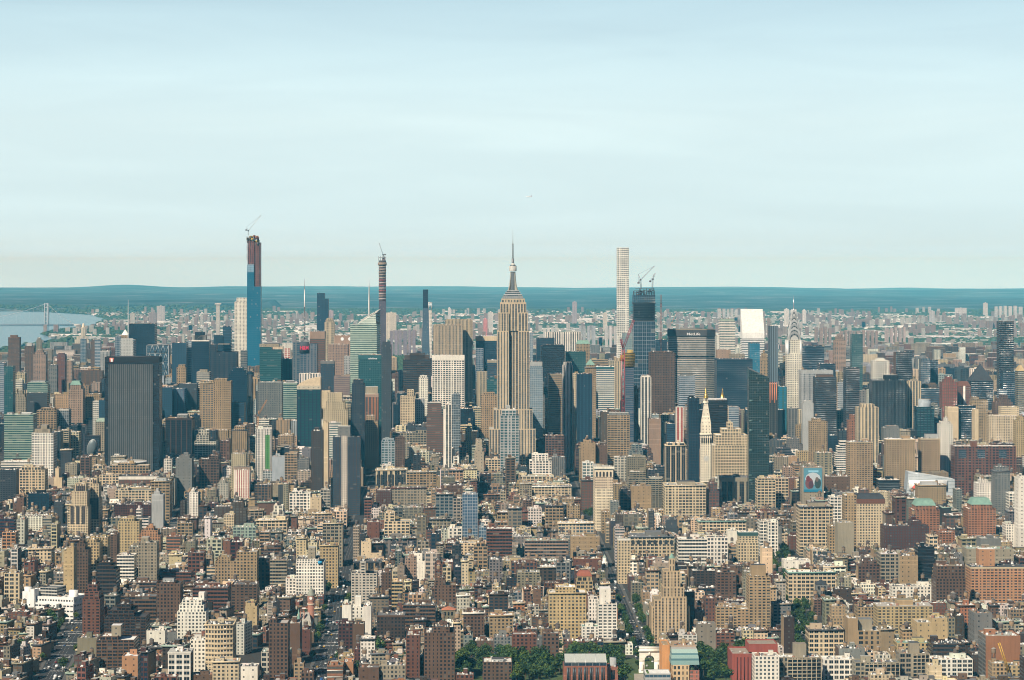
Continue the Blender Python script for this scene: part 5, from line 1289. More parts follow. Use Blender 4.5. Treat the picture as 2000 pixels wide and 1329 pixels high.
def village_landmarks():
    T = (0, 0, 0, 0)
    # marble arch
    q = Px(1268.5, 2376); claim(1248, 1290, 1320, 2376, 8, 1265); t = q.root('marble_arch', 'white marble triumphal arch at the edge of the park', 'arch', 0); P = Parts(); x, z = q.x, q.z
    W = (.80, .77, .67); a, b = -9.2, 9.2; H = z(1264.5); ow = 4.5; sp = H * .50; dd = 6.0
    for part, x0, x1 in (('pier', a, -ow), ('pier', ow, b)):
        m = P(part, new=True); m.box(x0, 0, 0, x1, dd, sp, W, 'stone'); m.box(x0 - .5, -.5, 0, x1 + .5, dd + .5, 2.6, W, 'stone'); m.box(x0 - .25, -.3, sp - .9, x1 + .25, dd + .3, sp - .2, (.5, .47, .4), 'stone', True)
        sg = -1 if x0 < 0 else 1
        m.box((x0 + x1) / 2 - 1.1, -.9, 2.6, (x0 + x1) / 2 + 1.1, -.5, 8.2, (.74, .71, .62), 'stone')
    m = P('archway'); n = 14; zt = H * .80
    arc = [(ow * math.cos(math.pi * i / n), sp + ow * math.sin(math.pi * i / n)) for i in range(n + 1)]
    for yy, fl in ((0, 1), (dd, -1)):
        for i in range(n):
            (u0, v0), (u1, v1) = arc[i], arc[i + 1]
            f = [(u0, yy, v0), (u0, yy, zt), (u1, yy, zt), (u1, yy, v1)]
            m.face(f if fl > 0 else f[::-1], W, 'stone')
        f = [(ow, yy, sp), (b, yy, sp), (b, yy, zt), (ow, yy, zt)]; m.face(f if fl > 0 else f[::-1], W, 'stone')
        f = [(a, yy, sp), (-ow, yy, sp), (-ow, yy, zt), (a, yy, zt)]; m.face(f if fl > 0 else f[::-1], W, 'stone')
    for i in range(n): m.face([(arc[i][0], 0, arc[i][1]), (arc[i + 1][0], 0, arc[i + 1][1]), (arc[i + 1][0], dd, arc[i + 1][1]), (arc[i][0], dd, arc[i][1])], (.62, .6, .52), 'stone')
    m.face([(b, 0, sp), (b, dd, sp), (b, dd, zt), (b, 0, zt)], W, 'stone'); m.face([(a, dd, sp), (a, 0, sp), (a, 0, zt), (a, dd, zt)], W, 'stone')
    m = P('entablature'); m.box(a - .3, -.3, zt, b + .3, dd + .3, zt + .8, W, 'stone', True); m.box(a - 1, -1, zt + .8, b + 1, dd + 1, zt + 1.5, (.6, .57, .48), 'stone', True)
    m = P('attic'); m.box(a, 0, zt + 1.5, b, dd, H - .7, W, 'stone'); m.box(a - .4, -.4, H - .7, b + .4, dd + .4, H, W, 'stone', True)
    P('keystone').box(-.7, -.6, sp + ow - .3, .7, 0, zt, W, 'stone', True); P.flush(t)
    # art deco apartment house by the avenue
    q = Px(1311, 2560); claim(1272, 1352, 1255, 2560, 42, 1085); t = q.root('apartment_tower', 'tan stepped apartment tower with green pointed turret above the arch', 'apartment tower'); P = Parts(); x, z = q.x, q.z
    W = (.50, .38, .24); S = (3.6, 3.1, .42, .60, .45, .3)
    for a, b, y0, y1, top in ((1273, 1347, 4, 40, 1186), (1278, 1343, 2, 38, 1172), (1291, 1341, 0, 36, 1166), (1296, 1337, 5, 33, 1148), (1297, 1330, 8, 30, 1117)):
        block(P, T, x(a), y0, x(b), y1, 0 if top > 1160 else z(1190), z(top), W, S, G['k'], C['rooft'], band=1)
    block(P, T, x(1309), 12, x(1319.5), 20, z(1120), z(1094), W, (2.4, 7, .3, .7, 0, 0), G['k'], C['rooft'], par=0)
    P('turret').cone(x(1314.3), 16, z(1094), z(1084), 3.2, .2, C['copper'], n=8)
    roof_things(P, T, x(1280), 5, x(1294), 36, z(1186) - .9, W, 1, 1.2, random.Random(8), False); P.flush(t)
    # market hall library with clock tower
    q = Px(600, 2600); claim(575, 614, 1245, 2600, 30, 1150); t = q.root('library', 'old gothic brick library with steep slate roof and conical clock tower', 'library'); P = Parts(); x, z = q.x, q.z
    Wb = (.34, .16, .11); m = P('wall'); a, b = x(578), x(608); m.walls(rect(a, 0, b, 26), 0, z(1222), Wb, ST['pun'], G['k'])
    r = P('slate_roof'); e = z(1222); rg = z(1200); sl = (.36, .34, .30)
    r.face([(a - .5, -.5, e), (b + .5, -.5, e), (b - 3, 13, rg), (a + 3, 13, rg)], sl); r.face([(b + .5, 26.5, e), (a - .5, 26.5, e), (a + 3, 13, rg), (b - 3, 13, rg)], sl); r.face([(b + .5, -.5, e), (b + .5, 26.5, e), (b - 3, 13, rg)], sl); r.face([(a - .5, 26.5, e), (a - .5, -.5, e), (a + 3, 13, rg)], sl)
    P('chimney', new=True).box(x(592), 6, z(1212), x(594), 8, z(1195), Wb); P('chimney', new=True).box(x(585), 8, z(1212), x(586.5), 10, z(1197), Wb)
    cxx = x(605); tw = P('clock_tower'); tw.cone(cxx, 20, 0, z(1180), 3.4, 3.4, Wb, n=12); tw.cone(cxx, 20, z(1186), z(1184), 3.9, 3.9, (.6, .52, .4), n=12); tw.cone(cxx, 20, z(1180), z(1168), 3.7, 3.7, (.30, .15, .11), n=12)
    P('spire').cone(cxx, 20, z(1168), z(1150), 4.1, .15, (.26, .27, .22), n=12)
    ck = P('clock_face'); ck.face([(cxx + 1.5 * math.cos(-2 * math.pi * i / 20), 16.2, z(1173) + 1.5 * math.sin(-2 * math.pi * i / 20)) for i in range(20)][::-1], (.8, .8, .75))
    P('gable', new=True).cone(x(604), 0, z(1222), z(1212), 3.2, .1, (.40, .36, .28), n=4, ph=R(45)); P('turret').cone(x(583), 4, 0, z(1210), 1.5, 1.5, (.55, .47, .36), n=8); P('turret').cone(x(583), 4, z(1210), z(1190), 1.7, .1, C['copper'], n=8); P.flush(t)
    # two church towers and a white one
    for px, D, w, yt, py, wall, cap, lab, yb in ((876, 2650, 26, 1192, 1186, C['olive'], (.50, .19, .11), 'square stone church bell tower with shallow orange cap', 1225), (862, 2560, 14, 1220, 1212, C['red'], (.42, .15, .10), 'small red brick tower with red pointed roof beside a church', 1245),
                                                 (1605, 2790, 22, 1142, 1133, C['grey'], C['dgrey'], 'grey stone church tower with three arched openings and slate cap', 1172)):
        q = Px(px, D); claim(px - w / 2, px + w / 2, yb, D, 12, yt); t = q.root('church_tower', lab, 'church tower'); P = Parts(); hw = w / 2 * D / F
        m = P('wall'); m.walls(rect(-hw, 0, hw, 2 * hw), 0, q.z(yt), wall, (4, 6, .2, .35, 0, 0), G['k'])
        P('cap').cone(0, hw, q.z(yt), q.z(py), hw * 1.5, .2, cap, n=4, ph=R(45))
        for i in range(3 if w > 20 else 2):
            P('belfry_opening', new=True).box(-hw * .62 + i * hw * .5, -.12, q.z(yt) - 5.5, -hw * .62 + i * hw * .5 + hw * .26, 0, q.z(yt) - 1.8, C['black'], bottom=True)
        P.flush(t)
    q = Px(1181, 3060); claim(1174, 1188, 1118, 3060, 9, 1085); t = q.root('church_tower', 'white wooden church steeple with columns and dark urns', 'church tower'); P = Parts(); W = (.78, .76, .70)
    P('base').box(-4, 0, 0, 4, 8, q.z(1112), W, 'plain'); P('belfry').box(-3.2, .8, q.z(1112), 3.2, 7.2, q.z(1098), W, 'plain')
    for i in range(3): P('louvre', new=True).box(-2.3 + i * 1.8, .6, q.z(1110), -1.3 + i * 1.8, .8, q.z(1100), (.07, .07, .07), bottom=True)
    P('lantern').cone(0, 4, q.z(1098), q.z(1090), 2.4, 2.2, W, n=8); P('dome').cone(0, 4, q.z(1090), q.z(1084), 2.4, .2, (.30, .36, .32), n=8); P.flush(t)
    # white sculpted museum like hall
    q = Px(92, 2745); claim(28, 156, 1192, 2745, 40, 1148); t = thing('maritime_hall', 'long bright white stepped hall with scalloped window bands', 'hall', (wx(92, 2745), 2745, zg(2745)), R(-16)); P = Parts(); x, z = q.x, q.z; W = (.84, .83, .79)
    block(P, T, x(36), 0, x(148), 38, 0, z(1178), W, (4, 5.5, .7, .3, 0, 0), G['k'], C['roofw']); block(P, T, x(66), 3, x(146), 36, z(1180), z(1166), W, (3, 6, .6, .25, 0, 0), G['k'], C['roofw']); block(P, T, x(36), 3, x(64), 34, z(1180), z(1158), W, ST['blk'], G['k'], C['roofl']); block(P, T, x(57), -1.5, x(66), 9, 0, z(1152), W, ST['blk'], G['k'], C['roofw'])
    block(P, T, x(68), 10, x(104), 32, z(1168), z(1150), (.42, .40, .36), ST['bnd'], G['k'], C['roofg']); P('drum').cone(x(131), 20, z(1168), z(1156), 5, 5, W, n=18); P('drum').cone(x(44), 8, z(1160), z(1150), 4, 4, W, n=18)
    roof_things(P, T, x(105), 8, x(125), 30, z(1167), W, 0, 1, random.Random(2), False); P.flush(t)
    # brick hall with glazed roof
    q = Px(1145, 2315); claim(1098, 1190, 1335, 2315, 26, 1276); t = q.root('university_hall', 'red brick university hall with a pale ribbed glass roof', 'university building'); P = Parts(); x, z = q.x, q.z; Wb = (.30, .12, .08)
    block(P, T, x(1101), 0, x(1186), 26, 0, z(1301), Wb, ST['blk'], G['k'], C['roofd'])
    for i in range(7):
        a = x(1107 + i * 11.2); P('window', new=True).box(a, -.12, 2, a + 2.0, 0, z(1304), (.05, .06, .07), 'metal', True); P('window', new=True).box(a + 2.3, -.12, 2, a + 3.3, 0, z(1304), (.05, .06, .07), 'metal', True)
    m = P('glazed_storey'); m.walls(rect(x(1103), 2, x(1185), 24), z(1301) - 1, z(1295), (.16, .17, .19), (6, 3, .85, .8, 0, .2), G['n']); m.cap(rect(x(1103), 2, x(1185), 24), z(1295), C['roofd'])
    r = P('glass_roof'); zz0, zz1 = z(1296), z(1277, 18)
    for i in range(4):
        a, b = x(1103.5 + i * 20.4), x(1103.5 + (i + 1) * 20.4) - .4; r.face([(a, 1.8, zz0), (b, 1.8, zz0), (b, 18, zz1), (a, 18, zz1)], (.58, .60, .55), 'metal'); r.face([(b, 24, zz0), (a, 24, zz0), (a, 18, zz1), (b, 18, zz1)], (.4, .42, .4), 'metal')
        r.bar((b + .2, 1.7, zz0), (b + .2, 18, zz1), .35, (.8, .8, .76))
    r.face([(x(1185), 1.8, zz0), (x(1185), 24, zz0), (x(1185), 18, zz1)], Wb)
    P.flush(t)
    q = Px(1196, 2325); claim(1187, 1208, 1335, 2325, 20, 1286); t = q.root('brick_building', 'narrow red brick wing with rooftop plant beside the university hall', 'building'); P = Parts()
    block(P, T, q.x(1187.5), 0, q.x(1207), 22, 0, q.z(1303), Wb, (6, 12, .4, .6, 0, 0), G['k'], C['roofl']); P('bulkhead').box(q.x(1192), 4, q.z(1303) - 1, q.x(1204), 14, q.z(1288), C['lgrey']); roof_things(P, T, q.x(1188.5), 1, q.x(1206), 20, q.z(1303) - 1, Wb, 0, 2, random.Random(3), False); P.flush(t)
    # orange walled block, glass mansard building and deep red library
    q = Px(1304, 2340); claim(1292, 1317, 1306, 2340, 30, 1257); t = q.root('brick_building', 'plain orange walled block beside the marble arch', 'building'); P = Parts()
    block(P, T, q.x(1293), 0, q.x(1308), 34, 0, q.z(1260), (.62, .30, .12), ST['blk'], G['k'], C['tan']); block(P, T, q.x(1308), 3, q.x(1360), 34, 0, q.z(1262), (.36, .27, .20), ST['blk'], G['k'], C['tan'])
    P('bulkhead').box(q.x(1335), 14, q.z(1262) - 1, q.x(1342), 22, q.z(1254), C['tan']); roof_things(P, T, q.x(1294), 2, q.x(1356), 30, q.z(1262) - 1, C['tan'], 0, 1, random.Random(3), False); P.flush(t)
    q = Px(1338, 2300); claim(1310, 1368, 1340, 2300, 26, 1272); t = q.root('university_building', 'cream building under a sloping pale green glass mansard', 'university building'); P = Parts(); x, z = q.x, q.z
    block(P, T, x(1314), 0, x(1346), 26, 0, z(1299), (.62, .44, .26), (3.6, 4.6, .55, .6, 0, .2), G['k'], C['roofg'], par=0); block(P, T, x(1346), 1, x(1366), 26, 0, z(1310), (.40, .16, .12), (4, 3.4, .5, .5, 0, .5), G['w'], C['roofl'])
    P('terrace_plants').cone(x(1352), 4, z(1309), z(1301), 3, .4, (.05, .08, .04), 'leaf', 7)
    r = P('glass_mansard')
    lv = [(1299, 0.2, 1311, 1366, (.22, .34, .32)), (1292, 4, 1311.5, 1366, (.10, .20, .22)), (1288, 4.3, 1312, 1366, (.30, .44, .40)), (1282, 8, 1313, 1365, (.09, .20, .23)), (1279, 8.3, 1313.5, 1365, (.42, .56, .50)), (1272.5, 13, 1314, 1364, None)]
    for i in range(5):
        y0, d0, a0, b0, cc = lv[i]; y1, d1, a1, b1, _ = lv[i + 1]
        r.face([(x(a0), d0, z(y0)), (x(b0), d0, z(y0)), (x(b1), d1, z(y1)), (x(a1), d1, z(y1))], cc, 'metal')
        r.face([(x(b0), d0, z(y0)), (x(b0), 26, z(y0)), (x(b1), 26, z(y1)), (x(b1), d1, z(y1))], cc, 'metal'); r.face([(x(a0), 26, z(y0)), (x(a0), d0, z(y0)), (x(a1), d1, z(y1)), (x(a1), 26, z(y1))], cc, 'metal')
    r.cap(rect(x(1314), 13, x(1364), 26), z(1272.5), C['roofl']); P.flush(t)
    q = Px(1262, 2290); claim(1256, 1311, 1340, 2290, 18, 1308); t = q.root('pavilion', 'low white building with a strip of lawn on its roof', 'pavilion'); P = Parts(); x, z = q.x, q.z
    block(P, T, x(1260), 0, x(1310), 24, 0, z(1316), C['lgrey'], ST['bnd'], G['b'], C['roofw'], par=.4); P('roof_lawn').box(x(1264), 1, z(1316) - .4, x(1268.5), 22, z(1316) - .1, (.10, .16, .04)); P.flush(t)
    q = Px(1475, 2330); claim(1428, 1525, 1340, 2330, 40, 1257); t = q.root('library', 'massive deep red stone library block with tall vertical slots', 'library'); P = Parts(); x, z = q.x, q.z; W = (.30, .08, .06)
    block(P, T, x(1430), 0, x(1522), 44, 0, z(1277), W, ST['blk'], G['k'], (.32, .27, .22), par=1.5); block(P, T, x(1465), 12, x(1522), 43, z(1278), z(1262), W, ST['blk'], G['k'], (.30, .25, .2))
    for i in range(6): P('window_slot', new=True).box(x(1439 + i * 7), -.3, 0, x(1440.6 + i * 7), 0, z(1284), (.08, .02, .02), 'plain', True)
    roof_things(P, T, x(1432), 2, x(1462), 30, z(1277) - 1.5, W, 0, .5, random.Random(3), False); P.flush(t)
    # tilted glass school building with red tent
    q = Px(1815, 3920); claim(1765, 1868, 972, 3920, 30, 922); t = q.root('glass_hall', 'pale tilted glass block whose roof edge slopes down to one side', 'glass hall'); P = Parts(); x, z = q.x, q.z
    a, b = x(1768), x(1865); m = P('wall')
    m.face([(a, 0, 0), (b, 0, 0), (b, 0, z(937)), (a + 5, 0, z(922))], (.50, .55, .57), 'facade', [(0, 0), (30, 0), (30, 9), (0, 12)], (*G['s'], .5), (.8, .15, 0)); m.face([(b, 0, 0), (b, 30, 0), (b, 30, z(937)), (b, 0, z(937))], C['steel']); m.face([(a, 30, 0), (a, 0, 0), (a + 5, 0, z(922)), (a + 5, 30, z(922))], C['steel']); m.face([(b, 30, 0), (a, 30, 0), (a + 5, 30, z(922)), (b, 30, z(937))], C['steel'])
    P('roof').face([(a + 5, 0, z(922)), (b, 0, z(937)), (b, 30, z(937)), (a + 5, 30, z(922))], (.6, .62, .6)); P('screen_wall').box(x(1775), -2, z(958), x(1850), -.2, z(938), (.80, .80, .78), bottom=True); P.flush(t)
    t = thing('roof_pavilion', 'small bright red pyramid canopy before the tilted glass block', 'canopy', (wx(1789, 3880), 3880, 0)); P = Parts(); P('canopy').cone(0, 0, wz(954, 3880), wz(945, 3880), 8, .3, (.62, .10, .06), n=4, ph=R(45)); P('post').cone(0, 0, 0, wz(954, 3880), 5, 5, C['lgrey'], n=4, ph=R(45)); P.flush(t); claim(1780, 1798, 957, 3876, 12, 945)

def billboard(r, P, T, root):
    g = r['geo']; x0, x1 = -g['w'] * .44, g['w'] * .42; z1 = g['H'] - 1; z0 = wz(961, g['D']) - g['g']
    m = P('billboard'); y = -.9
    m.box(x0, -.8, z0, x1, -.02, z1, (.30, .31, .32), bottom=True)
    W, H = x1 - x0, z1 - z0
    def pan(u0, v0, u1, v1, c, yy=-.86): m.face([(x0 + u0 * W, yy, z0 + v0 * H), (x0 + u1 * W, yy, z0 + v0 * H), (x0 + u1 * W, yy, z0 + v1 * H), (x0 + u0 * W, yy, z0 + v1 * H)], c, 'metal')
    pan(0, 0, 1, 1, (.14, .34, .43)); pan(0, 0, 1, .10, (.03, .26, .42), -.9)
    def blob(u, v, ru, rv, c, yy): m.face([(x0 + (u + ru * math.cos(i * .524)) * W, yy, z0 + (v + rv * math.sin(i * .524)) * H) for i in range(12)], c, 'metal')
    blob(.50, .55, .42, .26, (.62, .68, .70), -.94); blob(.30, .36, .22, .24, (.24, .09, .09), -1.0); blob(.24, .55, .11, .13, (.22, .05, .06), -1.05); blob(.40, .30, .14, .16, (.12, .05, .07), -1.05); blob(.76, .36, .18, .22, (.05, .08, .07), -1.0); blob(.72, .52, .09, .10, (.20, .15, .12), -1.05); pan(.25, .82, .8, .9, (.35, .70, .85), -.92)
HOOK[('1567', '913')] = billboard
def discs(r, P, T, root):
    g = r['geo']
    for k, a in enumerate((668.5, 683.2)):
        m = P('round_disc', new=True); x = wx(a, g['D']) - g['cx']; z = wz(662.5, g['D']) - g['g']; n = 20; rad = 3.6
        f = [(x + rad * math.cos(-2 * math.pi * i / n), -.5, z + rad * math.sin(-2 * math.pi * i / n)) for i in range(n)]
        m.face(f[::-1], (.9, .9, .9))
        for i in range(n):
            j = (i + 1) % n; m.face([f[j], f[i], (f[i][0], 0, f[i][2]), (f[j][0], 0, f[j][2])], (.8, .8, .8))
HOOK[('653', '656')] = discs
def drum_top(r, P, T, root):
    g = r['geo']; m = P('roof_drum'); x = 0; rad = g['w'] * .36
    m.cone(x, rad + 1, g['top'] - 1, g['top'] + 13, rad, rad, C['steel'], 'plain', 24); P('drum_rim').cone(x, rad + 1, g['top'] + 13, g['top'] + 14, rad * 1.04, rad * 1.04, C['lgrey'], n=24)
HOOK[('1791', '795')] = drum_top
def curved_roof(r, P, T, root):
    g = r['geo']; w, d, z = g['w'], g['dep'], g['top']; m = P('curved_roof'); n = 10; hh = wz(738, g['D']) - g['g'] - z
    P('crown_band').walls(rect(-w / 2 - .3, -.3, w / 2 + .3, d + .3), z - 6, z + .2, (.52, .47, .36), ST['few'], G['k'])
    pr = [(-w / 2 + w * i / n, z + .2 + hh * math.sin(math.pi * .5 * i / n) ** .75) for i in range(n + 1)]
    for i in range(n):
        (a, za), (b, zb) = pr[i], pr[i + 1]; m.face([(a, 0, za), (b, 0, zb), (b, d, zb), (a, d, za)], (.62, .50, .34)); m.face([(a, 0, z), (b, 0, z), (b, 0, zb), (a, 0, za)], (.62, .50, .34))
    m.face([(w / 2, 0, z), (w / 2, d, z), (w / 2, d, pr[-1][1]), (w / 2, 0, pr[-1][1])], (.5, .42, .3))
HOOK[('580', '754')] = curved_roof
def teal_sign(r, P, T, root):
    g = r['geo']; lettering('salesforce', root, (wx(728, g['D']) - g['cx'], -.45, wz(702, g['D']) - g['g']), 3.4, (.85, .88, .88), width=17)
HOOK[('700', '694')] = teal_sign
def copper_streaks(r, P, T, root):
    g = r['geo']
    for i in range(4):
        m = P('copper_fin', new=True); x = -g['w'] / 2 + 2 + i * (g['w'] - 4) / 3; m.box(x - .9, -.6, g['H'] - 34 + 5 * (i % 2), x + .9, -.02, g['H'] + 4, (.45, .16, .07), 'metal')
HOOK[('1502', '751')] = copper_streaks
def green_net(r, P, T, root):
    g = r['geo']; w = g['w']; m = P('green_netting'); m.walls(rect(w * .08, -.5, w * .42, -.05), 4, g['H'] - 10, (.10, .26, .08), (3, 3, .5, .5, 0, 0), (.02, .10, .03))
    for a in (-.5, -.1, .08, .42): P('concrete_pier').box(w * a - .4, -.9, 0, w * a + .4, -.02, g['H'], (.72, .70, .64))
HOOK[('500', '838')] = green_net
def centre_column(r, P, T, root):
    g = r['geo']; a, b = wx(667, g['D']) - g['cx'], wx(678.5, g['D']) - g['cx']; m = P('window_column'); m.walls(rect(a, -1.2, b, -.02), 0, g['H'] + 2, (.66, .58, .48), (2.7, 3.4, .62, .5, 0, .25), G['k']); m.cap(rect(a, -1.2, b, -.02), g['H'] + 2, C['conc'])
HOOK[('650', '854')] = centre_column
def red_centre(r, P, T, root):
    g = r['geo']; m = P('white_stripe'); m.box(-2, -.5, 20, 2, -.02, g['H'] + 1, (.7, .66, .6))
HOOK[('1871', '755')] = red_centre
def blue_panels(r, P, T, root):
    g = r['geo']
    for k, c in enumerate((1879, 1916, 1958)):
        a, b = wx(c - 7, g['D']) - g['cx'], wx(c + 8, g['D']) - g['cx']; P('window_panel', new=True).walls(rect(a, -.5, b, -.02), wz(893, g['D']), wz(877, g['D']), (.06, .09, .12), (2.4, 3, .8, .7, 0, .2), G['n'])
HOOK[('1864', '872')] = blue_panels
def dark_uppers(r, P, T, root):
    g = r['geo']; w = g['w']; b = g['bx']; m = P('dark_upper_bays')
    for a in (-.28, .0, .28): m.walls(rect(w * a - 2.2, -.4, w * a + 2.2, -.02), g['H'] * .55, g['H'] + 1, (.09, .075, .07), (2.2, 3.2, .6, .5, 0, .3), G['k'])
    m.walls(rect(b[0] + 1, b[1] - .4, b[2] - 1, b[1] - .02), g['H'], g['top'] - 3, (.12, .09, .08), (2.4, 3.6, .5, .6, .6, .2), G['k'])
HOOK[('132', '990')] = dark_uppers; HOOK[('172', '975')] = dark_uppers
def arches(r, P, T, root):
    g = r['geo']; n = 8; w = g['w']
    for i in range(n):
        x = -w / 2 + w * (i + .5) / n; hw = w / n * .30; zb = 4 if r['xy'][0] != '1231' else g['H'] - 10; zs = g['H'] - 9 if r['xy'][0] != '1231' else g['H'] - 6.5
        P('arched_window', new=True).face([(x - hw, -.15, zb), (x + hw, -.15, zb)] + [(x + hw * math.cos(math.pi * j / 6), -.15, zs + hw * math.sin(math.pi * j / 6)) for j in range(7)], (.04, .045, .05), 'metal')
for k in (('734', '918'), ('690', '1097'), ('1231', '1048')): HOOK[k] = arches
def white_patch(r, P, T, root):
    g = r['geo']; P('painted_patch').box(-g['w'] * .40, -.1, g['H'] - 8, -g['w'] * .15, 0, g['H'] - 1, (.75, .72, .68), bottom=True)
HOOK[('25', '972')] = white_patch
def diagonal_white(r, P, T, root):
    g = r['geo']; P('awning').box(g['w'] * .30, -1.5, g['H'] - 1, g['w'] * .44, 2, g['H'] + 2, (.05, .35, .60), bottom=True)
HOOK[('578', '1100')] = diagonal_white
def orange_bands(r, P, T, root):
    g = r['geo']
    for z in (.35, .7): P('white_band', new=True).box(-g['w'] / 2 - .1, -.15, g['H'] * z, g['w'] / 2 + .1, 0, g['H'] * z + .7, (.8, .78, .7), bottom=True)
HOOK[('639', '1300')] = orange_bands

def egg_crate(r, P, T, root):
    g = r['geo']; w, H = g['w'], g['H']; x0 = -w / 2 + w * (.22 if r['xy'][0] != '1757' else .45); c = (.34, .29, .21)
    gl = P('window_glass'); gl.walls(rect(x0, -.12, w / 2 - .3, -.04), 2, H - 2.2, (.05, .05, .05), (2.4, 3.3, .9, .9, .3, .25), G['k'])
    nx = max(3, round((w / 2 - x0) / 4.1)); dx = (w / 2 - x0) / nx; m = P('concrete_grid')
    for i in range(nx + 1): m.box(x0 + i * dx - .32, -1.0, 0, x0 + i * dx + .32, -.125, H - .4, jit(c, .05))
    nz = int((H - 2) / 3.3)
    for k in range(nz + 1): m.box(x0, -.9, H - 2.2 - k * 3.3, w / 2, -.125, H - 1.3 - k * 3.3, jit(c, .05), bottom=True)
for k in (('1520', '1284'), ('1670', '1294'), ('1757', '1276')): HOOK[k] = egg_crate
def rounded_front(r, P, T, root):
    """bowed front bays with a floor line at every storey"""
    g = r['geo']; w, H = g['w'], g['H']; n = 9; pts = [(-w / 2 + w * i / n, -3.2 * math.sin(math.pi * i / n)) for i in range(n + 1)]
    P('bowed_front').walls(pts, 0, H, C['cream'], (w / n, 4.4, .62, .58, 0, .2), G['k'], opened=True); m = P('floor_course')
    P('roof').cap(pts, H, C['conc'])
    for k in range(int(H / 4.4) + 1):
        z = H - .5 - k * 4.4 if k else H - .4
        for (a, b), (c, d) in zip(pts, pts[1:]): m.face([(a, b - .35, z), (c, d - .35, z), (c, d - .35, z + .5), (a, b - .35, z + .5)], C['cream']); m.face([(a, b - .35, z + .5), (c, d - .35, z + .5), (c, d, z + .5), (a, b, z + .5)], C['cream'])
HOOK[('401', '1220')] = rounded_front
# ------------------------------------------------------------------ streets and parks
AV = [  # avenues: (half width, [(Y, X), ...])
 ('fifth', 9.5, [(2395, 128), (3660, 112), (4570, 101), (6500, 74)]), ('sixth', 12.5, [(2200, -168), (2400, -176), (2655, -182), (2921, -197), (3331, -214), (3723, -222), (4426, -238), (6500, -267)]),
 ('seventh', 15, [(2200, -404), (2333, -418), (2600, -444), (2850, -468), (3331, -490), (6500, -535)]), ('eighth', 14, [(2900, -758), (6500, -808)]), ('ninth', 14, [(2900, -1032), (6500, -1082)]), ('tenth', 14, [(2900, -1306), (6500, -1350)]),
 ('madison', 12, [(3690, 270), (6500, 230)]), ('broadway', 14, [(2200, 268), (2583, 294), (2770, 306), (3000, 322), (3360, 343)]), ('park', 17, [(3420, 425), (6500, 380)]), ('lexington', 12, [(3420, 560), (6500, 517)]),
 ('third', 15, [(2600, 640), (3331, 705), (6500, 660)]), ('second', 15, [(2600, 900), (6500, 850)]), ('first', 15, [(2600, 1120), (6500, 1080)])]
def on_avenue(x, y, hw, pad=0):
    for nm, w, pl in AV:
        if pl[0][0] <= y <= pl[-1][0] and abs(x - np.interp(y, [p[0] for p in pl], [p[1] for p in pl])) < w + hw + pad: return True
    return False
PARKS = [(-60, 232, 2150, 2468), (300, 372, 3130, 3400), (135, 250, 3690, 3905), (-500, -120, 6640, 10700), (-2200, -1750, 6800, 12000)]
def in_park(x, y, hw=0, d=0):
    for a, b, c, e in PARKS:
        if x + hw > a and x - hw < b and y + d > c and y < e: return True
    return False

# ------------------------------------------------------------------ ordinary buildings that fill the blocks
GEN = []
def palette(x, y, rr):
    if y < 2960: w = [('red', 4), ('brown', 6), ('dred', 2), ('cream', 3), ('white', 2), ('tan', 5), ('conc', 4), ('grey', 2), ('terra', 1), ('dbrown', 4), ('pale', 2), ('olive', 2)]
    elif y < 4600: w = [('brown', 4), ('tan', 5), ('cream', 5), ('conc', 4), ('red', 2), ('grey', 3), ('dbrown', 3), ('white', 2), ('pale', 2), ('pink', 1), ('dgrey', 3), ('dred', 1), ('olive', 3)]
    elif y < 6600: w = [('tan', 4), ('cream', 3), ('dgrey', 4), ('navy', 3), ('steel', 2), ('conc', 4), ('black', 2), ('brown', 3), ('grey', 3), ('lime', 2), ('white', 2)]
    else: w = [('tan', 2), ('pink', 2), ('cream', 2), ('conc', 3), ('brown', 5), ('dbrown', 3), ('red', 3), ('white', 3), ('grey', 4), ('lgrey', 3)]
    return rr.choices([a for a, _ in w], [b for _, b in w])[0]
def height_at(x, y, rr):
    t = rr.random()
    if y < 2960:
        if x < -230: return rr.uniform(10, 18) if t < .88 else rr.uniform(20, 34)
        if x < 110: return rr.uniform(10, 20) if t < .86 else rr.uniform(24, 38)
        return rr.uniform(13, 26) if t < .75 else rr.uniform(28, 48)
    if y < 3700:
        if x < -230: return rr.uniform(14, 26) if t < .82 else rr.uniform(30, 52)
        if x < 330: return rr.uniform(20, 42) if t < .78 else rr.uniform(44, 62)
        return rr.uniform(16, 34) if t < .8 else rr.uniform(38, 65)
    if y < 4620:
        if x < -520: return rr.uniform(20, 42) if t < .8 else rr.uniform(45, 75)
        if x < 330: return rr.uniform(30, 62) if t < .8 else rr.uniform(65, 95)
        return rr.uniform(18, 45) if t < .75 else rr.uniform(50, 90)
    if y < 6600:
        if x < -900: return rr.uniform(18, 50) if t < .7 else rr.uniform(60, 120)
        if x > 780: return rr.uniform(30, 70) if t < .6 else rr.uniform(75, 125)
        return rr.uniform(55, 110) if t < .6 else rr.uniform(110, 150)
    if y < 9000: return rr.uniform(22, 60) if t < .75 else rr.uniform(65, 110)
    return rr.uniform(14, 24) if t < .8 else rr.uniform(40, 62)
def capped(x0, x1, D, h):
    """never rise in front of a thing the photograph shows"""
    a, b = 1000 + x0 / D * F, 1000 + x1 / D * F
    lim = 1e9
    for p0, p1, yb, pD in PROT:
        if pD > D and b > p0 + 1 and a < p1 - 1:
            z = CAMZ + (EYE - (yb - 1)) / F * D
            if z < lim: lim = z
    return min(h, lim - zg(D))
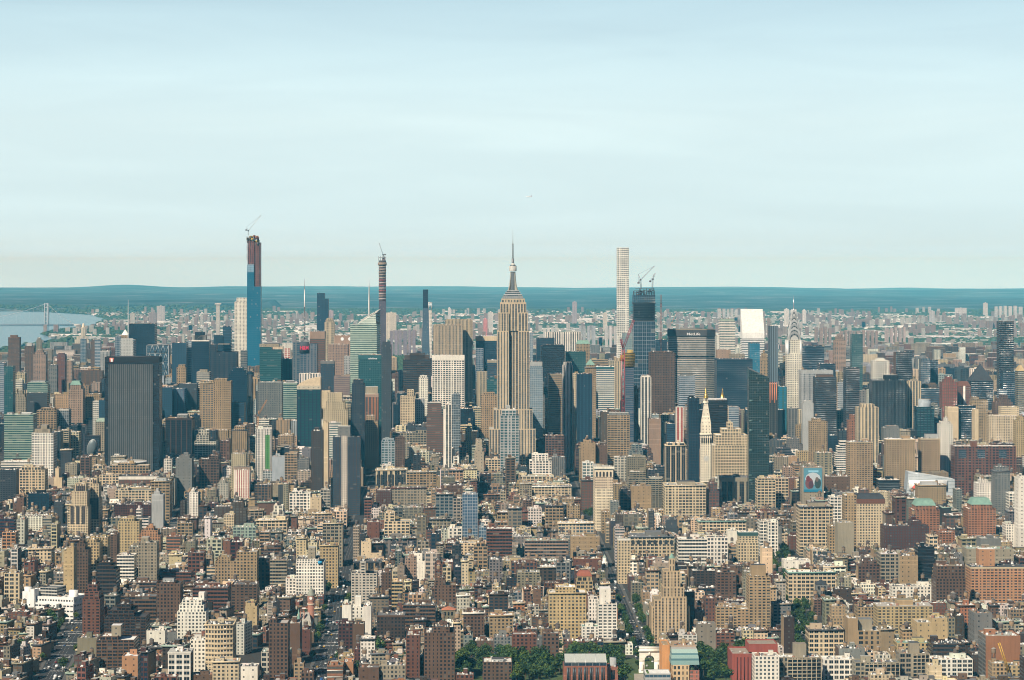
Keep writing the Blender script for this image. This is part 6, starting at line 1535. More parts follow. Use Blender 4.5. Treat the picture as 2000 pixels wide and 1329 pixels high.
def lot(x, y, w, d, h, rr, rot=GROT):
    if on_avenue(x, y + d / 2, w / 2) or in_park(x, y, w / 2, d): return
    px = 1000 + x / y * F
    if not -330 < px < 2330: return
    if clash(x - w / 2, x + w / 2, y, y + d, .6): return
    top = 6.0
    h = capped(x - w / 2, x + w / 2, y, h)
    if h < 5: return
    for p0, p1, yb, pD in ():
        pass
    wall = palette(x, y, rr)
    st = rr.choice(['pun', 'pun', 'dns', 'lof', 'apt', 'few'] if y < 2960 else ['pun', 'lof', 'lof', 'dns', 'few', 'grd', 'bnd', 'apt', 'mul'] if y < 4620 else ['pun', 'str', 'bnd', 'pst', 'dns', 'grd', 'mul', 'pir'] if y < 6600 else ['apt', 'dns', 'pun', 'bnd'])
    GEN.append(dict(x=x, y=y, w=w, d=d, h=h, wall=wall, st=st, rot=rot, seed=rr.random(), tank=(1 if rr.random() < (.5 if y < 4700 and h > 15 else .12) else 0) + (1 if rr.random() < .1 and h > 20 else 0)))
rr = random.Random(11)
def fill_blocks():
    n = -8
    while street(n) < 10800:
        y0 = street(n) + 8; y1 = street(n + 1) - 8; n += 1
        if y1 < 2150: continue
        half = (y0 / F) * 1330 + 20
        west = y0 < 2930
        for row in (0, 1):
            x = -half - 30
            while x < half + 60:
                if y0 < 2960: w = rr.choice([6.5, 7, 7.5, 8, 9, 12, 14, 20]) if x < 110 else rr.choice([8, 10, 14, 18, 24])
                elif y0 < 3700: w = rr.choice([7.5, 8, 10, 12, 15, 18, 24, 30])
                elif y0 < 4620: w = rr.choice([12, 15, 18, 22, 26, 32])
                elif y0 < 6600: w = rr.choice([18, 24, 30, 38, 46])
                else: w = rr.choice([16, 22, 30, 40, 60])
                d = rr.uniform(15, 24) if y0 < 2960 else rr.uniform(22, 30)
                y = y0 + rr.uniform(0, 2) if row == 0 else y1 - d - rr.uniform(0, 2)
                h = height_at(x + w / 2, y, rr)
                if west and x < -235:      # the old village grid is turned
                    c, s = math.cos(R(-13)), math.sin(R(-13)); dx, dy = x + w / 2 + 235, y - 2620
                    xx, yy = -235 + dx * c - dy * s, 2620 + dx * s + dy * c
                    if xx < -225 and yy < 2950: lot(xx, yy, w, d, h, rr, R(-13))
                elif not west or x > -236: lot(x + w / 2 - GRID * (y - 3331), y, w - .05, d, h, rr)
                x += w + (0 if rr.random() < .9 else rr.uniform(1, 5))

COLN = dict(tan='tan', cream='cream', white='white', pale='pale stone', brown='brown', dbrown='dark brown', red='brick red', dred='maroon', orange='orange', grey='grey', lgrey='light grey', dgrey='charcoal', black='black', conc='stone grey',
            pink='pinkish', yellow='sandy', lime='limestone', navy='navy', steel='bluish grey', terra='terracotta', olive='olive grey', mint='pale green')
STN = dict(pun='small windows', dns='close set windows', lof='broad windows', apt='paired windows', few='few windows', grd='deep square windows', bnd='ribbon windows', mul='mullioned windows', str='vertical stripes', pst='thin ribs', pir='strong ribs')
def build_generic(g, P, T):
    rr = random.Random(g['seed']); wall = jit(C[g['wall']], .24, rr); st = list(ST[g['st']]); st[0] *= rr.uniform(.85, 1.25); st[1] *= rr.uniform(.92, 1.08); st[2] *= rr.uniform(.88, 1.05)
    gl = rr.choice([G['k'], G['k'], G['g'], G['w'], G['n']]); w, d, h = g['w'], g['d'], g['h']
    near = g['y'] < 5000 and g.get('seen', 1)
    side = (jit(rr.choice([C['brown'], C['tan'], C['conc'], wall, wall]), .1, rr), ST[rr.choice(['few', 'blk', 'few'])]) if near and rr.random() < .6 else None
    roof = roofcol(rr)
    if h > 38 and w > 14 and rr.random() < .45 and near:
        h2 = h; h = h * rr.uniform(.72, .9); a, b = -w / 2 + w * rr.uniform(.05, .2), w / 2 - w * rr.uniform(.05, .2)
        block(P, T, -w / 2, 0, w / 2, d, 0, h, wall, st, gl, roof, side=side)
        block(P, T, a, d * .15, b, d * .9, h - 1.1, h2, wall, st, gl, roof); bx = (a, d * .15, b, d * .9); z = h2
    else:
        corn = None
        if near and rr.random() < .4: corn = jit(rr.choice([C['conc'], C['roofd'], C['cream'], C['brown'], C['mint'], wall]), .1, rr)
        block(P, T, -w / 2, 0, w / 2, d, 0, h, wall, st, gl, roof, side=side, cornice=corn, par=.9 if g['y'] < 6600 else 0); bx = (-w / 2, 0, w / 2, d); z = h
    if near: roof_things(P, T, bx[0] + .6, bx[1] + .6, bx[2] - .6, bx[3] - .6, z - .9, wall, g['tank'], 1.5 if g['y'] < 3600 else 1.0, rr, rr.random() < .85)
    elif g['y'] < 7500 and w > 8: roof_things(P, T, bx[0] + .6, bx[1] + .6, bx[2] - .6, bx[3] - .6, z - .9, wall, 0, 0, rr, True)

def visible_map():
    W2, H2 = 1000, 665; buf = np.full((H2, W2), -1, dtype=np.int32)
    items = [(D, x0, x1, yt, yb, ('row', r)) for D, x0, x1, yt, yb, r in RECT]
    for i, g in enumerate(GEN):
        D = g['y']; a, b = 1000 + (g['x'] - g['w'] / 2) / D * F, 1000 + (g['x'] + g['w'] / 2) / D * F
        items.append((D, a, b, EYE + F * (CAMZ - zg(D) - g['h']) / D, EYE + F * (CAMZ - zg(D)) / D, ('gen', i)))
    items.sort(key=lambda t: -t[0])
    for k, (D, a, b, t, u, _) in enumerate(items):
        buf[max(0, int(t / 2)):max(0, int(u / 2)), max(0, int(round(a / 2))):max(0, int(round(b / 2)))] = k
    ys, xs = np.nonzero(buf >= 0); ids = buf[ys, xs]; n = len(items)
    cnt = np.bincount(ids, minlength=n); sx = np.bincount(ids, xs * 2.0, minlength=n); sy = np.bincount(ids, ys * 2.0, minlength=n)
    return items, cnt, sx / np.maximum(cnt, 1), sy / np.maximum(cnt, 1)

def generic_things(n_max=280):
    items, cnt, sx, sy = visible_map()
    marks = []; heads = {}
    for k, it in enumerate(items):
        if it[5][0] == 'row' and it[5][1] and cnt[k] > 25:
            lab = it[5][1]['label'].split(' with ')[0].split(' by ')[0].split(' beside ')[0].split(' behind ')[0].split(' left of ')[0].split(' right of ')[0].split(' below ')[0].split(',')[0].split(' before ')[0].split(' near ')[0].split(' in ')[0].split(' at ')[0].split(' above ')[0]
            heads[lab] = heads.get(lab, 0) + 1
            if 2 <= len(lab.split()) <= 6: marks.append((lab, sx[k], sy[k]))
    marks = [m for m in marks if heads[m[0]] == 1]
    gens = sorted([(cnt[k], it[5][1], sx[k], sy[k]) for k, it in enumerate(items) if it[5][0] == 'gen' and it[0] < 5200], key=lambda t: -t[0])
    seen_gen = {it[5][1] for k, it in enumerate(items) if it[5][0] == 'gen' and cnt[k] > 0}
    used = {r['label'] for r in rows}; done = set()
    for i, g in enumerate(GEN): g['seen'] = i in seen_gen
    for c, i, gx, gy in gens[:n_max]:
        g = GEN[i]; near = sorted(marks, key=lambda m: (m[1] - gx) ** 2 + (m[2] - gy) ** 2)
        size = 'narrow' if g['w'] < 11 else 'wide' if g['w'] > 26 else ''
        tall = 'tall' if g['h'] > 45 else 'low' if g['h'] < 16 else ''
        kind = 'town house' if g['h'] < 20 and g['w'] < 11 else 'apartment building' if g['st'] in ('apt', 'pun', 'dns') and g['h'] < 60 else 'office building' if g['h'] > 55 else 'loft building'
        adj = ' '.join(v for v in (size, tall, COLN[g['wall']]) if v); lab = None
        tk = ' and a roof tank' if g['tank'] else ''
        for mk in near[:12]:
            dx, dy = gx - mk[1], gy - mk[2]
            rel = ('right of' if dx > 0 else 'left of') if abs(dx) > abs(dy) else ('below' if dy > 0 else 'above')
            cand = f"{adj} {kind.replace(' building', '')} with {STN[g['st']]}{tk} {rel} {mk[0]}"
            words = cand.split()
            if len(words) > 16: cand = f"{adj} {kind.replace(' building', '')} with {STN[g['st']]} {rel} {mk[0]}"
            if len(cand.split()) <= 16 and cand not in used: lab = cand; break
        if not lab: continue
        used.add(lab); done.add(i)
        root = thing(kind.replace(' ', '_'), lab, kind, (g['x'], g['y'], zg(g['y'])), g['rot'])
        P = Parts(); build_generic(g, P, (0, 0, 0, 0)); P.flush(root)
    S1, S2 = OneMesh(), OneMesh()
    for i, g in enumerate(GEN):
        if i in done: continue
        S = S1 if g['y'] < 4620 else S2
        build_generic(g, S, (g['x'], g['y'], zg(g['y']), g['rot']))
    for S, nm in ((S1, 'dense_low_rise_blocks'), (S2, 'uptown_blocks')):
        o = S.m.obj(nm)
        if o: tag(o, kind='stuff')

# ------------------------------------------------------------------ ground, hills, water
WATER = [(-2140, 5000), (-2220, 9000), (-2290, 11200), (-2310, 13000), (-2490, 13800), (-2570, 14100), (-2540, 14600), (-2470, 15200), (-2570, 15900), (-2720, 16900), (-2880, 18300), (-3250, 20000), (-3900, 21500), (-4600, 22400), (-7500, 22800), (-9000, 22000), (-9000, 5000)]
def hill(x, y):
    if x < -2000 and 5000 < y < 23500 and inside(WATER, x, y): return -8
    d = math.hypot(x, y); a = 0
    n = mnoise.fractal(Vector((x / 7000, y / 7000, 3.3)), 1.0, 2.0, 4)
    if d > 17000:
        k = min(1, (d - 17000) / 34000); a += k * (26 + 85 * n)
        a += k * 55 * math.exp(-((x / d * F - (-745)) / 60) ** 2) * (1 if d > 28000 else 0) * .6
        a += k * 22 * (1 / (1 + math.exp((x / d * F + 0) / 260)))
    elif d > 6500: a += max(0, n) * 10 * min(1, (d - 6500) / 4000)
    if x < -2300 and 16000 < y < 26000: a += 60 * min(1, (y - 21500) / 3000) if y > 21500 else 0
    return a
def ground():
    radii = [0, 800, 1600, 2200]; r = 2400
    while r < 66000: radii.append(r); r *= 1.045
    segs = 300
    angs = [math.pi / 2 + R(20) * math.sin(0)]  # fine in front, coarse behind
    fr = [R(-16 + 32 * i / 220) for i in range(221)]; bk = [R(16 + 328 * (i + 1) / 41) for i in range(40)]
    angs = fr + bk; n = len(angs)
    m = bpy.data.meshes.new('ground'); v = []; f = []
    for ri in radii:
        for a in angs:
            x, y = ri * math.sin(a), ri * math.cos(a)
            v.append((x, y, zg(ri) + hill(x, y) - (0 if ri < 6000 else 1.5)))
    for i in range(len(radii) - 1):
        for j in range(n):
            k = (j + 1) % n; f.append((i * n + j, i * n + k, (i + 1) * n + k, (i + 1) * n + j))
    m.from_pydata(v, [], f); m.update()
    for p in m.polygons: p.use_smooth = True
    o = bpy.data.objects.new('ground', m); COL.objects.link(o); tag(o, kind='structure')
    mt, t, n_, L = new_mat('ground')
    geo = n_('ShaderNodeNewGeometry'); sp = n_('ShaderNodeVectorMath', operation='LENGTH'); L(geo.outputs['Position'], sp.inputs[0])
    z1 = n_('ShaderNodeTexNoise', inp={'Scale': .0016, 'Detail': 6.0, 'Roughness': .62}); L(geo.outputs['Position'], z1.inputs['Vector'])
    z2 = n_('ShaderNodeTexNoise', inp={'Scale': .02, 'Detail': 6.0, 'Roughness': .7}); L(geo.outputs['Position'], z2.inputs['Vector'])
    z3 = n_('ShaderNodeTexNoise', inp={'Scale': .25, 'Detail': 5.0, 'Roughness': .7}); L(geo.outputs['Position'], z3.inputs['Vector'])
    r1 = n_('ShaderNodeValToRGB'); e = r1.color_ramp.elements; e[0].position = .44; e[0].color = (.045, .075, .035, 1); e[1].position = .60; e[1].color = (.20, .19, .17, 1)
    L(z2.outputs['Fac'], r1.inputs[0])
    r2 = n_('ShaderNodeValToRGB'); e = r2.color_ramp.elements; e[0].position = .41; e[0].color = (.010, .024, .024, 1); e[1].position = .55; e[1].color = (.06, .09, .09, 1); r2.color_ramp.elements.new(.63).color = (.20, .23, .23, 1)
    z4 = n_('ShaderNodeTexNoise', inp={'Scale': .0011, 'Detail': 9.0, 'Roughness': .75}); L(geo.outputs['Position'], z4.inputs['Vector']); L(z4.outputs['Fac'], r2.inputs[0])
    city = n_('ShaderNodeMix', data_type='RGBA', inp={'A': (.040, .040, .041, 1), 'B': (.08, .076, .068, 1)}); L(z3.outputs['Fac'], city.inputs['Factor'])
    f1 = n_('ShaderNodeMapRange', inp={'From Min': 6900, 'From Max': 7100}); L(sp.outputs['Value'], f1.inputs['Value'])
    ad = M2(n_, t, 'MULTIPLY_ADD', z1.outputs['Fac'], 9000, sp.outputs['Value'])
    f2 = n_('ShaderNodeMapRange', inp={'From Min': 21500, 'From Max': 24500}); L(ad, f2.inputs['Value'])
    a = n_('ShaderNodeMix', data_type='RGBA'); L(f1.outputs[0], a.inputs['Factor']); L(city.outputs['Result'], a.inputs['A']); L(r1.outputs[0], a.inputs['B'])
    b = n_('ShaderNodeMix', data_type='RGBA'); L(f2.outputs[0], b.inputs['Factor']); L(a.outputs['Result'], b.inputs['A']); L(r2.outputs[0], b.inputs['B'])
    bs = n_('ShaderNodeBsdfPrincipled', inp={'Roughness': .95, 'Specular IOR Level': .1}); oo = n_('ShaderNodeOutputMaterial'); L(b.outputs['Result'], bs.inputs['Base Color']); L(bs.outputs[0], oo.inputs[0])
    m.materials.append(mt)
def inside(poly, x, y):
    c = False; n = len(poly)
    for i in range(n):
        (x0, y0), (x1, y1) = poly[i], poly[i - 1]
        if (y0 > y) != (y1 > y) and x < (x1 - x0) * (y - y0) / (y1 - y0) + x0: c = not c
    return c
def water():
    # strips across, following the curve of the earth and 4 m above the ground sheet
    v = []; f = []; ys = list(range(5000, 22700, 300))
    for y in ys:
        xs = []
        for i in range(len(WATER) - 4):
            (x0, y0), (x1, y1) = WATER[i], WATER[i + 1]
            if y0 <= y <= y1: xs.append(x0 + (x1 - x0) * (y - y0) / (y1 - y0))
        e = xs[0] if xs else -2200
        row = [e + (-9500 - e) * k / 14 for k in range(15)]
        for x in row: v.append((x, y, zg(math.hypot(x, y)) + 6))
    n = 15
    for i in range(len(ys) - 1):
        for j in range(n - 1): f.append((i * n + j + 1, i * n + j, (i + 1) * n + j, (i + 1) * n + j + 1))
    m = bpy.data.meshes.new('river_water'); m.from_pydata(v, [], f); m.update()
    o = bpy.data.objects.new('river_water', m); COL.objects.link(o); tag(o, kind='structure')
    mt, t, n_, L = new_mat('water'); geo = n_('ShaderNodeNewGeometry'); z = n_('ShaderNodeTexNoise', inp={'Scale': .03, 'Detail': 4.0}); L(geo.outputs['Position'], z.inputs['Vector'])
    bp = n_('ShaderNodeBump', inp={'Strength': .25, 'Distance': 2.0}); L(z.outputs['Fac'], bp.inputs['Height'])
    b = n_('ShaderNodeBsdfPrincipled', inp={'Base Color': (.06, .17, .24, 1), 'Roughness': .2}); oo = n_('ShaderNodeOutputMaterial'); L(bp.outputs[0], b.inputs['Normal']); L(b.outputs[0], oo.inputs[0]); m.materials.append(mt)
def sheet(name, pts, z, col, kind='structure', mat=None):
    m = MB(); m.face([(x, y, z) for x, y in pts], col, mat or 'plain'); return tag(m.obj(name), kind=kind)
def roads():
    m = MB(); mk = MB(); pv = MB()
    for nm, w, pl in AV:
        for (y0, x0), (y1, x1) in zip(pl, pl[1:]):
            s = max(1, int((y1 - y0) / 200))
            for k in range(s):
                ya, yb = y0 + (y1 - y0) * k / s, y0 + (y1 - y0) * (k + 1) / s; xa, xb = x0 + (x1 - x0) * k / s, x0 + (x1 - x0) * (k + 1) / s
                za, zb = zg(ya), zg(yb); h = w - 3.5
                m.face([(xa - h, ya, za + .02), (xa + h, ya, za + .02), (xb + h, yb, zb + .02), (xb - h, yb, zb + .02)], (.040, .041, .044))
                for sg in (-1, 1):
                    pv.face([(xa + sg * h, ya, za + .15), (xa + sg * w, ya, za + .15), (xb + sg * w, yb, zb + .15), (xb + sg * h, yb, zb + .15)][::sg], (.11, .105, .098))
                    pv.face([(xa + sg * h, ya, za), (xa + sg * h, ya, za + .15), (xb + sg * h, yb, zb + .15), (xb + sg * h, yb, zb)], (.20, .195, .18))
                if ya < 3400:
                    for lane in (-1, 0, 1):
                        q = int((yb - ya) / 9)
                        for j in range(q):
                            t0 = j / q; t1 = t0 + 3 / (yb - ya); xx, x2 = xa + (xb - xa) * t0 + lane * 3.4, xa + (xb - xa) * t1 + lane * 3.4
                            mk.face([(xx - .1, ya + (yb - ya) * t0, za + .026), (xx + .1, ya + (yb - ya) * t0, za + .026), (x2 + .1, ya + (yb - ya) * t1, za + .026), (x2 - .1, ya + (yb - ya) * t1, za + .026)], (.72, .72, .70))
    for n in range(-1, 12):        # crosswalks
        y = street(n)
        if y < 2250: continue
        for nm, w, pl in AV:
            if nm in ('sixth', 'seventh', 'fifth', 'broadway') and pl[0][0] < y < pl[-1][0] and y < 3400:
                x = np.interp(y, [p[0] for p in pl], [p[1] for p in pl])
                for yy in (y - 10, y + 7):
                    k = -(w - 4.5)
                    while k < w - 4.5: mk.face([(x + k, yy, zg(y) + .028), (x + k + .6, yy, zg(y) + .028), (x + k + .6, yy + 3.2, zg(y) + .028), (x + k, yy + 3.2, zg(y) + .028)], (.74, .74, .72)); k += 1.3
    tag(m.obj('road'), kind='structure'); tag(pv.obj('pavement'), kind='structure'); tag(mk.obj('road_markings'), kind='structure')
    sheet('park_lawn', [(-60, 2150), (232, 2150), (232, 2468), (-60, 2468)], .03 + zg(2300), (.07, .10, .035))
    sheet('park_path', [(105, 2210), (150, 2210), (146, 2372), (112, 2372)], .045 + zg(2300), (.34, .31, .26))

# ------------------------------------------------------------------ far boroughs
FP = {}
def far_city():
    rr = random.Random(21); S = MB(); T_ = MB()
    def green(x, y): return mnoise.noise(Vector((x / 1500, y / 700, 7.7))) + .55 * mnoise.noise(Vector((x / 420, y / 260, 1.7)))
    n = 0
    for k in range(46000):
        t = rr.random(); D = 10300 + 12500 * t ** .80; a = rr.uniform(-.208, .208); x = a * D
        if inside(WATER, x, D) or (x < -1950 and D < 12500 and x < -1700 and rr.random() < .8): continue
        g = green(x, D)
        if g > .10 and rr.random() < .93: continue
        if D > 15500 and rr.random() < (D - 15500) / 6500 : continue
        px = 1000 + a * F
        w, d = rr.uniform(10, 28), rr.uniform(10, 20); h = rr.uniform(7, 15)
        c = rr.choices([(.50, .50, .46), (.74, .73, .70), (.32, .28, .23), (.24, .17, .14), (.16, .17, .17), (.38, .34, .28)], [4, 4, 4, 4, 4, 4])[0]
        tall = rr.random() < (.016 if g < .02 else .006)
        if tall:      # brick towers standing in rows
            base = rr.choice([(.26, .17, .14), (.30, .23, .19), (.44, .42, .38), (.26, .19, .17)])
            for q in range(rr.randint(1, 5)):
                xx = x + q * rr.uniform(38, 60); ww = rr.uniform(16, 26); hh = rr.uniform(38, 58); z0 = zg(math.hypot(xx, D)) + hill(xx, D) - 3
                if inside(WATER, xx, D): continue
                pl = rect(xx, D, xx + ww, D + 16); S.walls(pl, z0, z0 + hh, jit(base, .08, rr), (4, 3, .5, .5, 0, .3), G['g']); S.cap(pl, z0 + hh, C['roofl'])
            continue
        if rr.random() < .045: w, d, h, c = rr.uniform(60, 150), rr.uniform(40, 90), rr.uniform(8, 16), rr.choice([(.80, .79, .76), (.60, .60, .58)])
        z0 = zg(math.hypot(x, D)) + hill(x, D) - 3; pl = rect(x, D, x + w, D + d)
        S.walls(pl, z0, z0 + h, jit(c, .15, rr), ST['pun'] if D < 13500 else ST['blk'], G['g']); S.cap(pl, z0 + h, jit(rr.choice([C['roofw'], C['roofl'], C['roofd'], C['roofg'], C['roofw']]), .15, rr)); n += 1
    tag(S.obj('far_borough_buildings'), kind='stuff')
    def clump(m, x, y, z, r, h, c):
        n = 6; ph = rr.random() * 6
        ring = [[m.P(x + r * q * rr.uniform(.75, 1.15) * math.cos(ph + i * 6.283 / n), y + r * q * rr.uniform(.75, 1.15) * math.sin(ph + i * 6.283 / n), z + h * zz) for i in range(n)] for q, zz in ((.8, .0), (1, .45), (.62, .82))]
        t = m.P(x, y, z + h)
        for k in range(2):
            for i in range(n): m.face_i([ring[k][i], ring[k][(i + 1) % n], ring[k + 1][(i + 1) % n], ring[k + 1][i]], jit(c, .3, rr), 'leaf')
        for i in range(n): m.face_i([ring[2][i], ring[2][(i + 1) % n], t], jit(c, .3, rr), 'leaf')
    for k in range(24000):
        D = 10500 + 12500 * rr.random() ** .9; x = rr.uniform(-.208, .208) * D
        if inside(WATER, x, D): continue
        g = green(x, D)
        if g < .04 and rr.random() < .6: continue
        clump(T_, x, D, zg(D) + hill(x, D) - 3, rr.uniform(9, 26), rr.uniform(10, 17), (.045, .075, .03))
    # the hilly park on the near bank by the bridge, and the long central park
    for k in range(1500):
        D = rr.uniform(13900, 15300); x = rr.uniform(-2580, -2000)
        if inside(WATER, x, D): continue
        clump(T_, x, D, zg(D) - 3 + 20 * math.exp(-((D - 14500) / 450) ** 2) * min(1, (x + 2620) / 200), rr.uniform(10, 20), rr.uniform(12, 22), (.035, .065, .028))
    tag(T_.obj('borough_woodland'), kind='stuff')
    U = MB()
    for k in range(2600):
        D = rr.uniform(6640, 10600); x = rr.uniform(-500, -130) - (D - 6640) * .012
        clump(U, x, D, zg(D) - 1, rr.uniform(6, 11), rr.uniform(11, 19), (.04, .075, .025))
    tag(U.obj('long_park_woodland'), kind='stuff')

def far_landmarks():
    # suspension bridge
    D = 16200; q = Px(91, D); t = q.root('suspension_bridge', 'grey steel suspension bridge with tall lattice tower crossing the river', 'bridge', 0); P = Parts(); x, z = q.x, q.z; c = (.30, .33, .36)
    for (px, yt, part) in ((91, 592, 'tower'),):
        m = P(part, new=True)
        for sx in (87.5, 94.0): m.box(x(sx) - 3.2, -8, 0, x(sx) + 3.2, 8, z(yt), c)
        for r_ in (593, 600, 609, 618, 627, 633, 643, 652):
            m.box(x(87.5) + 3.21, -5, z(r_ + 2), x(94) - 3.21, 5, z(r_), c)
        for i in range(7):
            y0, y1 = 595 + i * 8, 603 + i * 8; m.bar((x(87.5), 0, z(y0)), (x(94), 0, z(y1)), 2.0, c); m.bar((x(94), 0, z(y0)), (x(87.5), 0, z(y1)), 2.0, c)
        m.box(x(85), -20, 0, x(97), 20, z(654), (.4, .4, .38))
    d = P('deck'); d.box(x(-80), -14, z(637.8), x(150), 14, z(634), (.10, .12, .15), bottom=True)
    for k in range(46): d.box(x(-78 + k * 5), -15, z(639.5), x(-77.3 + k * 5), 15, z(634), (.14, .16, .18), bottom=True)
    cb = P('main_cable')
    def cable(pa, pb, sag, n=14):
        pts = []
        for i in range(n + 1):
            s = i / n; pts.append((pa[0] + (pb[0] - pa[0]) * s, pa[1] + (pb[1] - pa[1]) * s + sag * 4 * s * (1 - s)))
        for a, b in zip(pts, pts[1:]): cb.bar((x(a[0]), 0, z(a[1])), (x(b[0]), 0, z(b[1])), 2.2, (.42, .45, .47))
        return pts
    p = cable((91, 592.5), (-78, 622), 10, 20); p2 = cable((91, 592.5), (146, 634), 3.5, 10)
    hg = P('hangers')
    for a in p[1:-1] + p2[1:-1]: hg.bar((x(a[0]), 0, z(a[1])), (x(a[0]), 0, z(635)), .5, (.45, .48, .5))
    P('anchorage').box(x(145), -18, 0, x(158), 18, z(633), (.42, .42, .40)); P.flush(t)
    # hilltop church
    D = 11500; q = Px(160, D); t = q.root('hilltop_church', 'pale riverside church with a tall square tower', 'church'); P = Parts(); x, z = q.x, q.z; W = (.62, .55, .42)
    block(P, (0,) * 4, x(146), 0, x(174), 30, 0, z(664), W, ST['dns'], G['g'], C['roofl'], par=0); block(P, (0,) * 4, x(149), 4, x(171), 26, z(664), z(657), W, ST['dns'], G['g'], C['roofl'], par=0)
    m = P('church_tower'); m.walls(rect(x(157.5), 4, x(166.5), 22), 0, z(640), W, ST['str'], G['g']); m.cap(rect(x(157.5), 4, x(166.5), 22), z(640), W); m.cone(x(162), 13, z(640), z(632), 8, 3, W, n=8); P.flush(t)
    # pale towers of the far shore and boroughs
    spots = [(422, 429, 594, 640, 12500, (.62, .58, .52), 'pale tower with flared top standing alone beyond the park', 1), (254, 263, 612, 640, 12200, (.50, .48, .44), 'pale rounded tower above the flat black glass tower', 0), (290, 306, 611, 626, 15000, (.32, .25, .24), 'squat dull brown block beyond the park', 0),
             (306, 322, 598, 606, 17500, (.48, .44, .42), 'cluster like pale slab on the far ridge left of the supertall', 0), (640, 651, 607, 630, 13500, (.42, .32, .34), 'mauve tower behind the stepped blue tower', 0), (1118, 1127, 590, 606, 16500, (.40, .33, .35), 'purplish far tower right of the art deco spire', 0),
             (1866, 1888, 602, 612, 19000, (.62, .58, .56), 'long pale row of far blocks near the right border', 0), (1921, 1929, 592, 611, 19500, (.66, .62, .58), 'tallest pale tower of the far cluster', 0), (1532, 1541, 604, 620, 16000, (.74, .70, .64), 'white far block left of the steel spire', 0), (1568, 1574, 606, 618, 16500, (.70, .66, .62), 'thin white far block right of the steel spire', 0),
             (1816, 1826, 608, 624, 16800, (.52, .50, .50), 'grey far block midway to the right border', 0), (754, 774, 611, 624, 13000, (.66, .58, .46), 'wide cream complex right of the needle thin tower', 0), (953, 963, 610, 627, 14000, (.66, .64, .6), 'white pair of slabs left of the art deco tower', 0), (944, 952, 623, 632, 13000, (.62, .22, .20), 'small bright pink block among far houses', 0),
             (875, 880, 602, 612, 16000, (.74, .72, .70), 'tiny white tower right of the slim black slab', 0), (1178, 1186, 612, 628, 14500, (.66, .60, .5), 'domed cream tower left of the pencil tower', 0)]
    for x0, x1, yt, yb, D, c, lab, fl in spots:
        q = Px((x0 + x1) / 2, D); t = q.root('apartment_tower', lab, 'apartment tower'); P = Parts(); b = hill(q.X, D) - 3
        block(P, (0,) * 4, q.x(x0), 0, q.x(x1), 25, b, q.z(yt), c, ST['apt'], G['g'], C['roofl'], par=0)
        if fl: block(P, (0,) * 4, q.x(x0 - 2.5), -4, q.x(x1 + 2.5), 28, q.z(yt + 1), q.z(yt - 1 + 0), c, ST['blk'], G['g'], C['roofw'], par=0)
        P('lift_house').box(q.x((x0 + x1) / 2) - 4, 5, q.z(yt), q.x((x0 + x1) / 2) + 4, 14, q.z(yt) + 4, c)
        P.flush(t)
    rr = random.Random(31)
    WHERE = ['right of the art deco spire', 'just left of the pencil tower', 'right of the steel spire tower', 'by the black and brown tower', 'left of the slant topped tower', 'above the white striped slab', 'behind the slant topped tower', 'right of the needle thin tower', 'around the sea green glass tower', 'above the tallest plain black slab']
    k = 0
    for (xa, xb, yt, D, lab) in ((1130, 1160, 637, 10600, 'grey'), (1181, 1200, 637, 10600, 'pale'), (1590, 1625, 640, 10900, 'brown'), (1727, 1764, 640, 10800, 'pinkish'), (1400, 1442, 604, 17000, 'pale'), (1060, 1090, 640, 10800, 'white'), (1450, 1500, 622, 13000, 'brown'), (760, 812, 645, 10400, 'purplish'), (1640, 1715, 646, 10200, 'brown'), (1942, 1992, 598, 18500, 'pale')):
        cc = {'grey': (.42, .44, .46), 'pale': (.58, .56, .54), 'brown': (.34, .24, .20), 'pinkish': (.46, .36, .33), 'white': (.66, .64, .6), 'purplish': (.30, .24, .28)}[lab]
        a = xa; i = 0
        while a < xb:
            w = rr.uniform(7, 11); q = Px(a + w / 2, D); t = q.root('slab_block', f'{lab} housing slab in a far row {WHERE[k]}', 'slab block', group=f'{lab} housing slabs row {"one two three four five six seven eight nine ten".split()[k]}')
            P = Parts(); b = hill(q.X, D) - 3; block(P, (0,) * 4, -w * .33 * D / F, 0, w * .33 * D / F, 18, b, q.z(yt + rr.uniform(-1, 1.5)), jit(cc, .05, rr), ST['apt'], G['g'], C['roofl'], par=0); P.flush(t); a += w; i += 1
        k += 1

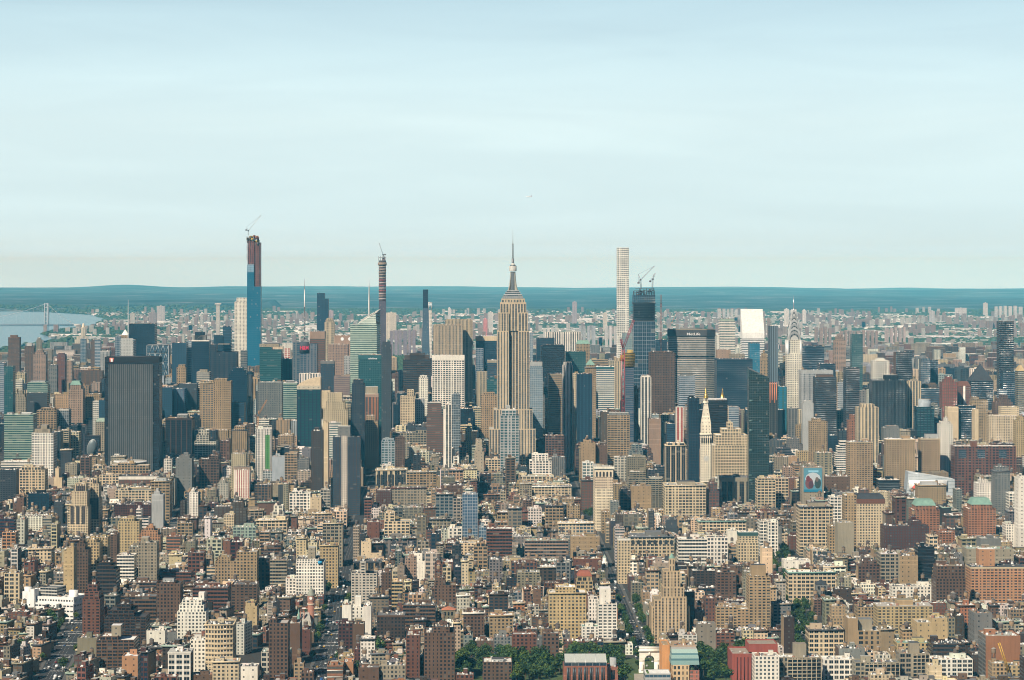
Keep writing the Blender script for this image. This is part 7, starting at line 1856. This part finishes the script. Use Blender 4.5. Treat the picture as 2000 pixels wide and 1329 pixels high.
# ------------------------------------------------------------------ trees
def tree_mesh(seed, n=620, tall=1.0, tint=(1, 1, 1)):
    rr = random.Random(seed); m = MB()
    tr = MB(); H = 14 * tall
    for i in range(3): tr.cone(.12 * i, 0, H * .16 * i, H * .16 * (i + 1), .42 - i * .08, .34 - i * .08, (.09, .07, .05), 'plain', 7, cap=False)
    cl = []
    for i in range(8):
        a = i * 2.4 + rr.random(); r = rr.uniform(1.6, 3.8); z = H * rr.uniform(.50, .88); p = Vector((r * math.cos(a), r * math.sin(a), z)); cl.append((p, rr.uniform(1.7, 2.8)))
        tr.bar((0, 0, H * rr.uniform(.3, .46)), tuple(p), .22, (.09, .07, .05), 'plain')
    cl.append((Vector((0, 0, H * .9)), 2.3)); cl.append((Vector((0, 0, H * .68)), 3.2))
    for i in range(n):
        p, r = cl[rr.randrange(len(cl))]; d = Vector((rr.gauss(0, 1), rr.gauss(0, 1), rr.gauss(0, 1))).normalized(); c = p + d * r * rr.uniform(.72, 1.06); c.z = max(c.z, H * .34)
        nn = (d + Vector((rr.gauss(0, .5), rr.gauss(0, .5), rr.gauss(0, .5) + .25))).normalized(); u = nn.orthogonal().normalized(); w = nn.cross(u); s = rr.uniform(.35, .75)
        g = rr.choice([(.035, .068, .018), (.05, .09, .022), (.018, .040, .012), (.095, .14, .035)]); g = tuple(a * b for a, b in zip(g, tint))
        m.face([tuple(c - u * s - w * s * .6), tuple(c + u * s * .9 - w * s * .5), tuple(c + u * s * .5 + w * s), tuple(c - u * s * .7 + w * s * .8)], g, 'leaf')
    return tr.mesh('trunk'), m.mesh('crown')
def trees():
    protos = [tree_mesh(s, 640, t, c) for s, t, c in ((1, 1.0, (1, 1, 1)), (2, 1.15, (.7, .8, .8)), (3, .85, (1.5, 1.35, 1)), (4, 1.05, (1.0, 1.1, .9)), (5, .95, (.8, .95, 1.1)))]
    cnt = 0; rr = random.Random(41)
    def plant(x, y, s, label, group, z=None):
        room = capped(x - 4, x + 4, y - 4, 26)
        if room < 9: return
        s = min(s, room / 15.5)
        tm, cm = protos[rr.randrange(5)]
        t = thing('tree', label, 'tree', (x, y, zg(y) if z is None else z), rr.uniform(0, 6.28), group); t.scale = (s * rr.uniform(.9, 1.15), s * rr.uniform(.9, 1.15), s * rr.uniform(.88, 1.1))
        a = bpy.data.objects.new('trunk', tm); b = bpy.data.objects.new('crown', cm)
        for o in (a, b): COL.objects.link(o); o.parent = t
    spots = []
    # the park around the arch
    for k in range(2500):
        x, y = rr.uniform(-50, 228), rr.uniform(2300, 2470)
        if 106 < x < 150 and y > 2300: continue
        if clash(x - 3, x + 3, y - 3, y + 3, 0) or any((x - a) ** 2 + (y - b) ** 2 < 44 for a, b in spots): continue
        spots.append((x, y)); 
        plant(x, y, rr.uniform(1.0, 1.3), 'leafy park tree of the dense grove on both sides of the marble arch', 'park trees around the marble arch')
        if len(spots) > 150: break
    def near(px, py, sp, n, lab, grp, s=.85):
        for k in range(n * 4):
            if n <= 0: return
            a, b = px + rr.gauss(0, sp), py + rr.gauss(0, sp * .3); D = F * (CAMZ - 8) / (b - EYE); x = wx(a, D)
            if clash(x - 2.5, x + 2.5, D - 2.5, D + 2.5, 0) or any((x - u) ** 2 + (D - v) ** 2 < 45 for u, v in spots): continue
            spots.append((x, D)); n -= 1; plant(x, D, s * rr.uniform(.85, 1.2), lab, grp)
    # along fifth avenue south end
    for y in np.arange(2400, 2860, 21):
        for sd in (-1, 1):
            x = 127 + sd * 9 + rr.uniform(-1, 1)
            if rr.random() < .8 and not clash(x - 1, x + 1, y - 1, y + 1, 0): spots.append((x, y)); plant(x, y, rr.uniform(.65, .9), 'street tree lining the straight avenue behind the marble arch', 'street trees behind the arch')
    for y in np.arange(2420, 3000, 17):
        for sd in (-1, 1):
            x = np.interp(y, [2400, 2655, 2921], [-176, -182, -197]) + sd * 12.5
            if rr.random() < .34 and not clash(x - 1, x + 1, y - 1, y + 1, 0): spots.append((x, y)); plant(x, y, rr.uniform(.6, .9), 'street tree beside the wide avenue by the brick library', 'street trees by the brick library')
    for y in np.arange(2330, 2820, 17):
        for sd in (-1, 1):
            x = np.interp(y, [2200, 2333, 2600, 2850], [-404, -418, -444, -468]) + sd * 15
            if rr.random() < .28 and not clash(x - 1, x + 1, y - 1, y + 1, 0): spots.append((x, y)); plant(x, y, rr.uniform(.55, .85), 'street tree along the slanting road near the left border', 'street trees along the slanting road')
    for y in np.arange(2450, 3380, 26):
        for sd in (-1, 0, 1):
            x = np.interp(y, [2200, 2583, 3360], [268, 294, 343]) + sd * 10
            if rr.random() < .75 and not clash(x - 1, x + 1, y - 1, y + 1, 0): spots.append((x, y)); plant(x, y, rr.uniform(.8, 1.15), 'tree of the leafy avenue and square right of the tan apartment tower', 'trees of the leafy avenue')
    for k in range(900):       # back gardens between the two rows of a block
        n = rr.randrange(7, 15); y = street(n) + rr.uniform(33, 47) + rr.uniform(-2, 2); x = rr.uniform(-.19, .2) * y
        if y < 2330 or on_avenue(x, y, 2) or clash(x - 3, x + 3, y - 3, y + 3, 0) or any((x - u) ** 2 + (y - v) ** 2 < 60 for u, v in spots): continue
        if capped(x - 4, x + 4, y - 4, 24) < 15 or x > 330: continue
        spots.append((x, y)); plant(x, y, rr.uniform(1.35, 1.65), 'back garden tree rising between rows of low village houses', 'back garden trees of the low village blocks')
        if len(spots) > 285: break
    for px, py, sp, n, lab in ((545, 1155, 9, 5, 'tree clump left of the big white apartment house'), (600, 1215, 12, 6, 'tree beside the gothic brick library'), (575, 1260, 12, 6, 'tree shading the pavement by the tan avenue block'), (930, 1170, 22, 9, 'tree in a back garden clump near the brown white corniced block'), (975, 1165, 14, 7, 'tree in the garden grove above the tan brick row'),
                              (1035, 1175, 14, 6, 'tree in the courtyard left of the sandy apartment house'), (395, 1278, 16, 6, 'tree at the foot of the cream rounded office block'), (335, 1205, 10, 4, 'tree behind the wedding cake apartment house'), (460, 1205, 10, 5, 'tree in the yard left of the yellow corner building'), (120, 1205, 14, 5, 'tree beside the long white stepped hall'), (40, 1265, 22, 6, 'back yard tree among low houses at the left border'),
                              (150, 1300, 18, 6, 'street corner tree beside the slanting road'), (820, 1205, 10, 4, 'tree below the brown balcony block'), (795, 1290, 18, 6, 'yard tree left of the large brown apartment house'), (1385, 1165, 14, 5, 'tree in the gap right of the stepped turret tower'), (1680, 1245, 20, 4, 'planted tree near the sandy apartment house'), (10, 985, 12, 5, 'tree mass at the left border beside the windowless box'), (1150, 1000, 6, 3, 'square tree left of the wedge building'), (95, 1100, 20, 4, 'yard tree near the cream arched loft'), (700, 1305, 20, 5, 'tree before the orange banded building')):
        near(px, py, sp, n, lab, lab.replace('tree', 'trees', 1))

# ------------------------------------------------------------------ vehicles
def vehicle_meshes(kind, col):
    L_, W_, H_ = dict(car=(4.7, 1.9, 1.45), van=(5.8, 2.1, 2.4), bus=(12, 2.6, 3.1), truck=(8.0, 2.5, 3.3))[kind]
    b = MB(); g = MB()
    if kind == 'car':
        b.box(-W_ / 2, -L_ / 2, .35, W_ / 2, L_ / 2, .95, col, 'paint', True); lo = rect(-W_ / 2 + .1, -L_ * .28, W_ / 2 - .1, L_ * .30); hi = rect(-W_ / 2 + .3, -L_ * .16, W_ / 2 - .3, L_ * .16)
        for i in range(4):
            j = (i + 1) % 4; g.face([(*lo[i], .95), (*lo[j], .95), (*hi[j], H_), (*hi[i], H_)], (.02, .025, .03), 'metal')
        b.cap(hi, H_ + .01, col, 'paint')
    elif kind == 'truck':
        b.box(-W_ / 2, -L_ * .25, .6, W_ / 2, L_ / 2, H_, col, 'paint', True); b.box(-W_ / 2 + .1, -L_ / 2, .5, W_ / 2 - .1, -L_ * .27, 2.3, tuple(v * .6 for v in col), 'paint', True); g.box(-W_ / 2 + .05, -L_ / 2 - .02, 1.4, W_ / 2 - .05, -L_ * .4, 2.1, (.02, .025, .03), 'metal')
    else:
        b.box(-W_ / 2, -L_ / 2, .4, W_ / 2, L_ / 2, H_, col, 'paint', True); g.box(-W_ / 2 - .02, -L_ / 2 - .02, H_ * .5, W_ / 2 + .02, L_ * .42, H_ * .82, (.02, .025, .03), 'metal')
    w = MB()
    n = 10; r = .34 if kind != 'bus' else .5
    for i in range(n):
        a0, a1 = 6.283 * i / n, 6.283 * (i + 1) / n
        w.face([(-.11, r * math.cos(a0), r * math.sin(a0)), (-.11, r * math.cos(a1), r * math.sin(a1)), (.11, r * math.cos(a1), r * math.sin(a1)), (.11, r * math.cos(a0), r * math.sin(a0))], (.015, .015, .015))
    w.face([(-.11, r * math.cos(6.283 * i / n), r * math.sin(6.283 * i / n)) for i in range(n)], (.05, .05, .05)); w.face([(.11, r * math.cos(6.283 * i / n), r * math.sin(6.283 * i / n)) for i in range(n)][::-1], (.05, .05, .05))
    return b.mesh('body'), g.mesh('windows'), w.mesh('wheel'), (L_, W_, r)
def vehicles():
    rr = random.Random(51); cache = {}
    paint = dict(yellow=(.75, .40, .02), white=(.78, .78, .76), black=(.02, .02, .022), silver=(.42, .43, .44), red=(.40, .03, .03), blue=(.03, .10, .28), grey=(.15, .15, .16))
    roads_ = dict(sixth='wide avenue by the brick library', seventh='slanting road near the left border', fifth='avenue behind the marble arch', broadway='leafy avenue')
    for nm, w, pl in AV:
        if nm not in roads_: continue
        ys = [p[0] for p in pl]; xs = [p[1] for p in pl]; y = max(2240, pl[0][0])
        while y < min(3250, pl[-1][0]):
            for lane in (-9.0, -5.1, -1.7, 1.7, 5.1, 9.0):
                park = abs(lane) > 8
                if rr.random() > (.26 if park else .14) * (1 if y < 2900 else .5): continue
                kind = rr.choices(['car', 'van', 'bus', 'truck'], [12, 3, 1 if not park else 0, 1.4])[0]; cn = rr.choices(list(paint), [7 if kind == 'car' and not park else 0, 6, 4, 4, 1, 1, 3])[0]
                if kind in ('van', 'bus', 'truck'): cn = rr.choice(['white', 'white', 'blue' if kind == 'bus' else 'silver'])
                if (kind, cn) not in cache: cache[kind, cn] = vehicle_meshes(kind, paint[cn])
                bm_, gm, wm, (L_, W_, r) = cache[kind, cn]
                lab = f'{cn} {"taxi" if cn == "yellow" and kind == "car" else kind} {"parked" if park else "driving"} on the {roads_[nm]}'
                yy = y + rr.uniform(-2, 2); x = np.interp(yy, ys, xs) + lane
                t = thing({'car': 'taxi' if cn == 'yellow' else 'car', 'van': 'van', 'bus': 'bus', 'truck': 'truck'}[kind], lab, 'taxi' if cn == 'yellow' and kind == 'car' else kind, (x, yy, zg(yy) + .03), GROT + rr.uniform(-.03, .03), lab.replace(kind, kind + 's').replace('taxi', 'taxis'))
                for nme, me in (('body', bm_), ('windows', gm)):
                    o = bpy.data.objects.new(nme, me); COL.objects.link(o); o.parent = t
                for sx in (-1, 1):
                    for sy in (-1, 1):
                        o = bpy.data.objects.new('wheel', wm); COL.objects.link(o); o.parent = t; o.location = (sx * (W_ / 2 - .1), sy * L_ * .31, r)
            y += 9.5

def airplane():
    D = 5000; q = Px(1033, D); X, Z = wx(1033, D), wz(384.5, D); t = thing('airplane', 'small white airliner flying over the skyline', 'airplane', (X, D, Z), R(90)); P = Parts(); W = (.82, .82, .82)
    # flying to the left of the picture: the nose points along local +Y turned by 90 degrees
    b = P('fuselage'); prof = [(-13, .3), (-10, 1.2), (-6, 1.9), (4, 1.95), (9, 1.8), (12, 1.0), (13.2, .1)]
    n = 10; prev = None
    for y, r in prof:
        ring = [b.P(r * math.cos(6.283 * i / n), y, r * math.sin(6.283 * i / n)) for i in range(n)]
        if prev:
            for i in range(n): b.face_i([prev[(i + 1) % n], prev[i], ring[i], ring[(i + 1) % n]], W, 'paint')
        prev = ring
    for s in (-1, 1):
        w = P('wing', new=True)
        pts = [(s * 1.5, 3.5), (s * 14, -3.5), (s * 14, -5), (s * 1.5, -2.5)]
        w.face([(x, y, -.6) for x, y in pts], (.55, .55, .56), 'paint'); w.face([(x, y, -.9) for x, y in pts][::-1], (.55, .55, .56), 'paint')
        e = P('engine', new=True); 
        r0 = [e.P(s * 5 + .9 * math.cos(6.283 * i / 8), 3.4, -1.9 + .9 * math.sin(6.283 * i / 8)) for i in range(8)]; r1 = [e.P(s * 5 + .7 * math.cos(6.283 * i / 8), .4, -1.9 + .7 * math.sin(6.283 * i / 8)) for i in range(8)]
        for i in range(8): e.face_i([r0[(i + 1) % 8], r0[i], r1[i], r1[(i + 1) % 8]], (.3, .3, .32), 'paint')
        h = P('tailplane', new=True); h.face([(s * .5, -9.5, .6), (s * 5, -12.2, .6), (s * 5, -13, .6), (s * .5, -12, .6)], W, 'paint')
    f = P('tail_fin')
    for xx in (-.12, .12): f.face([(xx, -8.8, 1.2), (xx, -12.2, 6.2), (xx, -13.4, 6.2), (xx, -12.6, 1.0)], (.30, .05, .08), 'paint')
    P.flush(t); t.scale = (.4, .4, .4)

def haze():
    m = MB(); m.box(-69000, -69000, -1200, 69000, 69000, 515, (1, 1, 1), bottom=True)
    me = bpy.data.meshes.new('haze'); me.from_pydata(m.v, [], m.f); me.update()
    o = bpy.data.objects.new('haze', me); COL.objects.link(o); tag(o, kind='stuff')
    mt = bpy.data.materials.new('haze'); mt.use_nodes = True; t = mt.node_tree; t.nodes.clear()
    v = t.nodes.new('ShaderNodeVolumePrincipled'); out = t.nodes.new('ShaderNodeOutputMaterial'); t.links.new(v.outputs[0], out.inputs['Volume'])
    v.inputs['Color'].default_value = HAZE_COL; v.inputs['Density'].default_value = HAZE_D; v.inputs['Absorption Color'].default_value = (1, 1, 1, 1); v.inputs['Anisotropy'].default_value = -.3
    me.materials.append(mt)
    mt.cycles.homogeneous_volume = True if hasattr(mt, 'cycles') and hasattr(mt.cycles, 'homogeneous_volume') else None
HAZE_COL = (.13, .65, 1.0, 1)
HAZE_D = 2.5e-5

import time as _t
_t0 = _t.time()
def lap(s): print('LAP', s, round(_t.time() - _t0, 1))
ground(); water()
art_deco_tower(); steel_spire_tower(); pencil_tower(); supertalls_under_construction(); midtown_landmarks(); clock_tower(); village_landmarks(); lap('special')
place_rows()
for r in rows: build_row(r)
lap('rows')
for r in rows:
    if r.get('moved'): print('MOVED', round(r['moved']), r['label'])
roads(); fill_blocks(); lap('fill')
print('GEN', len(GEN)); generic_things(); lap('gen')
far_city(); far_landmarks(); lap('far'); trees(); vehicles(); airplane(); haze(); lap('end')
